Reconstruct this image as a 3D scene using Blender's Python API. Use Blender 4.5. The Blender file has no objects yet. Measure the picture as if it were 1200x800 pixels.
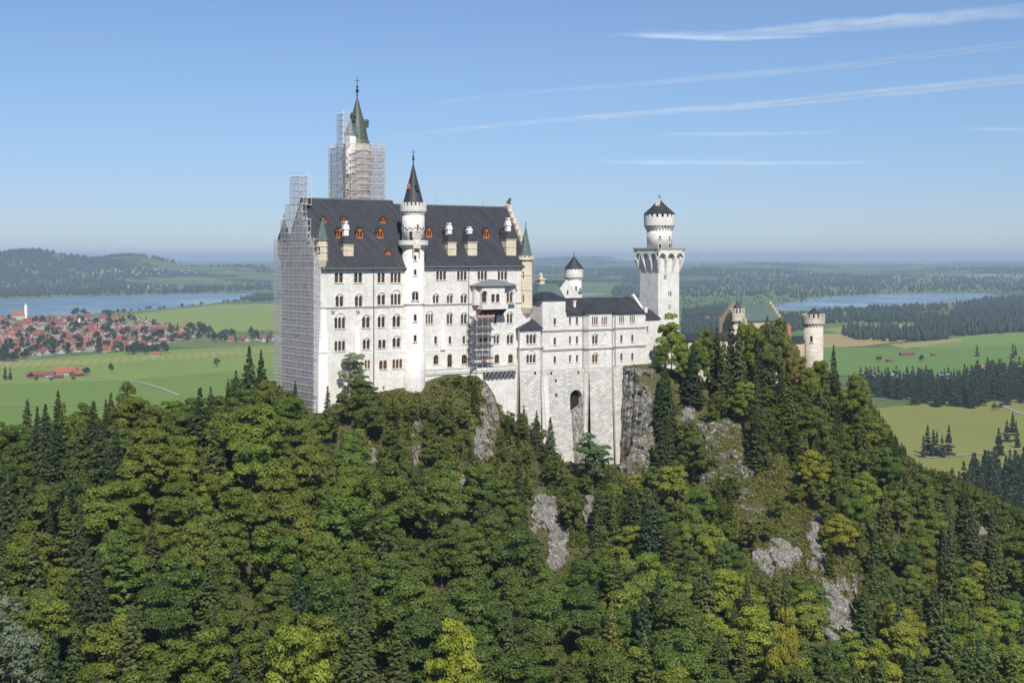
import bpy, math, random
import numpy as np
from mathutils import Vector, Matrix
R = math.radians
SC = bpy.context.scene
COL = SC.collection
random.seed(7)
RNG = np.random.default_rng(11)

# ------------------------------------------------------------------ camera, sky, sun, exposure
FPX, VH = 1600.0, 302.0            # focal length in picture widths of 1200, row of the horizon
cam = bpy.data.cameras.new('camera')
cam.sensor_width = 36.0
cam.lens = FPX / 1200 * 36
cam.shift_y = -(400 - VH) / 1200
cam.clip_start, cam.clip_end = 1.0, 300000
camo = bpy.data.objects.new('camera', cam)
camo.rotation_euler = (R(90), 0, 0)
COL.objects.link(camo)
SC.camera = camo

SUN_AZ, SUN_EL = 166.0, 46.0       # azimuth clockwise from the view direction
world = bpy.data.worlds.new('World')
SC.world = world
world.use_nodes = True
wn = world.node_tree
bg = wn.nodes['Background']
sky = wn.nodes.new('ShaderNodeTexSky')
sky.sky_type = 'NISHITA'
sky.sun_disc = False
sky.sun_elevation = R(SUN_EL)
sky.sun_rotation = R(SUN_AZ)
sky.altitude = 900
sky.air_density = 1.0
sky.dust_density = 0.15
sky.ozone_density = 4.0
# the sky is a little deeper and greyer towards the horizon than the clear-air model
wco = wn.nodes.new('ShaderNodeTexCoord'); wse = wn.nodes.new('ShaderNodeSeparateXYZ'); wra = wn.nodes.new('ShaderNodeValToRGB'); wmu = wn.nodes.new('ShaderNodeMix')
wmu.data_type = 'RGBA'; wmu.blend_type = 'MULTIPLY'; wmu.inputs[0].default_value = 1.0
we = wra.color_ramp.elements
we[0].position = 0.0; we[0].color = (.50, .555, .72, 1)
we[1].position = .30; we[1].color = (.80, .80, .84, 1)
for p_, c_ in ((.045, (.53, .58, .73, 1)), (.11, (.63, .67, .77, 1))):
    e_ = we.new(p_); e_.color = c_
wn.links.new(wco.outputs['Generated'], wse.inputs[0]); wn.links.new(wse.outputs[2], wra.inputs[0])
wn.links.new(sky.outputs[0], wmu.inputs[6]); wn.links.new(wra.outputs[0], wmu.inputs[7])
wn.links.new(wmu.outputs[2], bg.inputs[0])
bg.inputs[1].default_value = 0.10
sun = bpy.data.lights.new('sun', 'SUN')
sun.energy = 4.3
sun.angle = R(0.53)
sun.color = (1.0, 0.955, 0.89)
suno = bpy.data.objects.new('sun', sun)
S = Vector((math.sin(R(SUN_AZ)) * math.cos(R(SUN_EL)), math.cos(R(SUN_AZ)) * math.cos(R(SUN_EL)), math.sin(R(SUN_EL))))
suno.rotation_euler = S.to_track_quat('Z', 'Y').to_euler()
suno.location = (0, -50, 300)
COL.objects.link(suno)
SC.view_settings.view_transform = 'Standard'
SC.view_settings.look = 'None'
SC.view_settings.exposure = 0.42
SC.view_settings.gamma = 1.0
SC.view_settings.use_curve_mapping = False
SC.render.engine = 'CYCLES'
SC.cycles.use_denoising = True
SC.cycles.max_bounces = 6
SC.cycles.diffuse_bounces = 3
SC.cycles.transparent_max_bounces = 24
SC.cycles.volume_bounces = 1

# ------------------------------------------------------------------ helpers
def tag(o, label=None, cat=None, group=None, kind=None):
    if label: o['label'] = label
    if cat: o['category'] = cat
    if group: o['group'] = group
    if kind: o['kind'] = kind
    return o

def px(u, v, Y):                    # a point seen at (u, v) in the 1200 x 800 photograph, Y metres ahead
    return ((u - 600) / FPX * Y, Y, -(v - VH) / FPX * Y)

VZ = -200.0                         # valley floor
def pv(u, v, z=VZ):                 # the point of a level surface seen at (u, v)
    Y = FPX * -z / (v - VH)
    return ((u - 600) / FPX * Y, Y, z)

def proj(p):
    return 600 + FPX * p[0] / p[1], VH - FPX * p[2] / p[1]

class MB:
    def __init__(s): s.v, s.f, s.m = [], [], []
    def add(s, vs, fs, m=0):
        n = len(s.v)
        s.v.extend([tuple(p) for p in vs])
        s.f.extend([tuple(i + n for i in f) for f in fs])
        s.m.extend([m] * len(fs))
    def quad(s, a, b, c, d, m=0): s.add([a, b, c, d], [(0, 1, 2, 3)], m)
    def hexa(s, p, m=0):            # eight corners: bottom ring, top ring
        s.add(p, [(3, 2, 1, 0), (4, 5, 6, 7), (0, 1, 5, 4), (1, 2, 6, 5), (2, 3, 7, 6), (3, 0, 4, 7)], m)
    def fbox(s, F, a0, a1, b0, b1, z0, z1, m=0):
        s.hexa([F(a0, b0, z0), F(a1, b0, z0), F(a1, b1, z0), F(a0, b1, z0), F(a0, b0, z1), F(a1, b0, z1), F(a1, b1, z1), F(a0, b1, z1)], m)
    def prism(s, ring0, ring1, m=0):
        n = len(ring0)
        s.add(list(ring0) + list(ring1), [(i, (i + 1) % n, n + (i + 1) % n, n + i) for i in range(n)] + [tuple(range(n - 1, -1, -1)), tuple(range(n, 2 * n))], m)
    def lathe(s, c, prof, n=24, m=0, rot=0.0):
        vs, fs = [], []
        for r, z in prof:
            for i in range(n):
                t = rot + 2 * math.pi * i / n
                vs.append((c[0] + r * math.cos(t), c[1] + r * math.sin(t), z))
        for k in range(len(prof) - 1):
            for i in range(n):
                j = (i + 1) % n
                fs.append((k * n + i, k * n + j, (k + 1) * n + j, (k + 1) * n + i))
        fs.append(tuple(range(n - 1, -1, -1)))
        fs.append(tuple((len(prof) - 1) * n + i for i in range(n)))
        s.add(vs, fs, m)
    def bar(s, p, q, r, m=0, n=4):
        p, q = Vector(p), Vector(q)
        d = (q - p)
        if d.length < 1e-6: return
        d.normalize()
        x = d.cross(Vector((0, 0, 1)) if abs(d.z) < .9 else Vector((1, 0, 0))).normalized()
        y = d.cross(x)
        ring = lambda c: [c + (x * math.cos(t) + y * math.sin(t)) * r for t in [2 * math.pi * (i + .5) / n for i in range(n)]]
        s.prism(ring(p), ring(q), m)
    def build(s, name, mats, parent=None, smooth=False):
        o0 = ORG.get(parent.name, (0, 0, 0)) if parent else (0, 0, 0)
        me = bpy.data.meshes.new(name)
        me.from_pydata([(x - o0[0], y - o0[1], z - o0[2]) for x, y, z in s.v], [], s.f)
        if not isinstance(mats, (list, tuple)): mats = [mats]
        for m in mats: me.materials.append(m)
        if len(mats) > 1: me.polygons.foreach_set('material_index', s.m)
        if smooth: me.polygons.foreach_set('use_smooth', [True] * len(me.polygons))
        me.update()
        o = bpy.data.objects.new(name, me)
        COL.objects.link(o)
        if parent:
            o.parent = parent
            ORG[o.name] = o0
        return o
ORG = {}

def thing(name, loc, label, cat, group=None):
    o = bpy.data.objects.new(name, None)
    o.empty_display_size = 1
    COL.objects.link(o)
    o.location = loc
    ORG[o.name] = tuple(loc)
    return tag(o, label, cat, group)

def fast_mesh(name, V, Q, mats, tint=None, midx=None):   # numpy quads or tris
    me = bpy.data.meshes.new(name)
    V = np.asarray(V, np.float32); Q = np.asarray(Q, np.int32)
    k = Q.shape[1]
    me.vertices.add(len(V)); me.vertices.foreach_set('co', V.ravel())
    me.loops.add(Q.size); me.loops.foreach_set('vertex_index', Q.ravel())
    me.polygons.add(len(Q)); me.polygons.foreach_set('loop_start', np.arange(0, Q.size, k, dtype=np.int32))
    for m in mats: me.materials.append(m)
    if midx is not None: me.polygons.foreach_set('material_index', np.asarray(midx, np.int32))
    me.update(calc_edges=True)
    if tint is not None:
        at = me.attributes.new('tint', 'FLOAT', 'FACE')
        at.data.foreach_set('value', np.asarray(tint, np.float32))
    return me

def link(name, me, parent=None, loc=None):
    o = bpy.data.objects.new(name, me)
    COL.objects.link(o)
    if parent: o.parent = parent
    if loc is not None: o.location = loc
    return o

def vnoise(x, y, seed=0):
    x, y = np.asarray(x, float), np.asarray(y, float)
    xi, yi = np.floor(x).astype(np.int64), np.floor(y).astype(np.int64)
    fx, fy = x - xi, y - yi
    fx, fy = fx * fx * (3 - 2 * fx), fy * fy * (3 - 2 * fy)
    def h(a, b):
        n = (a * 374761393 + b * 668265263 + seed * 1442695041) & 0xffffffff
        n = ((n ^ (n >> 13)) * 1274126177) & 0xffffffff
        return ((n ^ (n >> 16)) & 0xffff) / 65535.0
    return (h(xi, yi) * (1 - fx) + h(xi + 1, yi) * fx) * (1 - fy) + (h(xi, yi + 1) * (1 - fx) + h(xi + 1, yi + 1) * fx) * fy

def fbm(x, y, seed=0, o=4):
    t, a = 0, .5
    for i in range(o):
        t = t + a * vnoise(x * 2 ** i + 17.3 * i, y * 2 ** i - 9.1 * i, seed + i)
        a *= .5
    return t / (1 - .5 ** o)

# ------------------------------------------------------------------ materials
def mat(name, rough=.8, spec=.3):
    m = bpy.data.materials.new(name)
    m.use_nodes = True
    b = m.node_tree.nodes['Principled BSDF']
    b.inputs['Roughness'].default_value = rough
    b.inputs['Specular IOR Level'].default_value = spec
    return m, m.node_tree, b

class N:
    def __init__(s, t): s.t = t
    def __call__(s, typ, ins=None, **kw):
        n = s.t.nodes.new(typ)
        for k, v in kw.items(): setattr(n, k, v)
        for k, v in (ins or {}).items():
            if hasattr(v, 'is_output') or isinstance(v, bpy.types.NodeSocket): s.t.links.new(v, n.inputs[k])
            else: n.inputs[k].default_value = v
        return n
    def math(s, op, a, b=0.0):
        return s('ShaderNodeMath', {0: a, 1: b}, operation=op).outputs[0]
    def ramp(s, fac, stops):
        n = s('ShaderNodeValToRGB', {0: fac})
        e = n.color_ramp.elements
        while len(e) < len(stops): e.new(.5)
        for i, (p, c) in enumerate(stops):
            e[i].position = p; e[i].color = (*c, 1) if len(c) == 3 else c
        return n.outputs[0]
    def mix(s, fac, a, b, bt='MIX'):
        n = s('ShaderNodeMix', data_type='RGBA', blend_type=bt)
        for k, v in ((0, fac), (6, a), (7, b)):
            if isinstance(v, bpy.types.NodeSocket): s.t.links.new(v, n.inputs[k])
            else: n.inputs[k].default_value = v if k == 0 else (*v, 1)
        return n.outputs[2]
    def noise(s, vec, scale, detail=4, rough=.55):
        return s('ShaderNodeTexNoise', {'Vector': vec, 'Scale': scale, 'Detail': detail, 'Roughness': rough}).outputs[0]

TH = R(35)
def wall_vec(g):                    # (along wall, height) in metres for every upright face of the castle
    pos = g('ShaderNodeNewGeometry').outputs['Position']
    rot = g('ShaderNodeVectorRotate', {'Vector': pos, 'Angle': -TH}, rotation_type='Z_AXIS').outputs[0]
    s = g('ShaderNodeSeparateXYZ', {0: rot})
    return pos, g('ShaderNodeCombineXYZ', {0: g.math('ADD', s.outputs[0], s.outputs[1]), 1: s.outputs[2]}).outputs[0]

def stone(name, c0, c1, joint, bw=1.1, bh=.45, mortar=.02, bump=.15, streak=.35, rough=.85, contrast=.5):
    m, t, b = mat(name, rough, .2)
    g = N(t)
    pos, wv = wall_vec(g)
    wv2 = g('ShaderNodeVectorMath', {0: wv, 1: g('ShaderNodeVectorMath', {0: g('ShaderNodeTexNoise', {'Vector': pos, 'Scale': .6}).outputs[1], 1: (.25, .12, 0)}, operation='MULTIPLY').outputs[0]}, operation='ADD').outputs[0]
    br = g('ShaderNodeTexBrick', {'Vector': wv2, 'Scale': 1.0, 'Brick Width': bw, 'Row Height': bh, 'Mortar Size': mortar, 'Mortar Smooth': .4,
                                  'Color1': (0, 0, 0, 1), 'Color2': (1, 1, 1, 1), 'Mortar': (.5, .5, .5, 1)})
    n1 = g.noise(pos, .22, 6, .65)
    col = g.mix(g.ramp(n1, [(.3, (0, 0, 0)), (.7, (1, 1, 1))]), c0, c1)
    col = g.mix(contrast, col, g.mix(1.0, col, g.ramp(br.outputs['Color'], [(0, (.72, .72, .72)), (1, (1.12, 1.1, 1.06))]), 'MULTIPLY'))
    mp = g('ShaderNodeMapping', {'Vector': wv, 'Scale': (1.3, .07, 1)})
    st = g.ramp(g.noise(mp.outputs[0], 1.0, 5, .7), [(.52, (0, 0, 0)), (.78, (1, 1, 1))])
    col = g.mix(g.math('MULTIPLY', st, streak), col, tuple(x * .54 for x in c0))
    col = g.mix(br.outputs['Fac'], col, joint)
    t.links.new(col, b.inputs['Base Color'])
    hgt = g.math('ADD', g.math('MULTIPLY', br.outputs['Fac'], -1.0), g.noise(pos, 2.5, 4))
    t.links.new(g('ShaderNodeBump', {'Strength': bump, 'Distance': .2, 'Height': hgt}).outputs[0], b.inputs['Normal'])
    return m

def plain(name, c, rough=.6, spec=.3, var=.25, scale=1.5, metal=0.0):
    m, t, b = mat(name, rough, spec)
    g = N(t)
    pos = g('ShaderNodeNewGeometry').outputs['Position']
    n = g.noise(pos, scale, 4)
    t.links.new(g.mix(n, tuple(x * (1 - var) for x in c), tuple(min(1, x * (1 + var)) for x in c)), b.inputs['Base Color'])
    b.inputs['Metallic'].default_value = metal
    return m

def roofing(name, c0, c1, pale, rough=.55, streak=.4):
    m, t, b = mat(name, rough, .4)
    g = N(t)
    pos, wv = wall_vec(g)
    n1 = g.noise(pos, .35, 5, .6)
    mp = g('ShaderNodeMapping', {'Vector': wv, 'Scale': (1.0, .08, 1)})
    st = g.ramp(g.noise(mp.outputs[0], 1.1, 5, .7), [(.5, (0, 0, 0)), (.8, (1, 1, 1))])
    col = g.mix(n1, c0, c1)
    col = g.mix(g.math('MULTIPLY', st, streak), col, pale)
    br = g('ShaderNodeTexBrick', {'Vector': wv, 'Scale': 1.0, 'Brick Width': .7, 'Row Height': .42, 'Mortar Size': .02, 'Color1': (.8, .8, .8, 1), 'Color2': (1.15, 1.15, 1.15, 1), 'Mortar': (.55, .55, .55, 1)})
    col = g.mix(.8, col, g.mix(1.0, col, br.outputs['Color'], 'MULTIPLY'))
    t.links.new(col, b.inputs['Base Color'])
    t.links.new(g('ShaderNodeBump', {'Strength': .25, 'Distance': .08, 'Height': br.outputs['Color']}).outputs[0], b.inputs['Normal'])
    return m

M = {}
M['lime'] = stone('limestone_wall', (.61, .585, .54), (.77, .745, .70), (.50, .475, .435), contrast=.5, streak=.6)
M['cream'] = stone('cream_sandstone', (.58, .50, .37), (.68, .60, .47), (.45, .39, .3), contrast=.4)
M['gate'] = stone('yellow_gate_stone', (.44, .35, .23), (.56, .47, .33), (.38, .3, .2), contrast=.6)
M['gate_pale'] = stone('beige_gate_stone', (.46, .41, .33), (.60, .55, .46), (.34, .31, .26), bw=1.3, bh=.6, contrast=.7, streak=.5)
M['brick'] = stone('red_brick_wall', (.36, .12, .06), (.45, .2, .1), (.4, .3, .25), bw=.5, bh=.2, contrast=.7)
M['ashlar'] = stone('rough_ashlar', (.55, .525, .48), (.74, .71, .66), (.36, .34, .31), bw=1.7, bh=.75, mortar=.05, bump=.9, streak=.45, contrast=.8)
M['slate'] = roofing('slate_roof', (.018, .019, .025), (.042, .044, .052), (.12, .118, .12), streak=.6)
M['copper'] = roofing('green_copper_roof', (.065, .105, .095), (.12, .17, .15), (.05, .055, .05), rough=.5, streak=.7)
M['copper_dark'] = roofing('dull_copper_roof', (.055, .066, .054), (.09, .105, .085), (.12, .17, .14), rough=.5, streak=.6)
M['lead'] = plain('lead_grey', (.16, .16, .165), .5)
M['trim'] = plain('string_course_grey', (.33, .31, .29), .8)
M['white'] = plain('white_render', (.74, .72, .68), .85, var=.08)
M['orange'] = plain('orange_dormer_wood', (.50, .15, .035), .7, var=.3)
M['brown'] = plain('brown_window_wood', (.16, .085, .045), .7)
M['gold'] = plain('finial_metal', (.10, .09, .06), .4, .5, metal=.6)
M['steel'] = plain('scaffold_tube_steel', (.60, .585, .58), .45, .5)
M['board'] = plain('scaffold_board', (.60, .55, .50), .85)
M['darkboard'] = plain('dark_deck_board', (.10, .075, .06), .85)
M['redrail'] = plain('red_rail', (.52, .30, .24), .6)
M['bronze'] = plain('green_bronze', (.10, .15, .115), .5, .4)
M['dark'] = plain('dark_interior', (.02, .019, .018), .9)
m, t, b = mat('window_glass', .12, .5)
g = N(t)
pos = g('ShaderNodeNewGeometry').outputs['Position']
t.links.new(g.ramp(g.noise(pos, .8, 2), [(.35, (.012, .012, .014)), (.7, (.045, .036, .028))]), b.inputs['Base Color'])
M['glass'] = m

def net_mat(nm='scaffold_netting', c=1.0, a0=.36, a1=.60):
    m = bpy.data.materials.new(nm)
    m.use_nodes = True
    t = m.node_tree; t.nodes.clear(); g = N(t)
    pos, wv = wall_vec(g)
    out = g('ShaderNodeOutputMaterial')
    n = g.noise(g('ShaderNodeMapping', {'Vector': wv, 'Scale': (.5, .25, 1)}).outputs[0], 1.0, 5, .65)
    col = g.ramp(n, [(.3, (.70 * c, .68 * c, .69 * c)), (.7, (.90 * c, .88 * c * c ** .15, .89 * c * c ** .3))])
    dif = g('ShaderNodeBsdfDiffuse', {0: col}); trl = g('ShaderNodeBsdfTranslucent', {0: col})
    sh = g('ShaderNodeMixShader', {0: .42, 1: dif.outputs[0], 2: trl.outputs[0]})
    al = g('ShaderNodeMapRange', {0: n, 1: .25, 2: .75, 3: a0, 4: a1})
    mx = g('ShaderNodeMixShader', {0: al.outputs[0], 1: g('ShaderNodeBsdfTransparent').outputs[0], 2: sh.outputs[0]})
    t.links.new(mx.outputs[0], out.inputs[0])
    return m
M['net'] = net_mat()
M['net_thin'] = net_mat('thin_scaffold_netting', .78, .26, .48)

def leaf_mat(name, trans=.3):
    m = bpy.data.materials.new(name)
    m.use_nodes = True
    t = m.node_tree; t.nodes.clear(); g = N(t)
    out = g('ShaderNodeOutputMaterial')
    oi = g('ShaderNodeObjectInfo')
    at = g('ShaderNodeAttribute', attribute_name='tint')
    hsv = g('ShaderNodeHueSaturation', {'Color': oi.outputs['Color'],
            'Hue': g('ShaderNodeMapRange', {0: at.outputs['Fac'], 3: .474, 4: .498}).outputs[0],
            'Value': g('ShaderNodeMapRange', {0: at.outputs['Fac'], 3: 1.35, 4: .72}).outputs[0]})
    pb = g('ShaderNodeBsdfPrincipled', {'Base Color': hsv.outputs[0], 'Roughness': .55, 'Specular IOR Level': .25})
    tr = g('ShaderNodeBsdfTranslucent', {0: g.mix(1.0, hsv.outputs[0], (1.5, 1.35, .55), 'MULTIPLY')})
    mx = g('ShaderNodeMixShader', {0: trans, 1: pb.outputs[0], 2: tr.outputs[0]})
    t.links.new(mx.outputs[0], out.inputs[0])
    return m
M['leaf'] = leaf_mat('broad_leaves', .32)
M['needle'] = leaf_mat('conifer_needles', .15)
M['bark'] = plain('bark', (.10, .08, .06), .9)

def rock_nodes(g, pos):
    mp = g('ShaderNodeMapping', {'Vector': pos, 'Scale': (1, 1, .45)}).outputs[0]
    n1 = g.noise(mp, .35, 8, .7)
    n2 = g.noise(mp, 1.6, 6, .7)
    col = g.mix(g.ramp(n1, [(.35, (0, 0, 0)), (.65, (1, 1, 1))]), (.15, .148, .143), (.40, .388, .365))
    col = g.mix(g.ramp(n2, [(.46, (1, 1, 1)), (.60, (0, 0, 0))]), col, (.11, .106, .098))
    return col, g.math('ADD', n1, g.math('MULTIPLY', n2, .6))
def rock_mat(name, tint=(1, 1, 1), green=.35):
    m, t, b = mat(name, .9, .15)
    g = N(t)
    geo = g('ShaderNodeNewGeometry')
    pos = geo.outputs['Position']
    col, h = rock_nodes(g, pos)
    col = g.mix(1.0, col, tint, 'MULTIPLY')
    nz = g('ShaderNodeSeparateXYZ', {0: geo.outputs['Normal']}).outputs[2]
    n3 = g.noise(pos, .5, 5, .7)
    gm = g.ramp(g.math('ADD', nz, g.math('MULTIPLY', n3, .6)), [(1.0 - green, (0, 0, 0)), (1.12 - green, (1, 1, 1))])
    col = g.mix(gm, col, g.mix(n3, (.045, .06, .018), (.12, .105, .045)))
    t.links.new(col, b.inputs['Base Color'])
    t.links.new(g('ShaderNodeBump', {'Strength': .8, 'Distance': .8, 'Height': h}).outputs[0], b.inputs['Normal'])
    return m
M['rock'] = rock_mat('pale_limestone_rock', (1.25, 1.22, 1.16), -.06)
M['rock_grey'] = rock_mat('grey_cliff_rock', (1.3, 1.27, 1.22), .16)
M['hill'] = rock_mat('wooded_hill_ground', (.75, .68, .56), .38)

# ------------------------------------------------------------------ castle frame: a along the palace front, b into the building
A0X, A0Y = (373 - 600) / FPX * 400, 400.0
CT, ST = math.cos(TH), math.sin(TH)
def F(a, b, z): return (A0X + CT * a - ST * b, A0Y + ST * a + CT * b, z)
def A(u, b=0.0):                    # position along the front of what is seen at column u
    k = (u - 600) / FPX
    return (k * (A0Y + CT * b) - (A0X - ST * b)) / (CT - k * ST)
def Z(v, u, b=0.0):                 # height of what is seen at (u, v) on the upright plane b
    return -(v - VH) / FPX * (A0Y + ST * A(u, b) + CT * b)

# ------------------------------------------------------------------ the hill the castle stands on
gp = []
def G(u, v, Y): gp.append(px(u, v, Y))
for u, v, Y in [(-150,600,390),(-150,670,330),(0,560,385),(0,655,325),(0,800,270),(75,545,388),(150,535,390),(150,625,330),(150,800,270),
        (230,515,392),(300,492,396),(300,585,340),(300,780,275),(345,488,396),(375,492,396),(440,465,404),(480,461,412),(505,446,419),(535,440,422),(560,441,428),
        (440,545,385),(500,535,390),(560,520,407),(590,482,432),(578,500,424),
        (440,640,340),(520,650,345),(440,830,270),(560,830,270),(620,505,437),(650,545,440),(690,556,442),(720,552,446),
        (610,600,402),(645,620,405),(660,690,372),(680,690,378),(620,770,320),(660,860,285),(727,552,448),(770,545,450),
        (800,480,458),(790,432,472),(850,474,468),(900,466,492),(940,466,492),(990,490,482),
        (745,433,457),(765,433,462),(750,490,453),(860,525,438),(880,610,402),(930,630,392),(965,650,388),(990,745,350),(900,725,360),(800,610,418),(780,705,370),(800,835,300),
        (1000,560,445),(1050,595,440),(1100,645,432),(1200,700,420),(1350,765,420),(1050,765,372),(1150,805,352),(1000,870,310),(1200,905,310)]:
    G(u, v, Y)
for a, b, z in [(10,12,-40),(31,8,-39),(50,12,-39),(70,12,-40),(40,36,-46),(70,36,-46),(0,30,-48),(100,14,-42),(125,14,-42),(140,4,-42),(155,10,-46),(175,8,-49),
        (0,70,-110),(60,80,-120),(120,80,-122),(200,70,-130),(-25,30,-62),(-60,60,-100),(230,20,-75),(260,20,-105),(205,40,-80)]:
    gp.append(F(a, b, z))
gp += [(x, y, z) for x, y, z in [(-180,440,-92),(-110,450,-84),(-90,440,-66),(-260,420,-110),(-300,300,-120),(-130,180,-106),(0,180,-112),(120,180,-122),(240,200,-128),(300,320,-120),
        (380,450,-150),(300,520,-150),(230,540,-125),(150,575,-110),(-300,520,-170),(-150,540,-150),(0,560,-140),(-200,640,-206),(0,660,-206),(200,680,-206),(400,680,-206),(420,560,-190),
        (-380,400,-150),(-380,640,-206),(460,640,-206),(460,420,-165),(460,200,-150),(-380,200,-140),(0,90,-118),(-250,90,-125),(250,90,-135)]]
gp = np.array(gp)
def rbf_fit(P):
    d = np.hypot(P[:, None, 0] - P[None, :, 0], P[:, None, 1] - P[None, :, 1])
    n = len(P)
    K = np.zeros((n + 3, n + 3))
    K[:n, :n] = d - np.eye(n) * 2.0
    K[:n, n] = 1; K[:n, n + 1:] = P[:, :2]; K[n:, :n] = K[:n, n:].T
    return np.linalg.solve(K, np.r_[P[:, 2], 0, 0, 0])
W_ = rbf_fit(gp)
def ground0(x, y):
    x, y = np.asarray(x, float), np.asarray(y, float)
    r = np.full(x.shape, W_[-3]) + W_[-2] * x + W_[-1] * y
    for (gx, gy, _), w in zip(gp, W_[:-3]): r = r + w * np.hypot(x - gx, y - gy)
    return r
HX0, HX1, HY0, HY1, HS = -380.0, 460.0, 90.0, 680.0, 1.75
hx = np.arange(HX0, HX1 + .1, HS); hy = np.arange(HY0, HY1 + .1, HS)
GX, GY = np.meshgrid(hx, hy)
GZ = ground0(GX, GY)
gy_, gx_ = np.gradient(GZ, HS)
steep = np.clip((np.hypot(gx_, gy_) - .45) / .8, 0, 1)
ridge = 1 - np.abs(2 * fbm(GX / 14, GY / 14 + GZ / 9, 5, 5) - 1)
GZ = GZ + (ridge - .6) * (1.2 + 7 * steep) + (fbm(GX / 4, GY / 4 + GZ / 3, 9, 3) - .5) * (.8 + 3 * steep)
GZ = np.maximum(GZ, -206)
# level the ground under the buildings
ca = CT * (GX - A0X) + ST * (GY - A0Y); cb = -ST * (GX - A0X) + CT * (GY - A0Y)
under = (ca > 2) & (ca < 74) & (cb > 1.5) & (cb < 40)
GZ = np.where(under, np.minimum(GZ, -41), GZ)
under2 = (ca > 74) & (ca < 136) & (cb > 1.5) & (cb < 25)
GZ = np.where(under2, np.minimum(GZ, -44), GZ)
# the ground lies low along the foot of the bower's stone base, but for a tongue of rock under its vault
cap = np.interp(ca, [A(u_) for u_ in (572, 606, 640, 690, 720, 726)], [Z(480, 572), Z(502, 606), Z(540, 640), Z(556, 690), Z(552, 720), Z(500, 726)]) + np.maximum(0, -7 - cb) * .85
foot = (ca > A(572)) & (ca < A(725)) & (cb > -14) & (cb < 14)
GZ = np.where(foot, np.minimum(GZ, cap), GZ)
def ground(x, y):
    i = np.clip((np.asarray(x) - HX0) / HS, 0, len(hx) - 1.001); j = np.clip((np.asarray(y) - HY0) / HS, 0, len(hy) - 1.001)
    i0, j0 = i.astype(int), j.astype(int); fi, fj = i - i0, j - j0
    return (GZ[j0, i0] * (1 - fi) + GZ[j0, i0 + 1] * fi) * (1 - fj) + (GZ[j0 + 1, i0] * (1 - fi) + GZ[j0 + 1, i0 + 1] * fi) * fj
def slope_at(x, y, e=3.0):
    return np.hypot(ground(x + e, y) - ground(x - e, y), ground(x, y + e) - ground(x, y - e)) / (2 * e)
def grid_quads(nr, nc):
    k = np.arange(nr * nc).reshape(nr, nc)
    return np.stack([k[:-1, :-1], k[:-1, 1:], k[1:, 1:], k[1:, :-1]], -1).reshape(-1, 4)
me = fast_mesh('hill', np.stack([GX, GY, GZ], -1).reshape(-1, 3), grid_quads(len(hy), len(hx)), [M['hill']])
me.polygons.foreach_set('use_smooth', [True] * len(me.polygons))
tag(link('hill', me), kind='structure')

# ------------------------------------------------------------------ the valley and the far country, one sheet to the horizon
def relief(x, y):
    z = np.full(np.shape(x), VZ)
    t = x / np.maximum(y, 1)
    far = np.clip((y - 7600) / 3500, 0, 1)
    left = np.clip((.16 - t) / .22, 0, 1)
    roll = fbm(x / 1500, y / 2600, 21, 4)
    z = z + far * (25 + 105 * roll * np.clip((y - 6500) / 9000, .25, 1.1))
    def hump(u, Y, su, sy, h):
        return h * np.exp(-((x - (u - 600) / FPX * Y) / (su / FPX * Y)) ** 2 - ((y - Y) / sy) ** 2)
    z = z + hump(28, 10500, 42, 1500, 150) + hump(-50, 10300, 50, 1500, 105) + hump(152, 11200, 42, 1300, 135) + hump(95, 11500, 70, 1500, 60) + hump(260, 12000, 60, 1500, 55)
    z = z + hump(690, 24000, 55, 4000, 110) + hump(600, 26000, 60, 4000, 60) + hump(900, 17000, 90, 2500, 30) + hump(1150, 15000, 90, 2500, 45)
    z = z + np.clip((y - 20000) / 30000, 0, 1) * 20 * fbm(x / 5000, y / 7000, 41, 3)
    return z
Yr = np.concatenate([np.linspace(-600, 1000, 8), np.geomspace(1100, 66000, 330)])
tc = np.linspace(-1, 1, 420)
VXX = tc[None, :] * np.maximum(1500, .62 * Yr)[:, None]
VYY = np.repeat(Yr[:, None], len(tc), 1)
VZZ = relief(VXX, VYY)

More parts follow.
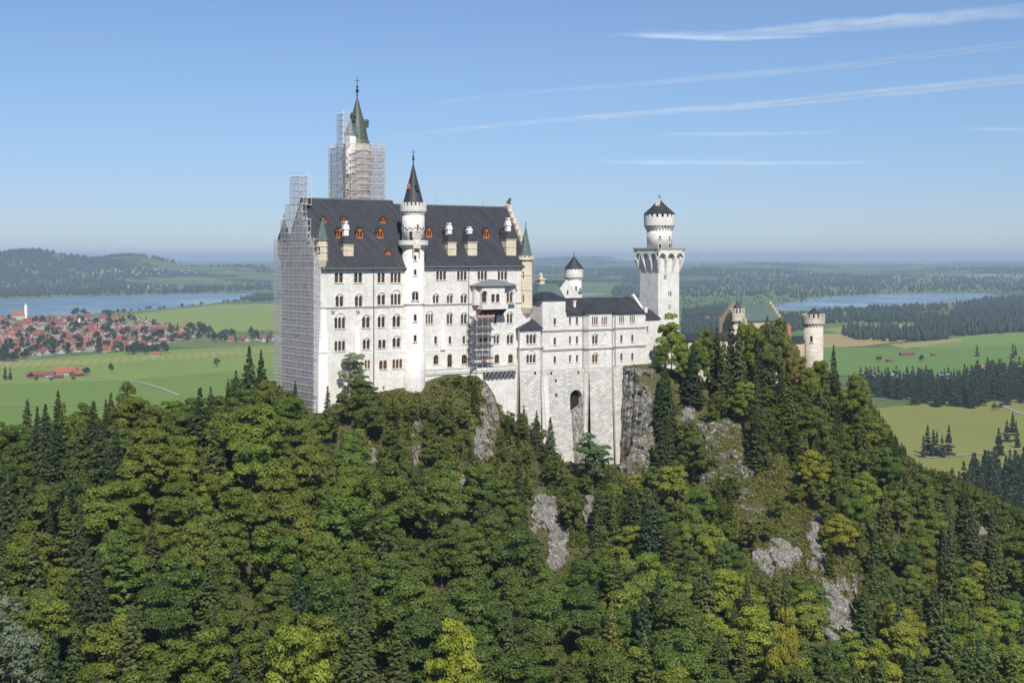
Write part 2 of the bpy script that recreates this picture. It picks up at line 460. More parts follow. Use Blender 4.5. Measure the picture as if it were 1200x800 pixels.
def valley_mat():
    m, t, b = mat('valley_fields', .95, .1)
    g = N(t)
    pos = g('ShaderNodeNewGeometry').outputs['Position']
    wob = g('ShaderNodeVectorMath', {0: pos, 1: g('ShaderNodeVectorMath', {0: g('ShaderNodeTexNoise', {'Vector': pos, 'Scale': .0016, 'Detail': 3}).outputs[1], 1: (420, 420, 0)}, operation='MULTIPLY').outputs[0]}, operation='ADD').outputs[0]
    mp = g('ShaderNodeMapping', {'Vector': wob, 'Scale': (1 / 520, 1 / 330, 0), 'Rotation': (0, 0, .5)}).outputs[0]
    vo = g('ShaderNodeTexVoronoi', {'Vector': mp, 'Scale': 1.0, 'Randomness': .9})
    rnd = g('ShaderNodeSeparateColor', {0: vo.outputs['Color']})
    fld = g.ramp(rnd.outputs[0], [(0, (.075, .12, .03)), (.3, (.095, .15, .036)), (.55, (.12, .165, .046)), (.75, (.145, .165, .06)), (.9, (.085, .13, .032)), (1, (.19, .17, .085))])
    fine = g.noise(g('ShaderNodeMapping', {'Vector': pos, 'Scale': (.02, .02, .02)}).outputs[0], 1.0, 6, .6)
    fld = g.mix(1.0, fld, g.ramp(fine, [(.2, (.8, .8, .8)), (.8, (1.2, 1.18, 1.15))]), 'MULTIPLY')
    mow = g('ShaderNodeTexWave', {'Vector': g('ShaderNodeVectorRotate', {'Vector': pos, 'Angle': .6}, rotation_type='Z_AXIS').outputs[0], 'Scale': .012, 'Distortion': 1.5, 'Detail': 2})
    fld = g.mix(.12, fld, g.mix(1.0, fld, mow.outputs['Color'], 'MULTIPLY'))
    # woods far off
    wn_ = g.noise(g('ShaderNodeMapping', {'Vector': wob, 'Scale': (1 / 1500, 1 / 1100, 1 / 400)}).outputs[0], 1.0, 6, .62)
    sp = g('ShaderNodeSeparateXYZ', {0: pos})
    far = g('ShaderNodeMapRange', {0: sp.outputs[1], 1: 6000, 2: 9500, 3: .30, 4: .0}).outputs[0]
    hi = g('ShaderNodeMapRange', {0: sp.outputs[2], 1: -110, 2: 20, 3: 0, 4: .07}).outputs[0]
    wf = g.ramp(g.math('SUBTRACT', g.math('ADD', wn_, hi), far), [(.53, (0, 0, 0)), (.55, (1, 1, 1))])
    col = g.mix(wf, fld, g.mix(fine, (.014, .03, .011), (.034, .055, .02)))
    t.links.new(col, b.inputs['Base Color'])
    return m
M['valley'] = valley_mat()
me = fast_mesh('valley', np.stack([VXX, VYY, VZZ], -1).reshape(-1, 3), grid_quads(len(Yr), len(tc)), [M['valley']])
me.polygons.foreach_set('use_smooth', [True] * len(me.polygons))
tag(link('valley', me), kind='structure')

def flat(name, pts, z, m):
    b = MB()
    b.add([(x, y, z) for x, y, *_ in pts], [tuple(range(len(pts)))])
    return b.build(name, m)
def smooth_loop(uv, wob, seed, n=10):
    P = [np.array(pv(u, v)[:2]) for u, v in uv]
    out = []
    for i in range(len(P)):
        p0, p1, p2, p3 = P[i - 1], P[i], P[(i + 1) % len(P)], P[(i + 2) % len(P)]
        for k in range(n):
            s = k / n
            c = .5 * (2 * p1 + (p2 - p0) * s + (2 * p0 - 5 * p1 + 4 * p2 - p3) * s * s + (3 * p1 - p0 - 3 * p2 + p3) * s ** 3) if True else p1
            out.append(c + wob * (np.array([vnoise(c[0] / 90, c[1] / 90, seed), vnoise(c[0] / 90, c[1] / 90, seed + 5)]) - .5))
    return [(c[0], c[1]) for c in out]
m, t, b = mat('lake_water', .12, .5)
g = N(t)
pos = g('ShaderNodeNewGeometry').outputs['Position']
n = g.noise(g('ShaderNodeMapping', {'Vector': pos, 'Scale': (.004, .0015, 1)}).outputs[0], 1.0, 5, .6)
t.links.new(g.mix(n, (.035, .07, .085), (.065, .105, .115)), b.inputs['Base Color'])
t.links.new(g('ShaderNodeBump', {'Strength': .12, 'Distance': 1.0, 'Height': g.noise(g('ShaderNodeMapping', {'Vector': pos, 'Scale': (.12, .05, 1)}).outputs[0], 1.0, 3)}).outputs[0], b.inputs['Normal'])
t.links.new(g('ShaderNodeMapRange', {0: n, 1: .35, 2: .65, 3: .1, 4: .28}).outputs[0], b.inputs['Roughness'])
M['water'] = m
M['shore'] = plain('pale_shore_gravel', (.36, .34, .28), .95, var=.2, scale=.02)
M['road'] = plain('pale_gravel_road', (.30, .285, .25), .95, var=.1, scale=.05)
LAKES = {'lake': [(-90,352),(0,351.5),(60,348.5),(100,347),(160,346),(200,344.5),(260,343),(318,341.5),(420,340),(480,341),(440,345),(360,347),(318,349.5),(280,352),(230,357.5),(195,361),(150,364),(120,367),(60,371),(0,374.5),(-90,380)],
         'lake.001': [(625,331),(660,327.5),(700,326.5),(742,328.5),(726,331),(722,336),(716,341),(700,345),(640,345)],
         'lake.002': [(903,362),(915,357),(945,352),(975,348.5),(1030,345.5),(1075,344),(1130,342.7),(1192,348),(1170,350),(1120,353),(1075,356),(1030,358.5),(980,361),(940,363)]}
for i, (nm, uv) in enumerate(LAKES.items()):
    lp = smooth_loop(uv, 60, 3 + i)
    c = np.mean(lp, 0)
    tag(flat('lake_shore', [tuple(c + (np.array(p) - c) * 1.012 + np.array([0, np.sign(p[1] - c[1]) * 35])) for p in lp], VZ + .4, M['shore']), kind='structure')
    tag(flat('lake', lp, VZ + 1.0, M['water']), kind='structure')

def field(name, uv, c0, c1, lift):
    m, t, b = mat('meadow_' + name, .95, .1)
    g = N(t)
    pos = g('ShaderNodeNewGeometry').outputs['Position']
    n1 = g.noise(g('ShaderNodeMapping', {'Vector': pos, 'Scale': (.012, .004, 1)}).outputs[0], 1.0, 6, .65)
    n2 = g.noise(pos, .05, 5, .7)
    wv_ = g('ShaderNodeTexWave', {'Vector': g('ShaderNodeVectorRotate', {'Vector': pos, 'Angle': .5 + lift * 3}, rotation_type='Z_AXIS').outputs[0], 'Scale': .018, 'Distortion': 3.0, 'Detail': 3.0, 'Detail Scale': .5})
    cc = g.mix(g.math('ADD', g.math('MULTIPLY', n1, .6), g.math('MULTIPLY', n2, .4)), (c0[0] * 1.28, c0[1] * 1.15, c0[2]), (c1[0] * 1.6, c1[1] * 1.5, c1[2] * 1.3))
    t.links.new(g.mix(.22, cc, g.mix(1.0, cc, g.ramp(wv_.outputs['Fac'], [(.3, (.55, .6, .5)), (.7, (1.3, 1.25, 1.2))]), 'MULTIPLY')), b.inputs['Base Color'])
    tag(flat(name, [pv(u, v) for u, v in uv], VZ + lift, m), kind='structure')
field('meadow', [(-120,480),(-120,455),(0,450),(140,446),(330,430),(420,440),(420,560),(0,560)], (0.078, 0.133, 0.027), (0.105, 0.166, 0.037), .5)
field('meadow', [(-60,428),(60,420),(140,413),(330,404),(420,404),(420,441),(330,430),(140,446),(0,450),(-120,455)], (0.102, 0.156, 0.035), (0.136, 0.190, 0.050), .52)
field('meadow', [(120,420),(330,408),(330,413),(120,427)], (0.171, 0.190, 0.062), (0.139, 0.184, 0.050), .8)
field('meadow', [(0,424),(120,421),(120,427),(0,432)], (0.202, 0.197, 0.075), (0.139, 0.184, 0.050), .8)
field('meadow', [(120,373),(215,361.5),(262,356.5),(345,356),(345,386),(240,391),(170,382)], (0.112, 0.170, 0.037), (0.155, 0.197, 0.056), .5)
field('meadow', [(880,415),(960,406),(1080,409),(1260,402),(1260,440),(880,440)], (0.065, 0.125, 0.027), (0.096, 0.160, 0.037), .5)
field('stubble_field', [(960,392),(1040,389),(1110,390),(1060,400),(1010,406),(955,408)], (0.264, 0.190, 0.106), (0.186, 0.177, 0.075), .8)
field('stubble_field', [(1040,404),(1120,397),(1130,400),(1060,409)], (0.232, 0.184, 0.094), (0.163, 0.177, 0.062), .85)
field('meadow', [(1060,405),(1130,394),(1260,383),(1260,402),(1080,409)], (0.085, 0.147, 0.033), (0.121, 0.180, 0.044), .6)
field('meadow', [(960,386),(1000,381),(1130,378),(1060,388),(985,391)], (0.121, 0.170, 0.044), (0.155, 0.190, 0.062), .6)
field('meadow', [(1010,480),(1260,458),(1260,560),(980,600),(960,520)], (0.112, 0.136, 0.035), (0.152, 0.163, 0.050), .5)

def road(name, uv, w, lift=1.2):
    P = [np.array(pv(u, v)[:2]) for u, v in uv]
    Q = []
    for i in range(len(P) - 1):
        p0, p1, p2, p3 = P[max(i - 1, 0)], P[i], P[i + 1], P[min(i + 2, len(P) - 1)]
        for s in np.linspace(0, 1, 9)[:-1]:
            Q.append(.5 * (2 * p1 + (p2 - p0) * s + (2 * p0 - 5 * p1 + 4 * p2 - p3) * s * s + (3 * p1 - p0 - 3 * p2 + p3) * s ** 3))
    Q.append(P[-1])
    b = MB(); vs = []
    for i, q in enumerate(Q):
        d = Q[min(i + 1, len(Q) - 1)] - Q[max(i - 1, 0)]; d = d / np.hypot(*d); nn = np.array([-d[1], d[0]]) * w / 2
        vs += [(*(q - nn), VZ + lift), (*(q + nn), VZ + lift)]
    b.add(vs, [(2 * i, 2 * i + 2, 2 * i + 3, 2 * i + 1) for i in range(len(Q) - 1)])
    tag(b.build(name, M['road']), kind='structure')
road('road', [(98,441),(130,444),(165,449),(190,456),(210,464)], 6)
road('road', [(-60,476),(40,476),(90,475),(160,476)], 7)
road('road', [(-20,431),(20,424),(65,415)], 9)
road('road', [(1168,473),(1182,479),(1200,486),(1240,498)], 5)
road('road', [(1090,537),(1130,534),(1170,530),(1230,524)], 5)
road('road', [(960,403),(985,396),(1010,392),(1018,386)], 6)
road('road', [(1060,406),(1110,400),(1160,393),(1230,387)], 6)

# ------------------------------------------------------------------ castle building blocks
def face(p0, p1):                   # upright frame on the plan segment p0 -> p1 (plan points in castle a, b); inward is to the left of p0 -> p1
    q0, q1 = F(*p0, 0), F(*p1, 0)
    L = math.hypot(q1[0] - q0[0], q1[1] - q0[1])
    d = ((q1[0] - q0[0]) / L, (q1[1] - q0[1]) / L); n = (-d[1], d[0])
    f = lambda a, b, z: (q0[0] + d[0] * a + n[0] * b, q0[1] + d[1] * a + n[1] * b, z)
    f.L = L
    def at(u, v, b=0.0):            # (along, height) of what is seen at (u, v) on this face
        k = (u - 600) / FPX
        a = (k * (q0[1] + n[1] * b) - (q0[0] + n[0] * b)) / (d[0] - k * d[1])
        return a, -(v - VH) / FPX * (q0[1] + d[1] * a + n[1] * b)
    f.at = at
    return f
def tangent(c, r, u):               # frame tangent to a round tower of plan centre c (world) at column u, origin at the touching point
    k = (u - 600) / FPX
    uc = 600 + FPX * c[0] / c[1]
    s = max(-.95, min(.95, (u - uc) / FPX * c[1] / r))
    view = math.atan2(c[0], c[1])
    t = math.asin(s)
    n = (-math.sin(view) * math.cos(t) + math.cos(view) * math.sin(t), -math.cos(view) * math.cos(t) - math.sin(view) * math.sin(t))
    p = (c[0] + n[0] * r, c[1] + n[1] * r); d = (-n[1], n[0])
    f = lambda a, b, z: (p[0] + d[0] * a - n[0] * b, p[1] + d[1] * a - n[1] * b, z)
    f.zz = lambda v: -(v - VH) / FPX * p[1]
    return f

REV = .5
def wall(bm, f, a0, a1, z0, z1, holes=(), batter=0.0, depth=REV):
    w = lambda a, b, z: f(a, b + batter * (z - z1), z)
    As = sorted({a0, a1, *[x for h in holes for x in h[:2] if a0 < x < a1]}); Zs = sorted({z0, z1, *[x for h in holes for x in h[2:4] if z0 < x < z1]})
    for i in range(len(As) - 1):
        for j in range(len(Zs) - 1):
            ca_, cz = (As[i] + As[i + 1]) / 2, (Zs[j] + Zs[j + 1]) / 2
            if any(h[0] < ca_ < h[1] and h[2] < cz < h[3] for h in holes): continue
            bm.quad(w(As[i], 0, Zs[j]), w(As[i + 1], 0, Zs[j]), w(As[i + 1], 0, Zs[j + 1]), w(As[i], 0, Zs[j + 1]))
    for h in holes:
        c = [(h[0], h[2]), (h[1], h[2]), (h[1], h[3]), (h[0], h[3])]
        for k in range(4):
            (x0, y0), (x1, y1) = c[k], c[(k + 1) % 4]
            bm.quad(w(x0, 0, y0), w(x1, 0, y1), w(x1, depth, y1), w(x0, depth, y0))

def window(f, a0, a1, z0, z1, n, parent, hood=False, arch=True, fm=None, brown=False, sill=True, mw=.26, plug=None):
    """stone window of n lights filling the hole a0..a1, z0..z1 of a wall; the pane is its child"""
    bm = MB()
    e = .004
    x0, x1, y0, y1 = a0 + e, a1 - e, z0 + e, z1 - e
    fr, bk = .05, .3
    wl = ((x1 - x0) - (n - 1) * mw) / n
    r = wl / 2
    zs = y1 - (r + .12 if arch else .12)
    for k in range(n - 1):          # colonnettes
        xa = x0 + wl * (k + 1) + mw * k
        bm.fbox(f, xa, xa + mw, fr + .05, bk, y0, zs)
        bm.fbox(f, xa - .06, xa + mw + .06, fr, bk + .02, zs - .22, zs)
    if arch:
        for k in range(n):
            xa = x0 + (wl + mw) * k; xc = xa + r
            xl = x0 if k == 0 else xa - mw / 2; xr = x1 if k == n - 1 else xa + wl + mw / 2
            K = 8
            arc = [(xc - r * math.cos(math.pi * i / K), zs + r * math.sin(math.pi * i / K)) for i in range(K + 1)]
            top = [(xl + (xr - xl) * i / K, y1) for i in range(K + 1)]
            arc2 = [(xl, zs)] + arc + [(xr, zs)]; top2 = [(xl, y1)] + top + [(xr, y1)]
            for i in range(len(arc2) - 1):
                p, q, s_, t_ = arc2[i], arc2[i + 1], top2[i + 1], top2[i]
                bm.quad(f(p[0], fr, p[1]), f(q[0], fr, q[1]), f(s_[0], fr, s_[1]), f(t_[0], fr, t_[1]))
                bm.quad(f(p[0], fr, p[1]), f(q[0], fr, q[1]), f(q[0], bk, q[1]), f(p[0], bk, p[1]))
    if sill: bm.fbox(f, a0 - .18, a1 + .18, -.2, .03, z0 - .26, z0 - .003)
    if hood:
        K = 14; c = (a0 + a1) / 2; ro = (a1 - a0) / 2 + .32; ri = ro - .2; zc = zs - .1 if n > 1 else zs
        sc = 1.0 if n > 1 else 1.0
        for i in range(K):
            t0, t1 = math.pi * i / K, math.pi * (i + 1) / K
            g0 = lambda rr, t, b: f(c - rr * math.cos(t), b, zc + rr * math.sin(t) * sc)
            bm.hexa([g0(ri, t0, -.22), g0(ro, t0, -.22), g0(ro, t0, .02), g0(ri, t0, .02), g0(ri, t1, -.22), g0(ro, t1, -.22), g0(ro, t1, .02), g0(ri, t1, .02)])
    o = bm.build('window', fm or M['cream'] if brown else (fm or M['lime']), parent)
    pb = MB()
    pb.quad(f(a0, bk + .1, z0), f(a1, bk + .1, z0), f(a1, bk + .1, z1), f(a0, bk + .1, z1), 0)
    for k in range(n):              # wooden sash bars
        xa = x0 + (wl + mw) * k
        w = .09 if not brown else .16
        pb.fbox(f, xa + r - w / 2, xa + r + w / 2, bk + .03, bk + .09, z0, z1, 1)
        pb.fbox(f, xa, xa + wl, bk + .035, bk + .085, z0 + (zs - z0) * .62, z0 + (zs - z0) * .62 + w, 1)
        pb.fbox(f, xa, xa + w * 1.2, bk + .03, bk + .09, z0, z1, 1); pb.fbox(f, xa + wl - w * 1.2, xa + wl, bk + .03, bk + .09, z0, z1, 1)
    pb.build('pane', [M['glass'], M['brown']], o)
    return o

def openings(f, L, parent, **kw):
    """L: (u0, u1, v0, v1, lights, hood, brown) as measured on this face; builds the windows, returns the holes"""
    H = []
    for u0, u1, v0, v1, n, *r in L:
        hood = bool(r[0]) if r else False; brown = bool(r[1]) if len(r) > 1 else False
        uc = (u0 + u1) / 2
        a0 = f.at(u0, v0)[0]; a1 = f.at(u1, v0)[0]
        za, zb = f.at(uc, v1)[1], f.at(uc, v0)[1]
        if hood: zb -= .25
        H.append((a0, a1, za, zb))
        window(f, a0, a1, za, zb, n, parent, hood, True, brown=brown, mw=.26 if n > 1 else .2, **kw)
    return H

def slit(f, z0, z1, w, parent, n=1, sill=False):
    """small window standing on a curved wall: stone surround and dark pane"""
    b = MB()
    t = .14
    wl = (w - (n - 1) * .2) / n
    b.fbox(f, -w / 2 - t, -w / 2, -.07, .6, z0 - t, z1 + t); b.fbox(f, w / 2, w / 2 + t, -.07, .6, z0 - t, z1 + t)
    K = 8; r = w / 2
    for i in range(K):
        t0, t1 = math.pi * i / K, math.pi * (i + 1) / K
        gg = lambda rr, tt, bb: f(-rr * math.cos(tt), bb, z1 - r + rr * math.sin(tt))
        b.hexa([gg(r, t0, -.07), gg(r + t, t0, -.07), gg(r + t, t0, .5), gg(r, t0, .5), gg(r, t1, -.07), gg(r + t, t1, -.07), gg(r + t, t1, .5), gg(r, t1, .5)])
    b.fbox(f, -w / 2 - .3, w / 2 + .3, -.28, .5, z0 - t - .2, z0 - t + .002)
    for k in range(n - 1): b.fbox(f, -w / 2 + wl * (k + 1) + .2 * k, -w / 2 + wl * (k + 1) + .2 * (k + 1), -.05, .3, z0 - .01, z1 - .05)
    o = b.build('window', M['lime'], parent)
    p = MB()
    ring = [(-r, z0), (r, z0)] + [(r * math.cos(math.pi * i / K), z1 - r + r * math.sin(math.pi * i / K)) for i in range(K + 1)]
    p.add([f(x, -.012, z) for x, z in ring], [tuple(range(len(ring)))])
    p.build('pane', M['glass'], o)
    return o

def block(bm, F0, a0, a1, b0, b1, z0, z1, front_holes=()):
    """four walls; the front one (b0) may carry holes"""
    f = face((a0, b0), (a1, b0))
    wall(bm, f, 0, f.L, z0, z1, front_holes)
    for p, q in (((a1, b0), (a1, b1)), ((a1, b1), (a0, b1)), ((a0, b1), (a0, b0))):
        ff = face(p, q); wall(bm, ff, 0, ff.L, z0, z1)
    return f

def gable_roof(a0, a1, b0, b1, ze, zr, over=.9, th=.4, endover=.4, br=None):
    """a saddle roof with the ridge along a"""
    bm = MB(); bc = br if br is not None else (b0 + b1) / 2
    for s, be in ((-1, b0), (1, b1)):
        k = (zr - ze) / abs(bc - be)
        bo = be + s * over; zo = ze - k * over
        P = [(bo, zo), (bc, zr), (bc, zr - th * 1.6), (bo, zo - th)]
        bm.prism([F(a0 - endover, b, z) for b, z in P], [F(a1 + endover, b, z) for b, z in P])
    return bm

def corbel_row(f, a0, a1, z, step=.95, h=.75, d=.5):
    bm = MB()
    n = max(2, int((a1 - a0) / step))
    for i in range(n):
        x = a0 + (a1 - a0) * (i + .5) / n
        w = step * .26
        bm.hexa([f(x - w, -.05, z - h), f(x + w, -.05, z - h), f(x + w, .03, z - h), f(x - w, .03, z - h), f(x - w, -d, z - h * .35), f(x + w, -d, z - h * .35), f(x + w, .03, z - h * .35), f(x - w, .03, z - h * .35)])
    bm.fbox(f, a0, a1, -d - .05, .03, z - h * .35 + .003, z)
    return bm

def cone_roof(c, r, z0, z1, n=24, flare=.12, m=None, parent=None, name='spire', rot=0):
    bm = MB()
    H = z1 - z0
    bm.lathe(c, [(r * 1.0, z0), (r * (1 - flare), z0 + H * .10), (r * .62, z0 + H * .36), (r * .3, z0 + H * .68), (.06, z1)], n, rot=rot)
    return bm.build(name, m, parent, smooth=False)

def finial(c, z0, z1, parent, r=.22):
    bm = MB(); H = z1 - z0
    bm.lathe(c, [(r * .9, z0 - .3), (r * .5, z0 + H * .12), (r * 1.6, z0 + H * .2), (r * 1.6, z0 + H * .26), (r * .45, z0 + H * .34), (r * 1.2, z0 + H * .42), (r * .4, z0 + H * .5), (r * .25, z0 + H * .9), (.02, z1)], 8)
    bm.bar((c[0] - r * 2.2, c[1], z0 + H * .72), (c[0] + r * 2.2, c[1], z0 + H * .72), r * .35)
    return bm.build('finial', M['gold'], parent)

def battlement(c, r, z0, z1, n, parent, m, arches=True, corb=0.0, frac=.4, rim=.35):
    """round crown: a ring on little corbels, merlons round its top"""
    bm = MB(); H = z1 - z0; zm = z1 - H * frac
    bm.lathe(c, [(r - .02, z0), (r, z0 + .02), (r, zm), (r - rim - .15, zm), (r - rim - .15, zm - .3)], 32)
    for i in range(n):
        t0, t1 = 2 * math.pi * (i + .0) / n, 2 * math.pi * (i + .58) / n
        P = lambda rr, t: (c[0] + rr * math.cos(t), c[1] + rr * math.sin(t))
        ring = [P(r - .003, t0), P(r - .003, t1), P(r - rim, t1), P(r - rim, t0)]
        bm.prism([(*p, zm + .002) for p in ring], [(*p, z1) for p in ring])
    o = bm.build('battlement', m, parent)
    if corb:
        cb = MB(); k = int(n * 1.5)
        for i in range(k):
            t = 2 * math.pi * i / k; w = math.pi / k * .45
            P = lambda rr, tt: (c[0] + rr * math.cos(tt), c[1] + rr * math.sin(tt))
            lo = [P(corb - .05, t - w), P(corb - .05, t + w), P(corb - .3, t + w), P(corb - .3, t - w)]
            hi = [P(r - .01, t - w), P(r - .01, t + w), P(corb - .3, t + w), P(corb - .3, t - w)]
            zl = z0 - (r - corb) * 1.5 - .5
            cb.prism([(*p, zl) for p in lo], [(*p, z0 - .003) for p in hi])
        cb.build('corbel', m, o)
    return o

# ------------------------------------------------------------------ the palace: the great white main block
LA = 76.5; WB = 24.0; SPLIT = 31.0; BL = -1.4
palace = thing('palace', F(38, 12, -40), 'great white stone palace block with steep dark slate roof and orange dormers', 'palace')
ze_l, zr_l = Z(308.5, 380, BL), 17.8
ze_r, zr_r = Z(306.5, 550, 0), 16.7
fl = face((0, BL), (SPLIT, BL)); fr_ = face((SPLIT, 0), (LA, 0))
Lw = [(392.3,402,319,331,2),(415,424.5,319,331,2),(442.5,451,319,331,2),(457.8,469.6,319,331,3),
      (393.3,402.3,345.5,359,2,1),(416,424.5,345.5,359,2,1),(442.3,451.3,344,357,2,1),(458,469.6,343,357,3,1),
      (392,404.5,370.5,385,3,1),(424.3,433.3,370,384,2,1),(442.7,451,369.5,383.5,2,1),(460,469,369,383,2,1),
      (392,404.5,399,411,3),(425.3,433.5,396.5,409,2,1),(443.4,452,397.5,408,2),(460,469,394.5,406.5,2,1),
      (427.5,433.5,421.5,432,2,0,1),(444.4,453.5,422,432.5,2,0,1),(460,471.5,420.5,431.5,3,0,1)]
Rw = [(511.3,522.8,317.5,328,3),(535.7,547,317.5,328,3),(559.7,570.8,317.5,328,3),(583.3,594.3,317.5,328,3),
      (507.3,514,344.5,355.0,2,1),(523.8,530.3,344.5,355.0,2,1),(540,547,344.5,355.0,2,1),
      (499,507.3,366.5,379.5,3,1),(523.7,530.2,366.5,379.5,2,1),(540.2,547,366.5,379.5,2,1),(578,582.3,366.5,379,1,1),(594,600.6,366,378.5,2,1),
      (509,512.3,393.5,403,1),(525.8,529,393.5,403,1),(542.2,545.3,393,402.5,1),(562.3,571,391.5,403,2,1),(578.2,585,391.5,402.5,2,1),(594,601.3,391,402.5,2,1),
      (508,514,415.5,426.5,1,0,1),(524.3,530,414.5,430,1,0,1),(541,547.3,415,426,1,0,1),(564,570,415,425.5,1,0,1),(579.7,585.2,415,425.5,1,0,1),(595.5,601.3,414.5,425,1,0,1)]
Hl = openings(fl, Lw, palace); Hr = openings(fr_, Rw, palace)
bm = MB()
zb = -62.0
wall(bm, fl, 0, fl.L, zb, ze_l, Hl)
f = face((SPLIT, BL), (SPLIT, 0)); wall(bm, f, 0, f.L, zb, ze_l)
wall(bm, fr_, 0, fr_.L, zb - 12, ze_r, Hr)
f = face((LA, 0), (LA, WB)); wall(bm, f, 0, f.L, zb, ze_r)
f = face((LA, WB), (0, WB)); wall(bm, f, 0, f.L, zb, ze_r)
f = face((0, WB), (0, BL)); wall(bm, f, 0, f.L, zb, ze_l)
# gables west and east (stepped parapets stand above the roof)
for a, ze, zr, b0 in ((0.0, ze_l, zr_l, BL), (LA - .9, ze_r, zr_r, 0.0)):
    bc = (b0 + WB) / 2
    bm.prism([F(a, b, z) for b, z in ((b0, ze - (.8 if a == 0 else .01)), (WB, ze - (.8 if a == 0 else .01)), (bc, zr + (-1.1 if a == 0 else 1.2)))], [F(a + .9, b, z) for b, z in ((b0, ze - (.8 if a == 0 else .01)), (WB, ze - (.8 if a == 0 else .01)), (bc, zr + (-1.1 if a == 0 else 1.2)))])
bm.build('wall', M['lime'], palace)
# roofs
rl = gable_roof(-.15, SPLIT + .4, BL, WB, ze_l, zr_l, over=1.0, endover=0).build('roof', M['slate'], palace)
rr_ = gable_roof(SPLIT + .4, LA - .9, 0, WB, ze_r, zr_r, over=1.0, endover=0).build('roof', M['slate'], palace)
bcl, bcr = (BL + WB) / 2, WB / 2
bm = MB()
bm.prism([F(SPLIT - .3, b, z) for b, z in ((BL - .9, ze_l - 1.3), (WB, ze_l - 1), (bcl, zr_l + .15))], [F(SPLIT + .5, b, z) for b, z in ((BL - .9, ze_l - 1.3), (WB, ze_l - 1), (bcl, zr_l + .15))])
bm.build('gable_end', M['slate'], palace)
bm = MB()
bm.bar(F(0, bcl, zr_l + .1), F(SPLIT, bcl, zr_l + .1), .25); bm.bar(F(SPLIT, bcr, zr_r + .1), F(LA - 1, bcr, zr_r + .1), .25)
bm.build('ridge_cap', M['lead'], palace)
corbel_row(fl, .6, fl.L - 1, ze_l - 1.55).build('corbel_frieze', M['lime'], palace)
corbel_row(fr_, 3, fr_.L - 1, ze_r - 1.55).build('corbel_frieze', M['cream'], palace)
bm = MB(); bm.fbox(fl, 0, fl.L, -1.25, -.9, ze_l - 1.72, ze_l - 1.4); bm.build('gutter', M['lead'], palace)
bm = MB(); bm.fbox(fr_, 0, fr_.L, -1.25, -.9, ze_r - 1.72, ze_r - 1.4); bm.build('gutter', M['lead'], palace)
# string courses, drain pipes, buttresses
bm = MB()
z = fl.at(400, 359.6)[1]; bm.fbox(fl, 0, fl.L, -.22, .02, z - .4, z)
z = fr_.at(550, 355.2)[1]; bm.fbox(fr_, 0, fr_.L, -.22, .02, z - .4, z - .02)
bm.build('string_course', M['trim'], palace)
bm = MB()
z = fl.at(450, 411)[1]; bm.fbox(fl, A(440, BL), fl.L, -.06, .02, z - .22, z + .1)
z = fr_.at(540, 408.5)[1]; bm.fbox(fr_, 0, fr_.L, -.06, .02, z - .22, z + .1)
bm.build('plinth_band', M['white'], palace)
for u in (437.6,):
    bm = MB(); a = fl.at(u, 350)[0]
    bm.bar(fl(a, -.25, ze_l - 1.6), fl(a, -.25, zb + 8), .16, n=6); bm.build('drain_pipe', M['lead'], palace)
bm = MB(); a = fr_.at(549, 350)[0]; bm.bar(fr_(a, -.2, ze_r - 1.6), fr_(a, -.2, -36), .13, n=6); bm.build('drain_pipe', M['lead'], palace)
bm = MB()
zt = fl.at(376, 362)[1]
for z0, z1, o0, o1 in ((zt - 12.8, zt - .02, 1.0, .25), (-62, zt - 13, 2.1, 1.2)):
    bm.hexa([F(-o0, BL - o0, z0), F(1.9, BL - o0, z0), F(1.9, BL + 1, z0), F(-o0, BL + 1.5, z0), F(-o1, BL - o1, z1), F(1.7, BL - o1, z1), F(1.7, BL + 1, z1), F(-o1, BL + 1.5, z1)])
bm.build('buttress', M['white'], palace)
bm = MB(); a = fl.at(417.4, 390)[0]; z0 = fl.at(417, 430)[1]; z1 = fl.at(417, 385)[1]
bm.hexa([fl(a - 1.1, -1.6, z0 - 14), fl(a + 1.1, -1.6, z0 - 14), fl(a + 1.1, .02, z0 - 14), fl(a - 1.1, .02, z0 - 14), fl(a - .8, -.5, z1), fl(a + .8, -.5, z1), fl(a + .8, .02, z1), fl(a - .8, .02, z1)])
bm.build('buttress', M['white'], palace)
a = fr_.at(518.5, 380)[0]; z1 = fr_.at(518, 376)[1]
bm = MB(); bm.hexa([fr_(a - .8, -.5, z1 - 9), fr_(a + .8, -.5, z1 - 9), fr_(a + .8, .02, z1 - 9), fr_(a - .8, .02, z1 - 9), fr_(a - .6, -.25, z1), fr_(a + .6, -.25, z1), fr_(a + .6, .02, z1), fr_(a - .6, .02, z1)])
bm.build('buttress', M['white'], palace)
bm = MB()                            # iron wall anchors
for u, v in ((390.2, 366), (419.5, 365.5)):
    a, z = fl.at(u, v)
    bm.bar(fl(a - .7, -.06, z - .5), fl(a + .7, -.06, z + .5), .11); bm.bar(fl(a - .7, -.07, z + .5), fl(a + .7, -.07, z - .5), .11); bm.bar(fl(a, -.05, z - .9), fl(a, -.05, z + .7), .1)
bm.build('wall_anchor', M['lead'], palace)

def roof_pt(u, v, left):             # the point of the front roof slope seen at (u, v)
    be, ze, zr = (BL, ze_l, zr_l) if left else (0.0, ze_r, zr_r)
    bc = (be + WB) / 2; k = (zr - ze) / (bc - be)
    lo, hi = be - 2, bc
    for _ in range(40):
        b = (lo + hi) / 2
        if Z(v, u, b) > ze + k * (b - be): lo = b
        else: hi = b
    return A(u, b), b, ze + k * (b - be), k

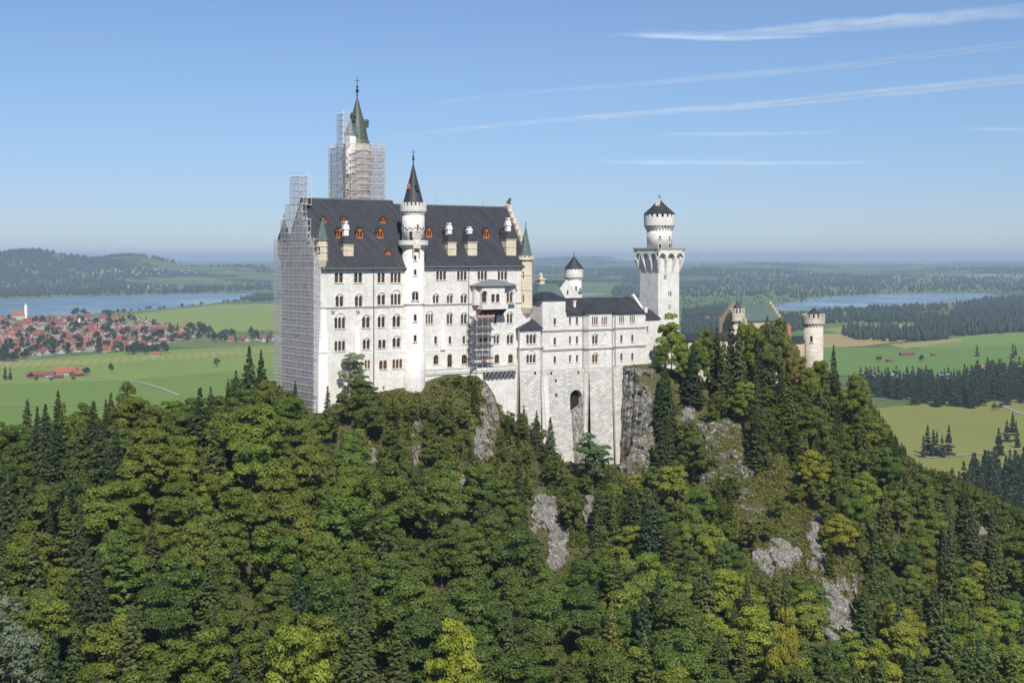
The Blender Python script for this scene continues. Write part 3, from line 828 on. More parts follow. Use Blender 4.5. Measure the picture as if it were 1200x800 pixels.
def dormer(u, v, left, w, h, parent):
    """small gabled roof window, its front seen with its foot at (u, v)"""
    a, b, z, k = roof_pt(u, v, left)
    f = lambda x, y, zz: F(a + x, b + y, z + zz)
    r = w / 2; dp = (h * 1.35) / k + .3
    bm = MB()
    bm.fbox(f, -r, -r + .22, -.02, .25, -.3, h); bm.fbox(f, r - .22, r, -.02, .25, -.3, h)
    bm.fbox(f, -r, r, -.06, .3, -.3, .3)
    bm.prism([f(-r, -.01, h * .82), f(r, -.01, h * .82), f(0, -.01, h * 1.35)], [f(-r, .24, h * .82), f(r, .24, h * .82), f(0, .24, h * 1.35)])
    bm.fbox(f, -.09, .09, -.01, .2, .3, h)
    d = bm.build('dormer', M['orange'], parent)
    bm = MB()
    bm.fbox(f, -r + .03, r - .03, .252, dp, -.3, h)
    for s in (-1, 1):
        P = [(0, h * 1.35 + .12), (s * (r + .28), h * .70), (s * (r + .28), h * .70 - .16), (0, h * 1.35 - .06)]
        bm.prism([f(x, -.3, zz) for x, zz in P], [f(x, dp + .2, zz) for x, zz in P])
    bm.build('dormer_roof', M['slate'], parent)
    bm = MB(); bm.quad(f(-r + .2, .2, .3), f(r - .2, .2, .3), f(r - .2, .2, h * .83), f(-r + .2, .2, h * .83)); bm.build('dormer_pane', M['glass'], parent)

for u, v in ((398.2, 279), (421.5, 279), (445.5, 279)): dormer(u, v, True, 2.1, 2.5, rl)
for u, v in ((379.5, 261), (402.8, 261), (449, 261.5)): dormer(u, v, True, 1.7, 1.5, rl)
dormer(455, 298, True, 1.5, 1.3, rl)
for u, v in ((502.7, 278), (524, 278.5), (548.8, 278.5), (570, 279), (591, 279.5)): dormer(u, v, False, 2.1, 2.5, rr_)

def eave_chimney(u0, u1, vt, vb, vflue, vcorb, left):
    """cream block rising from the eaves with a hipped slate cap and a stepped white flue"""
    bw_ = (BL if left else 0.0)
    b0 = roof_pt((u0 + u1) / 2, vb, left)[1]
    f = face((A(u0, b0), b0), (A(u1, b0), b0)); w = f.L; uc = (u0 + u1) / 2
    zt, zbm, zf, zc = f.at(uc, vt)[1], f.at(uc, vb)[1], f.at(uc, vflue)[1], f.at(uc, vcorb)[1]
    bm = MB()
    bm.fbox(f, 0, w, 0, 4.2, zbm - .8, zt)
    bm.fbox(f, -.12, w + .12, -.12, 4, (zt + zbm) / 2 - .1, (zt + zbm) / 2 + .1)
    bm.fbox(f, -.2, w + .2, -.2, 4.3, zt - .45, zt - .02)
    o = bm.build('eave_chimney', M['cream'], palace)
    hh = 2.4
    fq = face((A(u0, bw_), bw_), (A(u1, bw_), bw_)); wq = fq.L; zc = fq.at(uc, vcorb)[1]; zq = (ze_l if left else ze_r) - 1.75
    cbm = MB(); cbm.hexa([fq(wq * .3, -.3, zc), fq(wq * .7, -.3, zc), fq(wq * .7, .02, zc), fq(wq * .3, .02, zc), fq(-.1, -1.0, zq), fq(wq + .1, -1.0, zq), fq(wq + .1, .02, zq), fq(-.1, .02, zq)])
    cbm.build('corbel', M['cream'], o)
    bm = MB()
    bm.hexa([f(-.35, -.4, zt), f(w + .35, -.4, zt), f(w + .35, 5, zt), f(-.35, 5, zt), f(w * .3, 1.1, zt + hh), f(w * .7, 1.1, zt + hh), f(w * .7, 5.2, zt + hh), f(w * .3, 5.2, zt + hh)])
    bm.build('cap_roof', M['slate'], o)
    bm = MB(); c = w / 2; zh = zt + hh - .3
    Hf = zf - zh
    bm.fbox(f, c - .75, c + .75, 1.3, 2.6, zh, zh + Hf * .45)
    bm.fbox(f, c - .95, c + .95, 1.15, 2.75, zh + Hf * .45 + .003, zh + Hf * .55)
    bm.fbox(f, c - .9, c - .35, 1.4, 2.4, zh + Hf * .55 + .003, zh + Hf * .78); bm.fbox(f, c + .35, c + .9, 1.4, 2.4, zh + Hf * .55 + .003, zh + Hf * .78)
    bm.fbox(f, c - .3, c + .3, 1.35, 2.5, zh + Hf * .55 + .003, zh + Hf * .9)
    bm.fbox(f, c - .5, c + .5, 1.25, 2.6, zh + Hf * .9 + .003, zf)
    bm.build('flue', M['white'], o)
eave_chimney(402.7, 414.3, 285.5, 300, 259, 314.5, True)
eave_chimney(525, 534.7, 283, 299.5, 261, 313.5, False)
eave_chimney(548.3, 559, 282.5, 299.5, 265.5, 313.5, False)
eave_chimney(593.5, 604.8, 279.5, 299.5, 255, 312.5, False)

# corner turrets
def corner_turret(a, b, r, z0, z1, ztip, zfin, cone_m, bat=False, foot=4.0, n=8, wall_m=None):
    c = F(a, b, 0); c = (c[0], c[1])
    bm = MB()
    prof = [(.3, z0 - foot), (r * .75, z0 - foot * .55), (r * 1.08, z0 - .5), (r * 1.08, z0), (r, z0 + .02), (r, z1)]
    bm.lathe(c, prof, n, rot=TH + math.pi / n)
    for zz in (z0 + (z1 - z0) * .36, z0 + (z1 - z0) * .68): bm.lathe(c, [(r, zz - .2), (r + .16, zz - .12), (r + .16, zz + .12), (r, zz + .2)], n, rot=TH + math.pi / n)
    o = bm.build('corner_turret', wall_m or M['cream'], palace)
    if bat: battlement(c, r + .45, z1, z1 + 1.3, 12, o, M['cream'], rim=.3); zc = z1 + .5; rc = r
    else: zc = z1; rc = r + .35
    cone_roof(c, rc, zc, ztip, n, m=cone_m, parent=o, rot=TH + math.pi / n)
    finial(c, ztip, zfin, o, .16)
    return c, o
def tz(v, a, b): return -(v - VH) / FPX * F(a, b, 0)[1]
c, o = corner_turret(.6, BL + .1, 1.65, tz(303, 0, BL), tz(281.5, 0, BL), tz(254, 0, BL), tz(247, 0, BL), M['copper'])
f = tangent(c, 1.56, 374); b = MB(); b.fbox(f, -.28, .28, -.06, .2, tz(298, 0, BL), tz(289, 0, BL)); b.build('loophole', M['dark'], o)
corner_turret(.3, WB - .5, 1.8, tz(296, 0, WB), tz(281, 0, WB), tz(255, 0, WB), tz(250, 0, WB), M['slate'])
aE = A(616.2, .4)
c, o = corner_turret(aE, .4, 2.25, tz(359, aE, 0), tz(304.5, aE, 0), tz(264, aE, 0), tz(259, aE, 0), M['copper'], bat=True)
for v0, v1 in ((326, 318), (354, 345)):
    f = tangent(c, 2.12, 613); b = MB(); b.fbox(f, -.28, .28, -.06, .2, tz(v0, aE, 0), tz(v1, aE, 0)); b.build('loophole', M['dark'], o)
# east gable parapet with the bronze lion on its top
bm = MB()
bc = WB / 2
for s, be in ((-1, 0.0), (1, WB)):
    n = 9
    for i in range(n):
        t0, t1 = i / n, (i + 1) / n
        b0, b1 = be + (bc - be) * t0, be + (bc - be) * t1
        zz0 = ze_r + (zr_r - ze_r) * t0 - .6
        bm.fbox(F, LA - 1.02, LA + .15, min(b0, b1), max(b0, b1) - .002, zz0, ze_r + (zr_r - ze_r) * t1 + .7)
zl = Z(240.5, 601, bc)
bm.fbox(F, LA - 1.1, LA + .6, bc - 1.0, bc + 1.0, zr_r - 1, zl)
bm.build('gable_parapet', M['cream'], palace)
bm = MB()
f = lambda x, y, z: F(LA - .3 + y, bc - x, zl + z)
def blob(p, q, r0, r1, n=8):
    p, q = Vector(p), Vector(q); d = (q - p).normalized()
    x = d.cross(Vector((0, 1, .01))).normalized(); y = d.cross(x)
    prof = [(0, .3), (.12, .8), (.3, 1), (.7, 1), (.88, .8), (1, .3)]
    rings = []
    for t_, k in prof:
        c_ = p + (q - p) * t_; rr = (r0 + (r1 - r0) * t_) * k
        rings.append([c_ + (x * math.cos(2 * math.pi * i / n) + y * math.sin(2 * math.pi * i / n)) * rr for i in range(n)])
    for i in range(len(rings) - 1): bm.prism([f(*v) for v in rings[i]], [f(*v) for v in rings[i + 1]])
blob((-.6, 0, .5), (.7, 0, 1.5), .5, .6); blob((.6, 0, 1.4), (1.2, 0, 2.3), .5, .42); blob((.8, .2, 1.4), (.95, .2, 0), .2, .14); blob((.8, -.2, 1.4), (.95, -.2, 0), .2, .14)
blob((-.7, .25, .6), (.1, .3, 0), .25, .2); blob((-.7, -.25, .6), (.1, -.3, 0), .25, .2); blob((-.8, 0, .5), (-1.1, 0, 1.5), .12, .1); blob((1.1, 0, 2.1), (1.6, 0, 2.0), .25, .18)
bm.build('gable_lion', M['bronze'], palace)
bm = MB()
for a_, b_, z_, h_ in ((A(511, bcr), bcr, zr_r, 3.6), (A(566, bcr), bcr, zr_r, 3.6), (3, bcl, zr_l, 2.5)): bm.bar(F(a_, b_, z_), F(a_, b_, z_ + h_), .06)
bm.build('lightning_rod', M['lead'], palace)
# the throne-room loggia: a shallow bay with hipped lead roof and a bracketed balcony
fb = face((A(556, -1.6), -1.6), (A(604, -1.2), -1.2))
fo = face((A(564.5, -2.8), -2.8), (A(591.5, -2.8), -2.8))
zt, zm, zlow = fo.at(578, 334.5)[1], fo.at(578, 355.5)[1], fo.at(578, 360.5)[1]
Ho = openings(fo, [(564.8,570.5,340,354,1,1,1),(575.8,580,344,354,1),(581.3,585.6,344,354,1)], palace)
Hb = openings(fb, [(593.8,600.8,341,354,2,1,1)], palace)
bm = MB()
wall(bm, fo, 0, fo.L, zlow, zt, Ho); bm.fbox(fo, 0, fo.L, .52, 2.9, zlow, zt)
wall(bm, fb, 0, fb.L, zm - .2, zt, Hb)
bm.fbox(fb, 0, .3, .01, 1.7, zm - .2, zt); bm.fbox(fb, fb.L - .3, fb.L, .01, 1.3, zm - .2, zt)
bm.fbox(fb, 0, fb.L, .01, 1.7, zm - .5, zm - .202)
bm.fbox(fo, -.4, fo.L + .4, -1.2, 2.6, zlow - .45, zlow - .003)
bm.fbox(fo, -.4, fo.L + .4, -1.2, -1.0, zlow, zlow + 1.05); bm.fbox(fo, -.4, -.2, -1.0, .0, zlow, zlow + 1.05); bm.fbox(fo, fo.L + .2, fo.L + .4, -1.0, .0, zlow, zlow + 1.05)
lg = bm.build('loggia', M['lime'], palace)
bm = MB()
for i in range(7):
    a = -.1 + (fo.L + .2) * i / 6
    bm.hexa([fo(a - .18, 2.0, zlow - 2.6), fo(a + .18, 2.0, zlow - 2.6), fo(a + .18, 2.8, zlow - 2.6), fo(a - .18, 2.8, zlow - 2.6), fo(a - .18, -1.0, zlow - .46), fo(a + .18, -1.0, zlow - .46), fo(a + .18, 2.8, zlow - .46), fo(a - .18, 2.8, zlow - .46)])
bm.build('balcony_bracket', M['brown'], lg)
bm = MB()
P = [fb(-.8, -.6, zt), fo(-.6, -.7, zt - .15), fo(fo.L + .6, -.7, zt - .15), fb(fb.L + .9, -.6, zt), fb(fb.L + .9, 1.8, zt), fb(-.8, 1.8, zt)]
apx = [fb(fb.L * .25, 1.2, zt + 1.3), fo(fo.L * .42, 1.3, zt + 2.0), fo(fo.L * .58, 1.3, zt + 2.0), fb(fb.L * .78, 1.2, zt + 1.3), fb(fb.L * .78, 1.79, zt + 1.3), fb(fb.L * .25, 1.79, zt + 1.3)]
bm.prism(P, apx); bm.build('loggia_roof', M['lead'], lg)
# terrace along the foot with brackets below its end
ft = face((A(499, -2.4), -2.4), (A(606, -2.4), -2.4))
zt0, zt1 = ft.at(550, 437)[1], ft.at(550, 431)[1]
bm = MB()
bm.fbox(ft, 0, ft.L, 0, 2.4, zt0, zt0 + .5)
bm.fbox(ft, 0, ft.L, -.15, .15, zt0 + .503, zt1); bm.fbox(ft, -.1, ft.L + .1, -.3, .3, zt1 + .003, zt1 + .25)
bm.fbox(ft, 0, ft.L * .62, .3, 2.4, zt0 - 14, zt0 - .003)
bm.build('terrace', M['lime'], palace)
bm = MB()
for i in range(8):
    a = ft.L * .655 + (ft.L * .335) * i / 7
    bm.hexa([ft(a - .25, 1.9, zt0 - 2.2), ft(a + .25, 1.9, zt0 - 2.2), ft(a + .25, 2.4, zt0 - 2.2), ft(a - .25, 2.4, zt0 - 2.2), ft(a - .25, 0, zt0 - .4), ft(a + .25, 0, zt0 - .4), ft(a + .25, 2.4, zt0 - .02), ft(a - .25, 2.4, zt0 - .02)])
bm.build('terrace_bracket', M['lime'], palace)

# ------------------------------------------------------------------ round stair tower between the two halves
sa = A(484.3, -1.2); sc_ = F(sa, -1.2, 0); sc_ = (sc_[0], sc_[1]); SR = 3.35
vz = lambda v, Y=None: -(v - VH) / FPX * (Y or sc_[1] - SR)
stair = thing('stair_tower', (*sc_, vz(470)), 'round white stair tower with crenellated crown and grey pointed spire, midway along the palace front', 'tower')
bm = MB(); bm.lathe(sc_, [(SR + .35, vz(520)), (SR + .35, vz(412)), (SR, vz(411)), (SR, vz(288))], 40); bm.build('shaft', M['lime'], stair, smooth=True)
bm = MB(); bm.lathe(sc_, [(SR, vz(292)), (SR + 1.25, vz(287)), (SR + 1.25, vz(281.5)), (SR + 1.05, vz(281.5)), (SR + 1.05, vz(286)), (SR, vz(286))], 40); bm.build('gallery', M['lime'], stair)
R2 = 3.45
bm = MB(); bm.lathe(sc_, [(R2, vz(286.5)), (R2, vz(247))], 40); bm.build('upper_drum', M['lime'], stair, smooth=True)
battlement(sc_, R2 + .62, vz(247.5), vz(237), 20, stair, M['lime'], corb=R2, frac=.35)
sp = cone_roof(sc_, R2 - .15, vz(240), vz(189), 24, m=M['slate'], parent=stair, flare=.1)
finial(sc_, vz(189), vz(173), stair, .3)
for u, v in ((478, 221),): 
    f = tangent(sc_, 2.55, u); b = MB(); z = vz(v)
    b.fbox(f, -.35, .35, -.1, 1.2, z, z + .9); b.prism([f(-.4, -.12, z + .9), f(.4, -.12, z + .9), f(0, -.12, z + 1.5)], [f(-.4, 1.2, z + .9), f(.4, 1.2, z + .9), f(0, 1.2, z + 1.5)])
    b.build('dormer', M['orange'], sp)
    f = tangent(sc_, 2.4, 489); b = MB(); b.fbox(f, -.5, .5, -.3, 1.2, z - .5, z + .8); b.prism([f(-.6, -.35, z + .8), f(.6, -.35, z + .8), f(0, -.35, z + 1.6)], [f(-.6, 1.2, z + .8), f(.6, 1.2, z + .8), f(0, 1.2, z + 1.6)])
    b.build('dormer', M['slate'], sp)
bm = MB()                            # blind arcade of the drum
for i in range(14):
    t = 2 * math.pi * i / 14
    n = (math.cos(t), math.sin(t)); d = (-n[1], n[0])
    f = lambda a, b, z, n=n, d=d: (sc_[0] + n[0] * (R2 - b) + d[0] * a, sc_[1] + n[1] * (R2 - b) + d[1] * a, z)
    zc = vz(269); r = .55
    for k in range(6):
        t0, t1 = math.pi * k / 6, math.pi * (k + 1) / 6
        gg = lambda rr, tt, bb: f(-rr * math.cos(tt), bb, zc + rr * math.sin(tt))
        bm.hexa([gg(r, t0, -.16), gg(r + .2, t0, -.16), gg(r + .2, t0, .05), gg(r, t0, .05), gg(r, t1, -.16), gg(r + .2, t1, -.16), gg(r + .2, t1, .05), gg(r, t1, .05)])
bm.build('blind_arcade', M['trim'], stair)
for u, v0, v1, w in ((481.5, 282, 271, 1.0), (473, 270, 263, .55), (489.5, 270, 263, .55)):
    slit(tangent(sc_, R2, u), vz(v0), vz(v1), w, stair)
f = tangent(sc_, SR, 486.5)
for v0, v1, w, n in ((322, 315.5, .75, 1), (376, 368, .8, 1), (400, 392.5, .8, 1), (426.5, 419.5, .8, 1)): slit(f, vz(v0), vz(v1), w, stair, n)
slit(f, vz(351.5), vz(341), 1.9, stair, 2)
slit(f, vz(305), vz(299), .7, stair)
bm = MB(); bm.lathe(sc_, [(SR, vz(358)), (SR + .2, vz(357.6)), (SR + .2, vz(356.3)), (SR, vz(356))], 40); bm.build('string_course', M['trim'], stair)
# cream oriel hung under the gallery
f = tangent(sc_, SR, 487.5); b = MB()
b.fbox(f, -1.15, 1.15, -1.2, .5, vz(291), vz(279)); b.fbox(f, -1.35, 1.35, -1.4, .5, vz(279) + .003, vz(277.8))
for x in (-1, 1): b.hexa([f(x * .95 - .2, -.2, vz(302)), f(x * .95 + .2, -.2, vz(302)), f(x * .95 + .2, .3, vz(302)), f(x * .95 - .2, .3, vz(302)), f(x * .95 - .2, -1.1, vz(291.1)), f(x * .95 + .2, -1.1, vz(291.1)), f(x * .95 + .2, .3, vz(291.1)), f(x * .95 - .2, .3, vz(291.1))])
b.build('hanging_oriel', M['cream'], stair)

# ------------------------------------------------------------------ scaffolds
def scaffold(name, loc, label, faces, group='scaffolds on the castle under repair', net='net', tube=.055):
    """faces: (frame, length, z0, z1, width) ; every face gets tubes, decks and a sheet of netting"""
    root = thing(name, loc, label, 'scaffold', group)
    tb, dk, rd, nt = MB(), MB(), MB(), MB()
    rs = random.Random(len(label))
    for f, L, z0, z1, wd in faces:
        nb = max(1, round(L / 2.6)); nl = max(1, round((z1 - z0) / 2.1))
        for i in range(nb + 1):
            a = L * i / nb
            for b in (-wd, -.25):
                tb.bar(f(a, b, z0), f(a, b, z1 + rs.uniform(.2, 1.3)), tube)
        for j in range(nl + 1):
            z = z0 + (z1 - z0) * j / nl
            for b in (-wd - .34, -.25): tb.bar(f(-.3, b, z), f(L + .3, b, z), tube * .8)
            for i in range(nb + 1): tb.bar(f(L * i / nb, -wd - .15, z), f(L * i / nb, -.2, z), tube * .9)
            dk.fbox(f, .02, L - .02, -wd + .06, -.32, z + .06, z + .14)
            rd.bar(f(0, -wd - .36, z + 1.05), f(L, -wd - .36, z + 1.05), tube * .7)
            if rs.random() < .8 and j < nl:
                i = rs.randrange(nb); s = rs.choice((0, 1))
                tb.bar(f(L * (i + s) / nb, -wd - .06, z), f(L * (i + 1 - s) / nb, -wd - .06, z + (z1 - z0) / nl), tube * .8)
        if net:
            na, nz = nb * 3, nl * 3
            vs = []
            for j in range(nz + 1):
                for i in range(na + 1):
                    bw = .12 * math.sin(math.pi * ((i / 3) % 1)) * (.6 + .3 * rs.random())
                    vs.append(f(L * i / na, -wd - .14 - bw, z0 + (z1 - z0) * j / nz))
            nt.add(vs, [(j * (na + 1) + i, j * (na + 1) + i + 1, (j + 1) * (na + 1) + i + 1, (j + 1) * (na + 1) + i) for j in range(nz) for i in range(na) if rs.random() > .012])
    tb.build('tube_frame', M['steel'], root)
    dk.build('deck', M['board'], root)
    rd.build('guard_rail', M['redrail'], root)
    if net: nt.build('netting', M[net], root)
    return root
zT = lambda v: -(v - VH) / FPX * 411
fw = lambda b0, b1, a=-.6: face((a, b1), (a, b0))      # faces turned to the west
steps = [(25.8, -1.2, -46.0, zT(281)), (21.0, 3.2, zT(281), zT(258)), (17.8, 6.2, zT(258), zT(240)), (14.6, 8.2, zT(240), zT(208))]
fs = []
for b1, b0, z0, z1 in steps: fs.append((fw(b0, b1), b1 - b0, z0 + .01, z1, 1.4))
f2 = face((-2.0, WB + 1.6), (-2.0, WB + 1.9))
fs.append((face((-2.3, BL - 0.15), (-.1, BL - 0.15)), 2.0, -40, zT(300), .35))
fs.append((face((2.2, 14.4), (2.2, 8.4)), 6.0, zr_l - 2, zT(208), 1.4))
scaffold('gable_scaffold', F(-1.5, 12, -46), 'tall netted scaffold stepping up the west gable end of the white palace', fs)
bm = MB()                             # hoist run and a few openings in the net
# the north tower: white shaft, green spire, a small turret beside it; its head is scaffolded
NA, NB = 29.6, 33.0
nY = F(NA, NB, 0)[1]
nz = lambda v: -(v - VH) / FPX * nY
nc = F(NA, NB, 0); nc = ((418.6 - 600) / FPX * nY, nY)
keep = thing('north_tower', (*nc, -45), 'tallest tower of the castle, white shaft with green copper spire rising out of scaffolding', 'tower')
bm = MB(); bm.lathe(nc, [(4.6, -52), (4.6, nz(205)), (5.0, nz(201)), (5.0, nz(176)), (4.5, nz(175)), (4.5, nz(170))], 32); bm.build('shaft', M['gate_pale'], keep, smooth=False)
bm = MB()
for zz in (nz(222), nz(186)): bm.lathe(nc, [(4.6, zz - .5), (5.5, zz), (5.5, zz + .5), (4.6, zz + .6)], 32)
bm.build('string_course', M['lime'], keep)
sp = cone_roof(nc, 4.5, nz(169.5), nz(112), 16, m=M['copper_dark'], parent=keep, flare=.2)
finial(nc, nz(112), nz(88), keep, .36)
for u, vv in ((430, 150), (413, 143)):
    f = tangent(nc, 3.2, u); z = nz(vv); b = MB()
    b.fbox(f, -.55, .55, -.5, 1.5, z, z + 1.6); b.prism([f(-.75, -.6, z + 1.6), f(.75, -.6, z + 1.6), f(0, -.6, z + 2.7)], [f(-.75, 1.5, z + 1.6), f(.75, 1.5, z + 1.6), f(0, 1.5, z + 2.7)])
    b.build('dormer', M['copper_dark'], sp)
tc_ = ((411 - 600) / FPX * (nY - 3.6), nY - 3.6)
bm = MB(); bm.lathe(tc_, [(1.9, nz(205)), (1.9, nz(160.5)), (2.15, nz(160)), (2.15, nz(158.5))], 20); tr_ = bm.build('side_turret', M['white'], keep)
cone_roof(tc_, 2.35, nz(159.5), nz(140), 16, m=M['copper'], parent=tr_)
finial(tc_, nz(140), nz(133), tr_, .16)
hs = 6.0
q = lambda x, y: (lambda P: (CT * (P[0] - A0X) + ST * (P[1] - A0Y), -ST * (P[0] - A0X) + CT * (P[1] - A0Y)))((nc[0] + CT * x - ST * y, nc[1] + ST * x + CT * y))
cs = [q(-hs, -hs), q(hs, -hs), q(hs, hs), q(-hs, hs)]
fs = []
for i in range(4):
    f = face(cs[i], cs[(i + 1) % 4]); fs.append((f, f.L, -10, nz(171) - (1.0 if i % 2 else 0), 1.2))
k0, k1 = q(-hs + .4, -1.0), q(-hs + .4, -4.4)
fs.append((face(q(-hs + .2, 0.6), q(-hs + .2, -3.4)), 4.0, nz(171), nz(136), 1.2)); fs.append((face(q(-hs - 1, -3.4), q(-hs + 1.2, -3.4)), 2.2, nz(171), nz(136), .5))
scaffold('tower_scaffold', (*nc, -10), 'square netted scaffold wrapped round the head of the tall green spired tower', fs, net='net_thin')
# small scaffold in front of the loggia
fo2 = face((A(556.5, -2.2), -2.2), (A(576, -2.2), -2.2))
z0s, z1s = zt0 + .52, fo2.at(565, 370)[1]
root = thing('loggia_scaffold', fo2(0, 0, z0s), 'narrow open scaffold with dark decks standing on the terrace below the loggia', 'scaffold', 'scaffolds on the castle under repair')
tb, dk, rd, wh, st_ = MB(), MB(), MB(), MB(), MB()
for i in range(4):
    for b in (-1.2, .6): tb.bar(fo2(fo2.L * i / 3, b, z0s), fo2(fo2.L * i / 3, b, z1s + .6), .06)
for v in (426, 419.5, 405, 394.5, 386, 376):
    z = fo2.at(565, v)[1]
    dk.fbox(fo2, -.1, fo2.L + .1, -1.25, .65, z - .28, z + .12)
    for b in (-1.25, .65): tb.bar(fo2(-.2, b, z + 1.1), fo2(fo2.L + .2, b, z + 1.1), .05)
    rd.bar(fo2(-.1, -1.3, z + .75), fo2(fo2.L + .1, -1.3, z + .75), .06); rd.build('guard_rail', M['redrail'], root); rd = MB()
zz = fo2.at(565, 370.5)[1]
dk.fbox(fo2, -.3, fo2.L + .3, -1.4, .7, zz, zz + .12)
rd.fbox(fo2, -.3, fo2.L + .3, -1.45, -1.405, zz - .2, zz + .35)
tb.build('tube_frame', M['steel'], root); dk.build('deck', M['darkboard'], root); rd.build('toe_board', M['redrail'], root)
fst = face((A(549.5, -2.2), -2.2), (A(556, -2.2), -2.2))
nfl = 12
for i in range(nfl):                  # the ladder tower beside it
    za, zb_ = z0s + (z1s - z0s) * i / nfl, z0s + (z1s - z0s) * (i + 1) / nfl
    for b in (-1.2, .5):
        for a in (0, fst.L): st_.bar(fst(a, b, za), fst(a, b, zb_), .08)
        st_.bar(fst(0, b, za), fst(fst.L, b, zb_) if i % 2 else fst(fst.L, b, za), .07)
    s0, s1 = ((0, fst.L), (fst.L, 0))[i % 2]
    st_.hexa([fst(s0, -1.0, za), fst(s0, .2, za), fst(s1, .2, zb_ - .1), fst(s1, -1.0, zb_ - .1), fst(s0, -1.0, za + .22), fst(s0, .2, za + .22), fst(s1, .2, zb_ + .12), fst(s1, -1.0, zb_ + .12)])
    st_.bar(fst(0, -1.25, zb_), fst(fst.L, -1.25, zb_), .07)
st_.build('ladder_tower', M['lead'], root)

# ------------------------------------------------------------------ the bower: lower wing on a high stone base
bower = thing('bower', F(110, 4, -45), 'lower white wing with string courses standing on a tall rough stone base beside the palace', 'building')
BB = -1.5
zs1 = lambda v, u, b=BB: Z(v, u, b)
plan = [(606, .5), (609, -2.6), (633, -3.2), (635.8, BB), (662.6, BB), (683.6, BB), (690.6, -4.0), (716.8, -4.0), (718.8, BB), (756.5, BB)]
PL = [(A(u, b), b) for u, b in plan]
segs = [face(PL[i], PL[i + 1]) for i in range(len(PL) - 1)]
ztop_base = Z(432, 660, BB)
tops = [Z(385, 620, -2.9)] * 3 + [Z(350.3, 650, BB)] + [Z(366, 672, BB), Z(366, 687, -2.5), Z(366, 704, -4), Z(366, 718, -3), Z(364.8, 735, BB)]
wins = {1: [], 2: [], 3: [], 4: [], 6: [], 8: []}
wins[1] = []
win_specs = {
    1: [(616.8, 628, 390.5, 402.5, 3, 1), (617, 627.8, 414, 425, 3, 1)],
    3: [(648.8, 651.8, 372.3, 380.5, 1), (648.8, 651.8, 395, 404, 1), (648.8, 651.8, 417, 425.5, 1)],
    4: [(666.9, 669.3, 371, 380, 1), (675, 677.6, 371, 380, 1), (666.9, 669.3, 393.5, 402.5, 1), (675, 677.6, 393.5, 402.5, 1), (666.9, 669.3, 415.5, 424, 1), (675, 677.6, 415.5, 424, 1)],
    6: [(693.8, 700.6, 370.8, 380.5, 3), (705, 711.5, 370.8, 380.5, 3), (694, 700.4, 391.5, 403, 2, 1), (694, 700.4, 414, 424.5, 2, 1, 1)],
    8: [(725.4, 731.3, 369.7, 378.5, 3), (738.3, 744.2, 369.4, 378, 3), (727, 729.6, 392, 401, 1), (739.8, 742.4, 391.5, 400.5, 1), (727, 729.6, 413.5, 422.3, 1), (739.8, 742.4, 413, 422, 1)]}
wb = MB(); base = MB(); sc2 = MB(); arch_holes = []
fa = segs[4]
aw0, aw1 = fa.at(667.2, 470)[0], fa.at(681.8, 470)[0]
za0, za1 = fa.at(675, 481)[1], fa.at(675, 456.5)[1]
for i, f in enumerate(segs):
    H = openings(f, win_specs[i], bower) if i in win_specs else []
    wall(wb, f, 0, f.L, ztop_base - .01, tops[i], H)
    wall(base, f, 0, f.L, -76, ztop_base - .012, [(aw0, aw1, za0, za1)] if i == 4 else [], batter=.035, depth=9.0)
    for k, v in enumerate((384.6, 406.6)):
        if k == 0 and i < 3: continue
        z = Z(v, 700, BB) if i > 2 else Z(407.3, 620, -3)
        sc2.fbox(f, -.2, f.L + .2, -.28 - .004 * (i % 2), .02, z - .5 - .005 * (i % 3), z + .005 * (i % 2))
# blind arches and their sills on the bay
f = segs[6]
for v0, v1 in ((392, 404), (414.5, 428)):
    a, zc = f.at(708, v0 + 2.5); r = .95; bl = MB()
    for k in range(12):
        t0, t1 = math.pi * k / 12, math.pi * (k + 1) / 12
        gg = lambda rr, tt, bb: f(a - rr * math.cos(tt), bb, zc + rr * math.sin(tt))
        bl.hexa([gg(r, t0, -.15), gg(r + .2, t0, -.15), gg(r + .2, t0, .02), gg(r, t0, .02), gg(r, t1, -.15), gg(r + .2, t1, -.15), gg(r + .2, t1, .02), gg(r, t1, .02)])
    if v0 == 392: zz = f.at(708, 403.3)[1]; bl.fbox(f, a - 1.1, a + 1.1, -.2, .02, zz - .25, zz)
    bl.build('blind_arch', M['lime'], bower)
# back walls
aB0, aB1 = PL[0][0], PL[-1][0]
for p, q_, zt_ in (((aB1, BB), (aB1, 12)), ((aB1, 12), (aB0, 12)), ((aB0, 12), (aB0, .5))) and [((aB1, BB), (aB1, 12), tops[8]), ((aB1, 12), (PL[4][0], 12), tops[4]), ((PL[4][0], 7), (PL[3][0] - .4, 7), tops[3]), ((PL[4][0], BB), (PL[4][0], 7), tops[3] - .004), ((PL[3][0] - .4, 7), (PL[3][0], BB), tops[3])]:
    f = face(p, q_); wall(wb, f, 0, f.L, -60, zt_)
wb.build('wall', M['lime'], bower)
base.build('stone_base', M['ashlar'], bower)
sc2.build('string_course', M['trim'], bower)
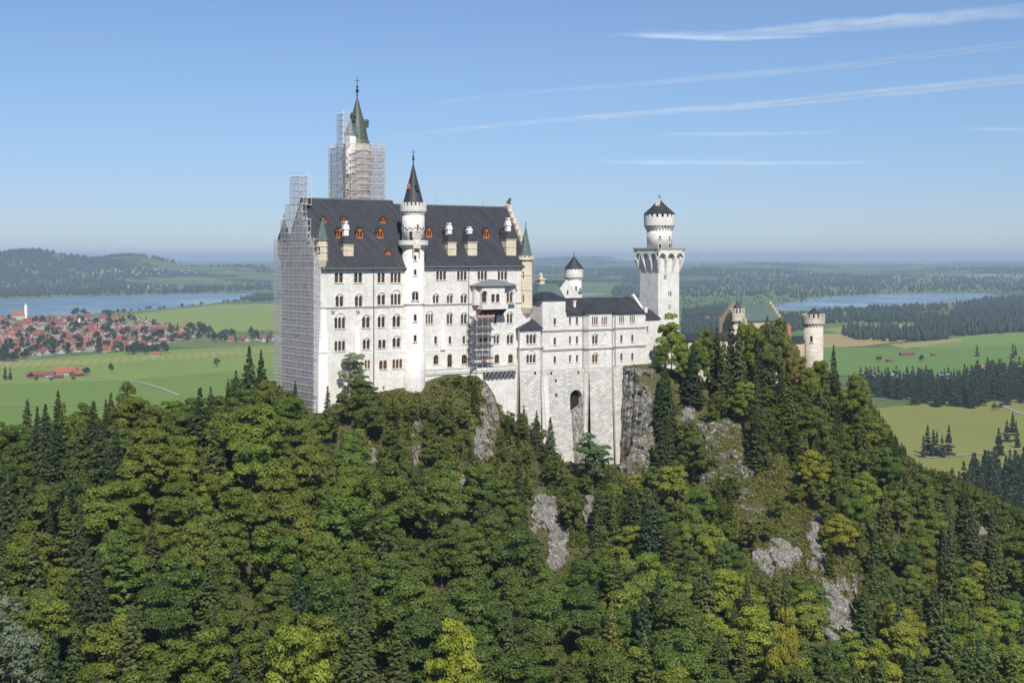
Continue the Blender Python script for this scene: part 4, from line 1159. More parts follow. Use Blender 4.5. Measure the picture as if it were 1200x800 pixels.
# rounded head of the vault opening, its lining
bm = MB(); K = 12; ac = (aw0 + aw1) / 2; r = (aw1 - aw0) / 2; bt = lambda z: .035 * (z - ztop_base)
zsp = za1 - r
for k in range(K):
    t0, t1 = math.pi * k / K, math.pi * (k + 1) / K
    p = [(ac - r * math.cos(t), zsp + r * math.sin(t)) for t in (t0, t1)]
    tp = [(aw0 + (aw1 - aw0) * x, za1) for x in (k / K, (k + 1) / K)]
    for (x0, y0, x1, y1, x2, y2, x3, y3) in ((*p[0], *p[1], *tp[1], *tp[0]),):
        bm.quad(fa(x0, bt(y0) + .01, y0), fa(x1, bt(y1) + .01, y1), fa(x2, bt(y2) + .01, y2), fa(x3, bt(y3) + .01, y3))
    bm.quad(fa(p[0][0], bt(p[0][1]) + .01, p[0][1]), fa(p[1][0], bt(p[1][1]) + .01, p[1][1]), fa(p[1][0], 8, p[1][1]), fa(p[0][0], 8, p[0][1]))
bm.build('vault_arch', M['ashlar'], bower)
bm = MB(); bm.quad(fa(aw0, 1.6, za0), fa(aw1, 1.6, za0), fa(aw1, 1.6, za1), fa(aw0, 1.6, za1)); bm.build('vault_shade_sheet', M['dark'], bower)  # near-black sheet just inside the opening, painted stand-in for the vault's deep shade
bm = MB()
for fi, u, w in ((3, 638.5, 1.0), (2, 634.8, .4), (5, 687, .5)):
    f = segs[fi]; a = min(max(f.at(u, 480)[0], w), f.L - w)
    bm.hexa([f(a - w, -2.6, -76), f(a + w, -2.6, -76), f(a + w, .02, -76), f(a - w, .02, -76), f(a - w, -.35, ztop_base - 2), f(a + w, -.35, ztop_base - 2), f(a + w, .02, ztop_base - 2), f(a - w, .02, ztop_base - 2)])
bm.build('base_pier', M['lime'], bower)
bm = MB()
for fi, u, v in ((3, 651, 446), (3, 651, 463), (3, 646, 437), (1, 627, 437), (4, 677.5, 436)):
    f = segs[fi]; a, z = f.at(u, v); bm.fbox(f, a - .35, a + .35, bt(z) - .06, bt(z) + .3, z - .5, z + .5)
bm.build('putlog_opening', M['dark'], bower)
# tongue of pale rock leaning against the base under the vault
nS, nT = 46, 14; vs = []
zt0_, zb0_ = za0 + .4, -75.0
for i in range(nS):
    s_ = i / (nS - 1)
    for j in range(nT):
        t_ = j / (nT - 1)
        wv_ = (aw1 - aw0) * (1.06 - .35 * s_)
        aa = ac + .3 + (t_ - .5) * wv_ + .5 * s_
        zz = zt0_ + (zb0_ - zt0_) * s_ + (3.0 * t_ - .6) * max(0, 1 - s_ * 3)
        bo = bt(zz) + .15 - (1 - (2 * t_ - 1) ** 4) * (.5 + 3.8 * s_) - (float(fbm(np.array(aa * .9), np.array(zz * .5), 61, 4)) - .45) * 1.7 * min(1, s_ * 6 + .2)
        if j in (0, nT - 1): bo = bt(zz) + .4
        vs.append(fa(aa, bo, zz))
bm = MB(); bm.add(vs, [(i * nT + j, i * nT + j + 1, (i + 1) * nT + j + 1, (i + 1) * nT + j) for i in range(nS - 1) for j in range(nT - 1)])
bm.add([fa(ac + .3 + (j / (nT - 1) - .5) * (aw1 - aw0) * 1.06, b_, zt0_ + 3.0 * j / (nT - 1) - .6) for b_ in (bt(zt0_) + .15 - .6, bt(zt0_) + .9) for j in range(nT)], [(j, j + 1, nT + j + 1, nT + j) for j in range(nT - 1)])
tag(bm.build('rock_outcrop', rock_mat('pale_tongue_rock', (1.55, 1.48, 1.35), -.3)), 'sloping pale rock tongue leaning on the stone base below the dark arch', 'rock')
# roofs of the bower
def hip(P, apx, m, parent, name, over_z=-.15, eave=.25):
    bm = MB(); n = len(P)
    bm.prism([(x, y, z - eave) for x, y, z in P], P)
    if len(apx) == 1: bm.add(list(P) + apx, [(i, (i + 1) % n, n) for i in range(n)])
    else: bm.prism([(x, y, z + .002) for x, y, z in P], apx)
    return bm.build(name, m, parent)
f1 = segs[1]
zE = tops[0]
P = [F(PL[0][0] - .9, .4, zE), F(PL[1][0] - .7, PL[1][1] - .8, zE), F(PL[2][0] + .8, PL[2][1] - .8, zE), F(PL[3][0] + .2, BB + .2, zE), F(PL[3][0] + .2, 3, zE), F(PL[0][0] - .9, 3, zE)]
hip(P, [F(PL[3][0] - 2.5, .6, zE + 3.0)], M['slate'], bower, 'pavilion_roof')
zE = tops[3]
c0, c1 = PL[3][0] - .9, PL[4][0] + .5
hip([F(c0, BB - .6, zE), F(c1, BB - .6, zE), F(c1, 7.5, zE), F(c0, 7.5, zE)], [F((c0 + c1) / 2 - 1, 1.5, zE + 2.2), F((c0 + c1) / 2 + 1, 1.5, zE + 2.2), F((c0 + c1) / 2 + 1, 4.5, zE + 2.2), F((c0 + c1) / 2 - 1, 4.5, zE + 2.2)], M['slate'], bower, 'tower_roof')
zr_b = Z(348.5, 700, 4)
gable_roof(PL[4][0] + .3, aB1 - .9, BB, 10.5, tops[4], zr_b, over=.6, endover=0, br=4.5).build('roof', M['slate'], bower)
zE = tops[6] + .1
P = [F(PL[5][0] - .5, BB + .1, zE), F(PL[6][0] - .5, -4.6, zE), F(PL[7][0] + .6, -4.6, zE), F(PL[8][0] + .7, BB + .1, zE), F(PL[8][0] + .7, 1, zE), F(PL[5][0] - .5, 1, zE)]
hip(P, [F(A(702.5, -.2), -.2, Z(349.2, 702, -.2))], M['copper'] if False else M['slate'], bower, 'bay_roof')
bm = MB()
bm.prism([F(aB1 - .9, b, z) for b, z in ((BB - .3, tops[8] - .5), (11, tops[8] - .5), (4.5, zr_b + .9))], [F(aB1, b, z) for b, z in ((BB - .3, tops[8] - .5), (11, tops[8] - .5), (4.5, zr_b + .9))])
bm.fbox(F, aB1 - .9, aB1 + .2, BB - .8, BB + .6, tops[8] - .6, tops[8] + 1.2)
bm.build('gable_parapet', M['lime'], bower)
for u, v in ((673, 355),):
    a = A(u, 1); z = Z(v, u, 1); bm = MB(); bm.fbox(F, a - .35, a + .35, .6, 1.4, z - 2, z + .5); bm.fbox(F, a - .5, a + .5, .45, 1.55, z + .503, z + .8); bm.build('roof_vent', M['white'], bower)
bm = MB()
for f, aa in ((segs[8], .5), (segs[4], segs[4].L - .4)): bm.bar(f(aa, -.35, tops[8] - .4), f(aa, -.35, ztop_base), .12, n=6)
bm.build('drain_pipe', M['lead'], bower)
# low connecting part between bower and square tower
lw = thing('link_building', F(aB1 + 5, 3, -38), 'small low white building with dark roof squeezed between the bower wing and square tower', 'building')
f = face((aB1 + .02, 1.5), (A(773.5, 1.5), 1.5))
zt_ = f.at(764, 373.5)[1]
bm = MB(); H = openings(f, [(757.8, 759.6, 382, 389, 1)], lw); wall(bm, f, 0, f.L, -55, zt_, H); ff = face((A(773.5, 1.5), 1.5), (A(773.5, 1.5), 12)); wall(bm, ff, 0, ff.L, -55, zt_); bm.build('wall', M['lime'], lw)
bm = MB(); bm.prism([f(-.0, -.5, zt_ - .2), f(f.L + .6, -.5, zt_ - .2), f(f.L + .6, 9, zt_ - .2), f(0, 9, zt_ - .2)], [f(0, 4, zt_ + 3.1), f(f.L - 1.2, 4, zt_ + 3.1), f(f.L - 1.2, 8, zt_ + 3.1), f(0, 8, zt_ + 3.1)]); bm.build('roof', M['slate'], lw)
bm = MB(); bm.fbox(f, 1.3, 2.0, 1.0, 1.7, zt_, zt_ + 1.5); bm.build('roof_vent', M['white'], lw)

# ------------------------------------------------------------------ knights' house behind: gabled block with green roof, its round turret
gb = 9.0
ga, gw = A(665.2, gb), 5.3
zg, zge = Z(328.8, 665, gb), Z(347, 665, gb)
kn = thing('knights_house', F(ga, gb + 7, -40), 'white gabled building with a green copper roof behind the bower', 'building')
f = face((ga - gw, gb), (ga + gw, gb)); bm = MB()
wall(bm, f, 0, f.L, -45, zge); bm.prism([f(0, .002, zge), f(f.L, .002, zge), f(gw, .002, zg + .3)], [f(0, .8, zge), f(f.L, .8, zge), f(gw, .8, zg + .3)])
for p, q_ in (((ga + gw, gb), (ga + gw, gb + 22)), ((ga - gw, gb + 22), (ga - gw, gb))): ff = face(p, q_); wall(bm, ff, 0, ff.L, -45, zge)
bm.fbox(f, -.7, .25, -.25, .9, zge - .6, zge + 1.2); bm.fbox(f, f.L - .25, f.L + .7, -.25, .9, zge - .6, zge + 1.4)
bm.build('wall', M['lime'], kn)
bm = MB()
for s in (-1, 1):
    P = [(s * (gw + .7), zge - .9), (0, zg), (0, zg - .5), (s * (gw + .7), zge - 1.4)]
    bm.prism([F(ga + x, gb + .801, z) for x, z in P], [F(ga + x, gb + 18, z) for x, z in P])
bm.build('roof', M['copper'], kn)
bm = MB(); z = Z(343, 665, gb); bm.fbox(f, gw - .3, gw + .3, -.02, .3, z - .6, z + .8); bm.build('loophole', M['dark'], kn)
bm = MB(); bm.lathe(F(ga + gw + .2, gb, 0)[:2], [(.8, zge + 1.2), (.95, zge + 1.25), (.05, zge + 3.0)], 8); bm.build('pinnacle', M['lead'], kn)
# the lower hipped piece of green roof towards the palace
hx0, hx1 = A(632, 3.5), A(650, 3.5)
bm = MB(); z0 = Z(351, 640, 3.5); z1 = Z(333, 640, 8)
bm.prism([F(hx0 - 1, 3.6, z0), F(ga - gw + .5, 3.6, z0), F(ga - gw + .5, 16, z0), F(hx0 - 1, 16, z0)], [F(hx0 + 3.5, 8.5, z1), F(ga - gw + .4, 8.5, z1), F(ga - gw + .4, 15, z1), F(hx0 + 3.5, 15, z1)])
bm.build('side_roof', M['copper'], kn)
bm = MB(); bm.fbox(F, hx0 - .4, ga - gw, 4.2, 15.5, -45, z0 - .01); bm.build('side_wall', M['lime'], kn)
uc, bb_ = 633.8, 10
a = A(uc, bb_); bm = MB(); zt_, zb_ = Z(328, uc, bb_), Z(350, uc, bb_)
bm.fbox(F, a - .9, a + .9, bb_ - .9, bb_ + .9, zb_ - 6, zt_); bm.fbox(F, a - 1.2, a + 1.2, bb_ - 1.2, bb_ + 1.2, zt_ + .003, zt_ + .5); bm.fbox(F, a - .5, a + .5, bb_ - .5, bb_ + .5, zt_ + .503, zt_ + 1.3)
bm.lathe(F(a, bb_, 0)[:2], [(.5, zt_ + 1.3), (.7, zt_ + 1.6), (.3, zt_ + 2.0), (.05, zt_ + 2.6)], 8)
bm.build('chimney', M['cream'], kn)
tcY = F(A(672.6, 16), 16, 0); cc = (tcY[0], tcY[1]); yz = lambda v: -(v - VH) / FPX * cc[1]
rt = thing('round_turret', (*cc, -40), 'small round white turret with pointed black cap behind the green roof', 'tower')
r = 9.0 / FPX * cc[1]
bm = MB(); bm.lathe(cc, [(r, -45), (r, yz(326))], 28); bm.build('shaft', M['lime'], rt, smooth=True)
battlement(cc, r + .55, yz(325), yz(314), 14, rt, M['lime'], corb=r, frac=.18)
cone_roof(cc, r + .75, yz(314.5), yz(299.5), 24, m=M['slate'], parent=rt, flare=.1); finial(cc, yz(299.5), yz(295), rt, .14)
slit(tangent(cc, r, 675), yz(341), yz(335), .6, rt)

# ------------------------------------------------------------------ the square tower
q0 = A(771.2, 4.5)
sq_w = 9.9; qb = 4.5
sqt = thing('square_tower', F(q0 + 5, qb + 5, -42), 'tall white square tower with arched corbels, round crenellated turret and black cone roof', 'tower')
fs_ = face((q0, qb), (q0 + sq_w, qb)); fw_ = face((q0, qb + sq_w), (q0, qb)); fe_ = face((q0 + sq_w, qb), (q0 + sq_w, qb + sq_w)); fn_ = face((q0 + sq_w, qb + sq_w), (q0, qb + sq_w))
zc0, zc1, zct = fs_.at(775, 318)[1], fs_.at(775, 296)[1], fs_.at(775, 290.3)[1]
H = openings(fs_, [(778, 781.3, 321.5, 327.5, 2), (783.3, 787, 341, 347, 2), (783.3, 786, 357, 363, 2)], sqt, sill=False)
bm = MB(); wall(bm, fs_, 0, fs_.L, -60, zct, H)
for f in (fw_, fe_, fn_): wall(bm, f, 0, f.L, -60, zct)
bm.build('shaft', M['lime'], sqt)
ov = 1.5; bm = MB(); cor = MB()
for f in (fs_, fw_, fe_, fn_):       # three tall pointed arches on tapering piers on each side
    L = f.L; nA = 3; pw = .75
    span = (L + 2 * ov)
    zs_ = zc0 + (zc1 - zc0) * .62
    for i in range(nA + 1):
        at_ = -ov + pw / 2 + (span - pw) * i / nA; ab_ = .35 + (L - .7) * i / nA
        w = pw / 2
        bm.hexa([f(ab_ - w * .8, -.05, zc0 - .6), f(ab_ + w * .8, -.05, zc0 - .6), f(ab_ + w * .8, .02, zc0 - .6), f(ab_ - w * .8, .02, zc0 - .6), f(at_ - w, -ov, zs_), f(at_ + w, -ov, zs_), f(at_ + w, .02, zs_), f(at_ - w, .02, zs_)])
    for i in range(nA):
        x0 = -ov + pw / 2 + (span - pw) * i / nA; x1 = -ov + pw / 2 + (span - pw) * (i + 1) / nA
        l, r_ = x0 + pw / 2, x1 - pw / 2; rr = (r_ - l) / 2; xc = (l + r_) / 2; hA = zc1 - zs_ - .25
        K = 10
        pts = [(xc - rr * math.cos(math.pi * k / K), zs_ + hA * (math.sin(math.pi * k / K) ** .8)) for k in range(K + 1)]
        full = [(x0, zs_)] + pts + [(x1, zs_)]
        for k in range(len(full) - 1):
            p, s_ = full[k], full[k + 1]
            bm.quad(f(p[0], -ov, p[1]), f(s_[0], -ov, s_[1]), f(s_[0], -ov, zc1), f(p[0], -ov, zc1))
            bm.quad(f(p[0], -ov, p[1]), f(s_[0], -ov, s_[1]), f(s_[0], .02, s_[1]), f(p[0], .02, p[1]))
    bm.fbox(f, -ov, L + ov, -ov, -.02, zc1, zct - .5)
bm.build('arched_corbel', M['lime'], sqt)
bm = MB(); bm.fbox(F, q0 - ov - .25, q0 + sq_w + ov + .25, qb - ov - .25, qb + sq_w + ov + .25, zct - .497, zct); bm.build('cornice', M['trim'], sqt)
cq = F(q0 + sq_w / 2, qb + sq_w / 2, 0)[:2]; yq = lambda v: -(v - VH) / FPX * cq[1]
r = 14.8 / FPX * cq[1]
bm = MB(); bm.lathe(cq, [(r, zct - .2), (r, yq(268))], 36); dr = bm.build('round_turret', M['lime'], sqt, smooth=True)
battlement(cq, r + 1.05, yq(264.5), yq(250.5), 18, sqt, M['lime'], corb=r, frac=.3, rim=.5)
bm = MB(); bm.lathe(cq, [(r + .2, yq(264)), (r + .2, yq(250.8))], 30); bm.build('parapet_core', M['dark'], sqt)
cone_roof(cq, r + 1.2, yq(250.9), yq(233.2), 28, m=M['slate'], parent=sqt, flare=.1)
finial(cq, yq(233.2), yq(228), sqt, .25)
f = tangent(cq, r * .55, 770.5); bm = MB(); bm.fbox(f, -.7, .7, 0, 1.4, yq(250), yq(232.5)); bm.build('chimney', M['lime'], sqt)
for u, v0, v1, w in ((773.5, 291, 286, .9), (784.5, 290, 285, 1.0), (773.5, 279.5, 277, .7), (784.5, 279.5, 277, .7)): slit(tangent(cq, r, u), yq(v0), yq(v1), w, sqt)

# ------------------------------------------------------------------ courtyard wing and the gatehouse among the trees
cw = thing('courtyard_wing', F(165, 8, -44), 'long low cream wing with dark roof between the square tower and gatehouse', 'building')
f = face((q0 + sq_w + .3, 9), (A(872, 9), 9)); zt_ = Z(397.5, 822, 9); bm = MB()
wall(bm, f, 0, f.L, -62, zt_); ff = face((A(872, 9), 9), (A(872, 9), 20)); wall(bm, ff, 0, ff.L, -62, zt_); bm.build('wall', M['cream'], cw)
gable_roof(q0 + sq_w + .3, A(872, 9), 9, 19, zt_, zt_ + 1.9, over=.5).build('roof', M['slate'], cw)

gt = thing('gatehouse', F(200, 8, -48), 'yellow stone and red brick gatehouse with stepped gables half hidden by trees', 'building')
gB = 8.0
g0, g1 = A(873, gB), A(917, gB)
f = face((g0, gB), (g1, gB)); bm = MB()
zw = Z(374, 900, gB)
wall(bm, f, 0, f.L, -64, zw); ff = face((g0, gB + 13), (g0, gB)); wall(bm, ff, 0, ff.L, -64, zw); ff = face((g1, gB), (g1, gB + 13)); wall(bm, ff, 0, ff.L, -64, zw)
bm.build('wall', M['gate'], gt)
bm = MB()
for ax, vt in ((g0 - .3, 353), (A(915, gB) - .3, 352)):
    bm = MB()
    zt_ = Z(vt, 885, gB + 6); n = 6
    for i in range(n):
        h = zw - .5 + (zt_ - zw) * (i + 1) / n
        for s in (-1, 1):
            b0 = gB + 6.5 + s * (6.8 * (1 - (i) / n)); b1 = gB + 6.5 + s * (6.8 * (1 - (i + 1) / n))
            bm.fbox(F, ax, ax + 1.0, min(b0, b1), max(b0, b1) - .002, zw - 6, h)
    bm.build('stepped_gable', M['gate'], gt)
gable_roof(g0 + .8, A(915, gB) - .4, gB, gB + 13, zw, Z(355.5, 900, gB + 6.5), over=.4, endover=0).build('roof', M['copper'], gt)
f = face((A(897, gB - 3), gB - 3), (A(927, gB - 3), gB - 3)); bm = MB(); zt_ = Z(382, 912, gB - 3)
H = openings(f, [(902, 905, 386, 393, 2), (911, 914, 386, 393, 2), (919, 922, 386, 393, 2)], gt); wall(bm, f, 0, f.L, -64, zt_, H); bm.fbox(f, .01, f.L - .01, .6, 2.9, -64, zt_ - .01)
for i in range(7): bm.fbox(f, f.L * i / 7 + .3, f.L * i / 7 + 1.1, .0, .5, zt_ + .003, zt_ + .9)
bm.build('brick_front', M['brick'], gt)
bm = MB(); z = Z(402, 930, gB - 6)
P = [F(A(912, gB - 6), gB - 6, z), F(A(943, gB - 6), gB - 6, z), F(A(943, gB), gB, z), F(A(912, gB), gB, z)]
bm.prism(P, [F(A(918, gB), gB - .5, z + 2.2), F(A(940, gB), gB - .5, z + 2.2), F(A(940, gB), gB, z + 2.2), F(A(918, gB), gB, z + 2.2)]); bm.build('porch_roof', M['slate'], gt)
f = face((A(912, gB - 5.5), gB - 5.5), (A(943, gB - 5.5), gB - 5.5)); bm = MB(); wall(bm, f, 0, f.L, -64, z); bm.fbox(f, .01, f.L - .01, .6, 5.4, -64, z - .02); bm.build('front_block', M['gate'], gt)
f = face((A(906, gB - 11), gB - 11), (A(930, gB - 11), gB - 11)); bm = MB(); zt_ = f.at(915, 427.5)[1]
H = openings(f, [(911, 913.5, 433, 443, 1), (919.5, 923, 434, 450, 1)], gt); wall(bm, f, 0, f.L, -66, zt_, H); bm.fbox(f, .01, f.L - .01, .6, 5.4, -66, zt_ - .01); bm.fbox(f, -.2, f.L + .2, -.2, 5.5, zt_, zt_ + .5); bm.build('gate_porch', M['lime'], gt)
def gate_tower(u, b, hw, vs, label, vtop=None):
    a = A(u, b); c = F(a, b, 0)[:2]; yz = lambda v: -(v - VH) / FPX * c[1]; r = hw / FPX * c[1]
    t = thing('gate_tower', (*c, -50), label, 'tower', 'round towers of the gatehouse')
    bm = MB(); bm.lathe(c, [(r, -68), (r, yz(vs[2]))], 32); bm.build('shaft', M['gate_pale'], t, smooth=True)
    battlement(c, r + .65, yz(vs[2] - 1), yz(vs[1]), 15, t, M['gate_pale'], corb=r, frac=.38, rim=.45)
    bm = MB(); bm.lathe(c, [(r - .6, yz(vs[1]) - 2), (r - .6, yz(vs[1] + 2)), (.1, yz(vs[0]))], 24); bm.build('cap_roof', M['slate'], t)
    return t, c, r, yz
t, c, r, yz = gate_tower(953.3, 5, 11.3, (360.5, 367.5, 380), 'pale round crenellated gate tower standing clear above the trees', True)
slit(tangent(c, r, 951), yz(400), yz(393), .9, t)
gate_tower(863.8, 12, 7.2, (352, 361, 377), 'smaller white crenellated gate tower with pointed cap beside the stepped yellow gable')
# visitors on the ramp below the gate
def person_mesh():
    me = bpy.data.meshes.new('person')
    V = [(0,0,.95),(0,0,1.2),(0,0,1.42),(0,0,1.55),(0,.02,1.68),(.19,0,1.4),(.25,.02,1.12),(.22,-.12,.9),(-.19,0,1.4),(-.25,.02,1.12),(-.22,-.1,.9),(.1,0,.88),(.11,-.02,.48),(.11,.04,.06),(.11,-.12,.03),(-.1,0,.88),(-.11,.03,.48),(-.11,.06,.06),(-.11,-.1,.03)]
    E = [(0,1),(1,2),(2,3),(3,4),(2,5),(5,6),(6,7),(2,8),(8,9),(9,10),(0,11),(11,12),(12,13),(13,14),(0,15),(15,16),(16,17),(17,18)]
    Rr = [.15,.15,.15,.06,.11,.065,.05,.04,.065,.05,.04,.09,.065,.045,.04,.09,.065,.045,.04]
    me.from_pydata(V, E, [])
    o = bpy.data.objects.new('person_source', me); COL.objects.link(o)
    o.modifiers.new('s', 'SKIN'); o.modifiers.new('u', 'SUBSURF').levels = 1
    sv = me.skin_vertices[0].data
    for i, r in enumerate(Rr): sv[i].radius = (r, r * .8 if i < 3 else r); sv[i].use_root = (i == 0)
    dg = bpy.context.evaluated_depsgraph_get()
    out = bpy.data.meshes.new_from_object(o.evaluated_get(dg))
    bpy.data.objects.remove(o)
    return out
pm0 = person_mesh()
shirts = [('red', (.4, .05, .04)), ('white', (.6, .6, .58)), ('blue', (.06, .1, .3)), ('black', (.02, .02, .022)), ('grey', (.2, .2, .21)), ('yellow', (.5, .38, .05))]
skin_m = plain('skin', (.42, .26, .19), .6); trou = plain('dark_trousers', (.035, .04, .06), .8)
pms = []
for nm, cc_ in shirts:
    me = pm0.copy(); me.materials.clear()
    for m_ in (plain(nm + '_shirt', cc_, .8), skin_m, trou): me.materials.append(m_)
    for p in me.polygons:
        z = p.center[2]; p.material_index = 1 if z > 1.5 or (abs(p.center[0]) > .19 and z < 1.15) else (2 if z < .93 else 0)
    pms.append((nm, me))
rs = random.Random(3)
PEOPLE = []
for i in range(16):
    u = 907 + i * 1.75 + rs.uniform(-.5, .5); Y = 497 + rs.uniform(-2, 2)
    PEOPLE.append((u, Y, pms[i % 6], rs.uniform(0, 6.28)))

# ------------------------------------------------------------------ foliage meshes
def quads_from(P, Nn, size, rng, asp=1.0):
    """one leaf-clump quad at each point of P, facing Nn"""
    n = len(P)
    Nn = Nn / np.maximum(np.linalg.norm(Nn, axis=1, keepdims=True), 1e-6)
    t = rng.normal(size=(n, 3)); t -= (t * Nn).sum(1, keepdims=True) * Nn; t /= np.maximum(np.linalg.norm(t, axis=1, keepdims=True), 1e-6)
    b = np.cross(Nn, t)
    s = size[:, None] * .5
    V = np.stack([P - t * s - b * s * asp * .6, P + t * s * .3 - b * s * asp, P + t * s + b * s * asp * .5, P - t * s * .3 + b * s * asp], 1).reshape(-1, 3)
    return V, np.arange(n * 4).reshape(n, 4)

def broad_crown(seed, h=15.0, r=5.4, lobes=66, per=360, leaf=.34, flat_=.72):
    rng = np.random.default_rng(seed)
    cz, rz = h * .58, h * .42
    Ps, Ns, Ts = [], [], []
    for i in range(lobes):
        d = rng.normal(size=3); d[2] = d[2] * .9 + .25; d /= np.linalg.norm(d)
        k = rng.uniform(.45, .92) if i > lobes // 5 else rng.uniform(.05, .45)
        prof = 1.0 - .25 * max(0, d[2])
        c = np.array([d[0] * r * k * prof, d[1] * r * k * prof, cz + d[2] * rz * k])
        lr = r * rng.uniform(.17, .34)
        n = int(per * (lr / (r * .3)) ** 2)
        q = rng.normal(size=(n, 3)); q /= np.linalg.norm(q, axis=1, keepdims=True)
        q[:, 2] = np.where(q[:, 2] < -.35, -q[:, 2], q[:, 2])
        rad = lr * rng.uniform(.62, 1.06, (n, 1))
        P = c + q * rad * np.array([1, 1, flat_])
        Nn = q * .9 + rng.normal(size=(n, 3)) * .42 + np.array([0, 0, .3])
        Ps.append(P); Ns.append(Nn); Ts.append(np.clip(rng.uniform(.2, .8) + rng.normal(size=n) * .13, 0, 1))
    P = np.concatenate(Ps); Nn = np.concatenate(Ns)
    V, Q = quads_from(P, Nn, leaf * rng.uniform(.6, 1.3, len(P)), rng)
    return V, Q, np.concatenate(Ts)

def spruce_crown(seed, h=22.0, r=3.0, whorls=38, droop=.35, leaf=.5, bare=.05, thin=1.0):
    rng = np.random.default_rng(seed)
    Ps, Ns, Ts, Sz = [], [], [], []
    for w in range(whorls):
        t = (w + rng.uniform(-.2, .9)) / whorls
        t = min(max(t, 0), .985)
        z0 = h * (bare + (1 - bare) * t)
        R0 = r * (1 - t) ** .85 * rng.uniform(.62, 1.2) + .15
        nb = max(4, int((7 + 5 * (1 - t)) * thin))
        ph = rng.uniform(0, 6.28)
        for k in range(nb):
            az = ph + 6.283 * k / nb + rng.normal() * .18
            Rb = R0 * rng.uniform(.65, 1.12)
            n = max(5, int(Rb * 17 * thin + 3))
            s = np.sqrt(rng.uniform(.02, 1, n))
            side = rng.normal(size=n) * .2 * Rb * (1.1 - s)
            x, y = s * Rb, side
            z = z0 - droop * s * Rb + .16 * (s ** 2) * Rb - np.abs(side) * .25 + rng.normal(size=n) * .12 + rng.normal() * .28
            ca, sa_ = math.cos(az), math.sin(az)
            Ps.append(np.stack([x * ca - y * sa_, x * sa_ + y * ca, z], 1))
            nn = np.stack([np.full(n, ca * .5), np.full(n, sa_ * .5), np.full(n, .9)], 1) + rng.normal(size=(n, 3)) * .38
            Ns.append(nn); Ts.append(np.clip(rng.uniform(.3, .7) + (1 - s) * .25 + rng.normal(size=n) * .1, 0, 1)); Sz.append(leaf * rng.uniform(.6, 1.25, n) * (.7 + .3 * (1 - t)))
    n = 26; zt_ = h * (.82 + .18 * rng.uniform(0, 1, n)); rr_ = r * .9 * (1 - zt_ / h) + .03 * r
    az = rng.uniform(0, 6.283, n)
    Ps.append(np.stack([rr_ * np.cos(az) * .7, rr_ * np.sin(az) * .7, zt_], 1)); Ns.append(np.stack([np.cos(az), np.sin(az), np.full(n, .5)], 1)); Ts.append(rng.uniform(.4, .7, n)); Sz.append(np.full(n, leaf * .7))
    P = np.concatenate(Ps)
    V, Q = quads_from(P, np.concatenate(Ns), np.concatenate(Sz), rng, asp=.75)
    return V, Q, np.concatenate(Ts)

def trunk_mesh(seed, h, r, limbs, mat_):
    rng = random.Random(seed); b = MB()
    n = 6; prof = []
    bend = (rng.uniform(-.4, .4), rng.uniform(-.4, .4))
    rings = []
    for k in range(6):
        t = k / 5; rr = r * (1 - t) ** .8 + .03
        rings.append([(bend[0] * t * t + rr * math.cos(6.283 * i / n), bend[1] * t * t + rr * math.sin(6.283 * i / n), -1.5 + (h + 1.5) * t) for i in range(n)])
    for k in range(5): b.prism(rings[k], rings[k + 1])
    for _ in range(limbs):
        z = h * rng.uniform(.35, .85); a = rng.uniform(0, 6.283); L = h * rng.uniform(.16, .3)
        b.bar((0, 0, z), (math.cos(a) * L, math.sin(a) * L, z + L * rng.uniform(.3, .8)), r * .28)
    me = bpy.data.meshes.new('trunk'); me.from_pydata(b.v, [], b.f); me.materials.append(mat_); me.update()
    return me

KINDS = {}
def kind(name, items): KINDS[name] = items
bt_ = [trunk_mesh(i, 10, .28, 6, M['bark']) for i in range(3)]
st_m = [trunk_mesh(20 + i, 20.5, .24, 0, M['bark']) for i in range(2)]
kind('broadleaf', [(fast_mesh('crown', *broad_crown(100 + i, flat_=.62 + .05 * (i % 3))[:2], [M['leaf']], broad_crown(100 + i, flat_=.62 + .05 * (i % 3))[2]), bt_[i % 3], 15.0, 5.4) for i in range(9)])
kind('slender', [(fast_mesh('crown', *broad_crown(150 + i, h=17, r=3.6, lobes=44, per=230, leaf=.28)[:2], [M['leaf']], broad_crown(150 + i, h=17, r=3.6, lobes=44, per=230, leaf=.28)[2]), bt_[i % 3], 17.0, 3.4) for i in range(4)])
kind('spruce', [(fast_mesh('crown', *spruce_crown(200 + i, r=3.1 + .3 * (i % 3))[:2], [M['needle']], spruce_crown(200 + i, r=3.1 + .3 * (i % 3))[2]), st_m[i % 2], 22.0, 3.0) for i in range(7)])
kind('larch', [(fast_mesh('crown', *spruce_crown(300 + i, r=3.2, whorls=24, droop=.2, leaf=.6, thin=.85)[:2], [M['leaf']], spruce_crown(300 + i, r=3.2, whorls=24, droop=.2, leaf=.6, thin=.85)[2]), st_m[i % 2], 22.0, 3.2) for i in range(3)])
kind('far_spruce', [(fast_mesh('crown', *spruce_crown(400 + i, h=24, r=4.2, whorls=13, leaf=2.0, thin=.8)[:2], [M['needle']], spruce_crown(400 + i, h=24, r=4.2, whorls=13, leaf=2.0, thin=.8)[2]), st_m[0], 24.0, 4.2) for i in range(4)])
kind('far_broad', [(fast_mesh('crown', *broad_crown(450 + i, h=16, r=7, lobes=22, per=26, leaf=1.9)[:2], [M['leaf']], broad_crown(450 + i, h=16, r=7, lobes=22, per=26, leaf=1.9)[2]), bt_[0], 16.0, 7.0) for i in range(4)])
OLIVE = [(.056, .080, .012), (.066, .088, .013), (.050, .076, .013), (.070, .088, .013), (.060, .088, .016)]
DARKG = [(.037, .062, .012), (.044, .068, .013), (.034, .056, .012), (.050, .076, .015)]
BRIGHT = [(.088, .115, .014), (.098, .12, .015), (.078, .11, .017)]
YELL = [(.10, .132, .014), (.10, .125, .016)]
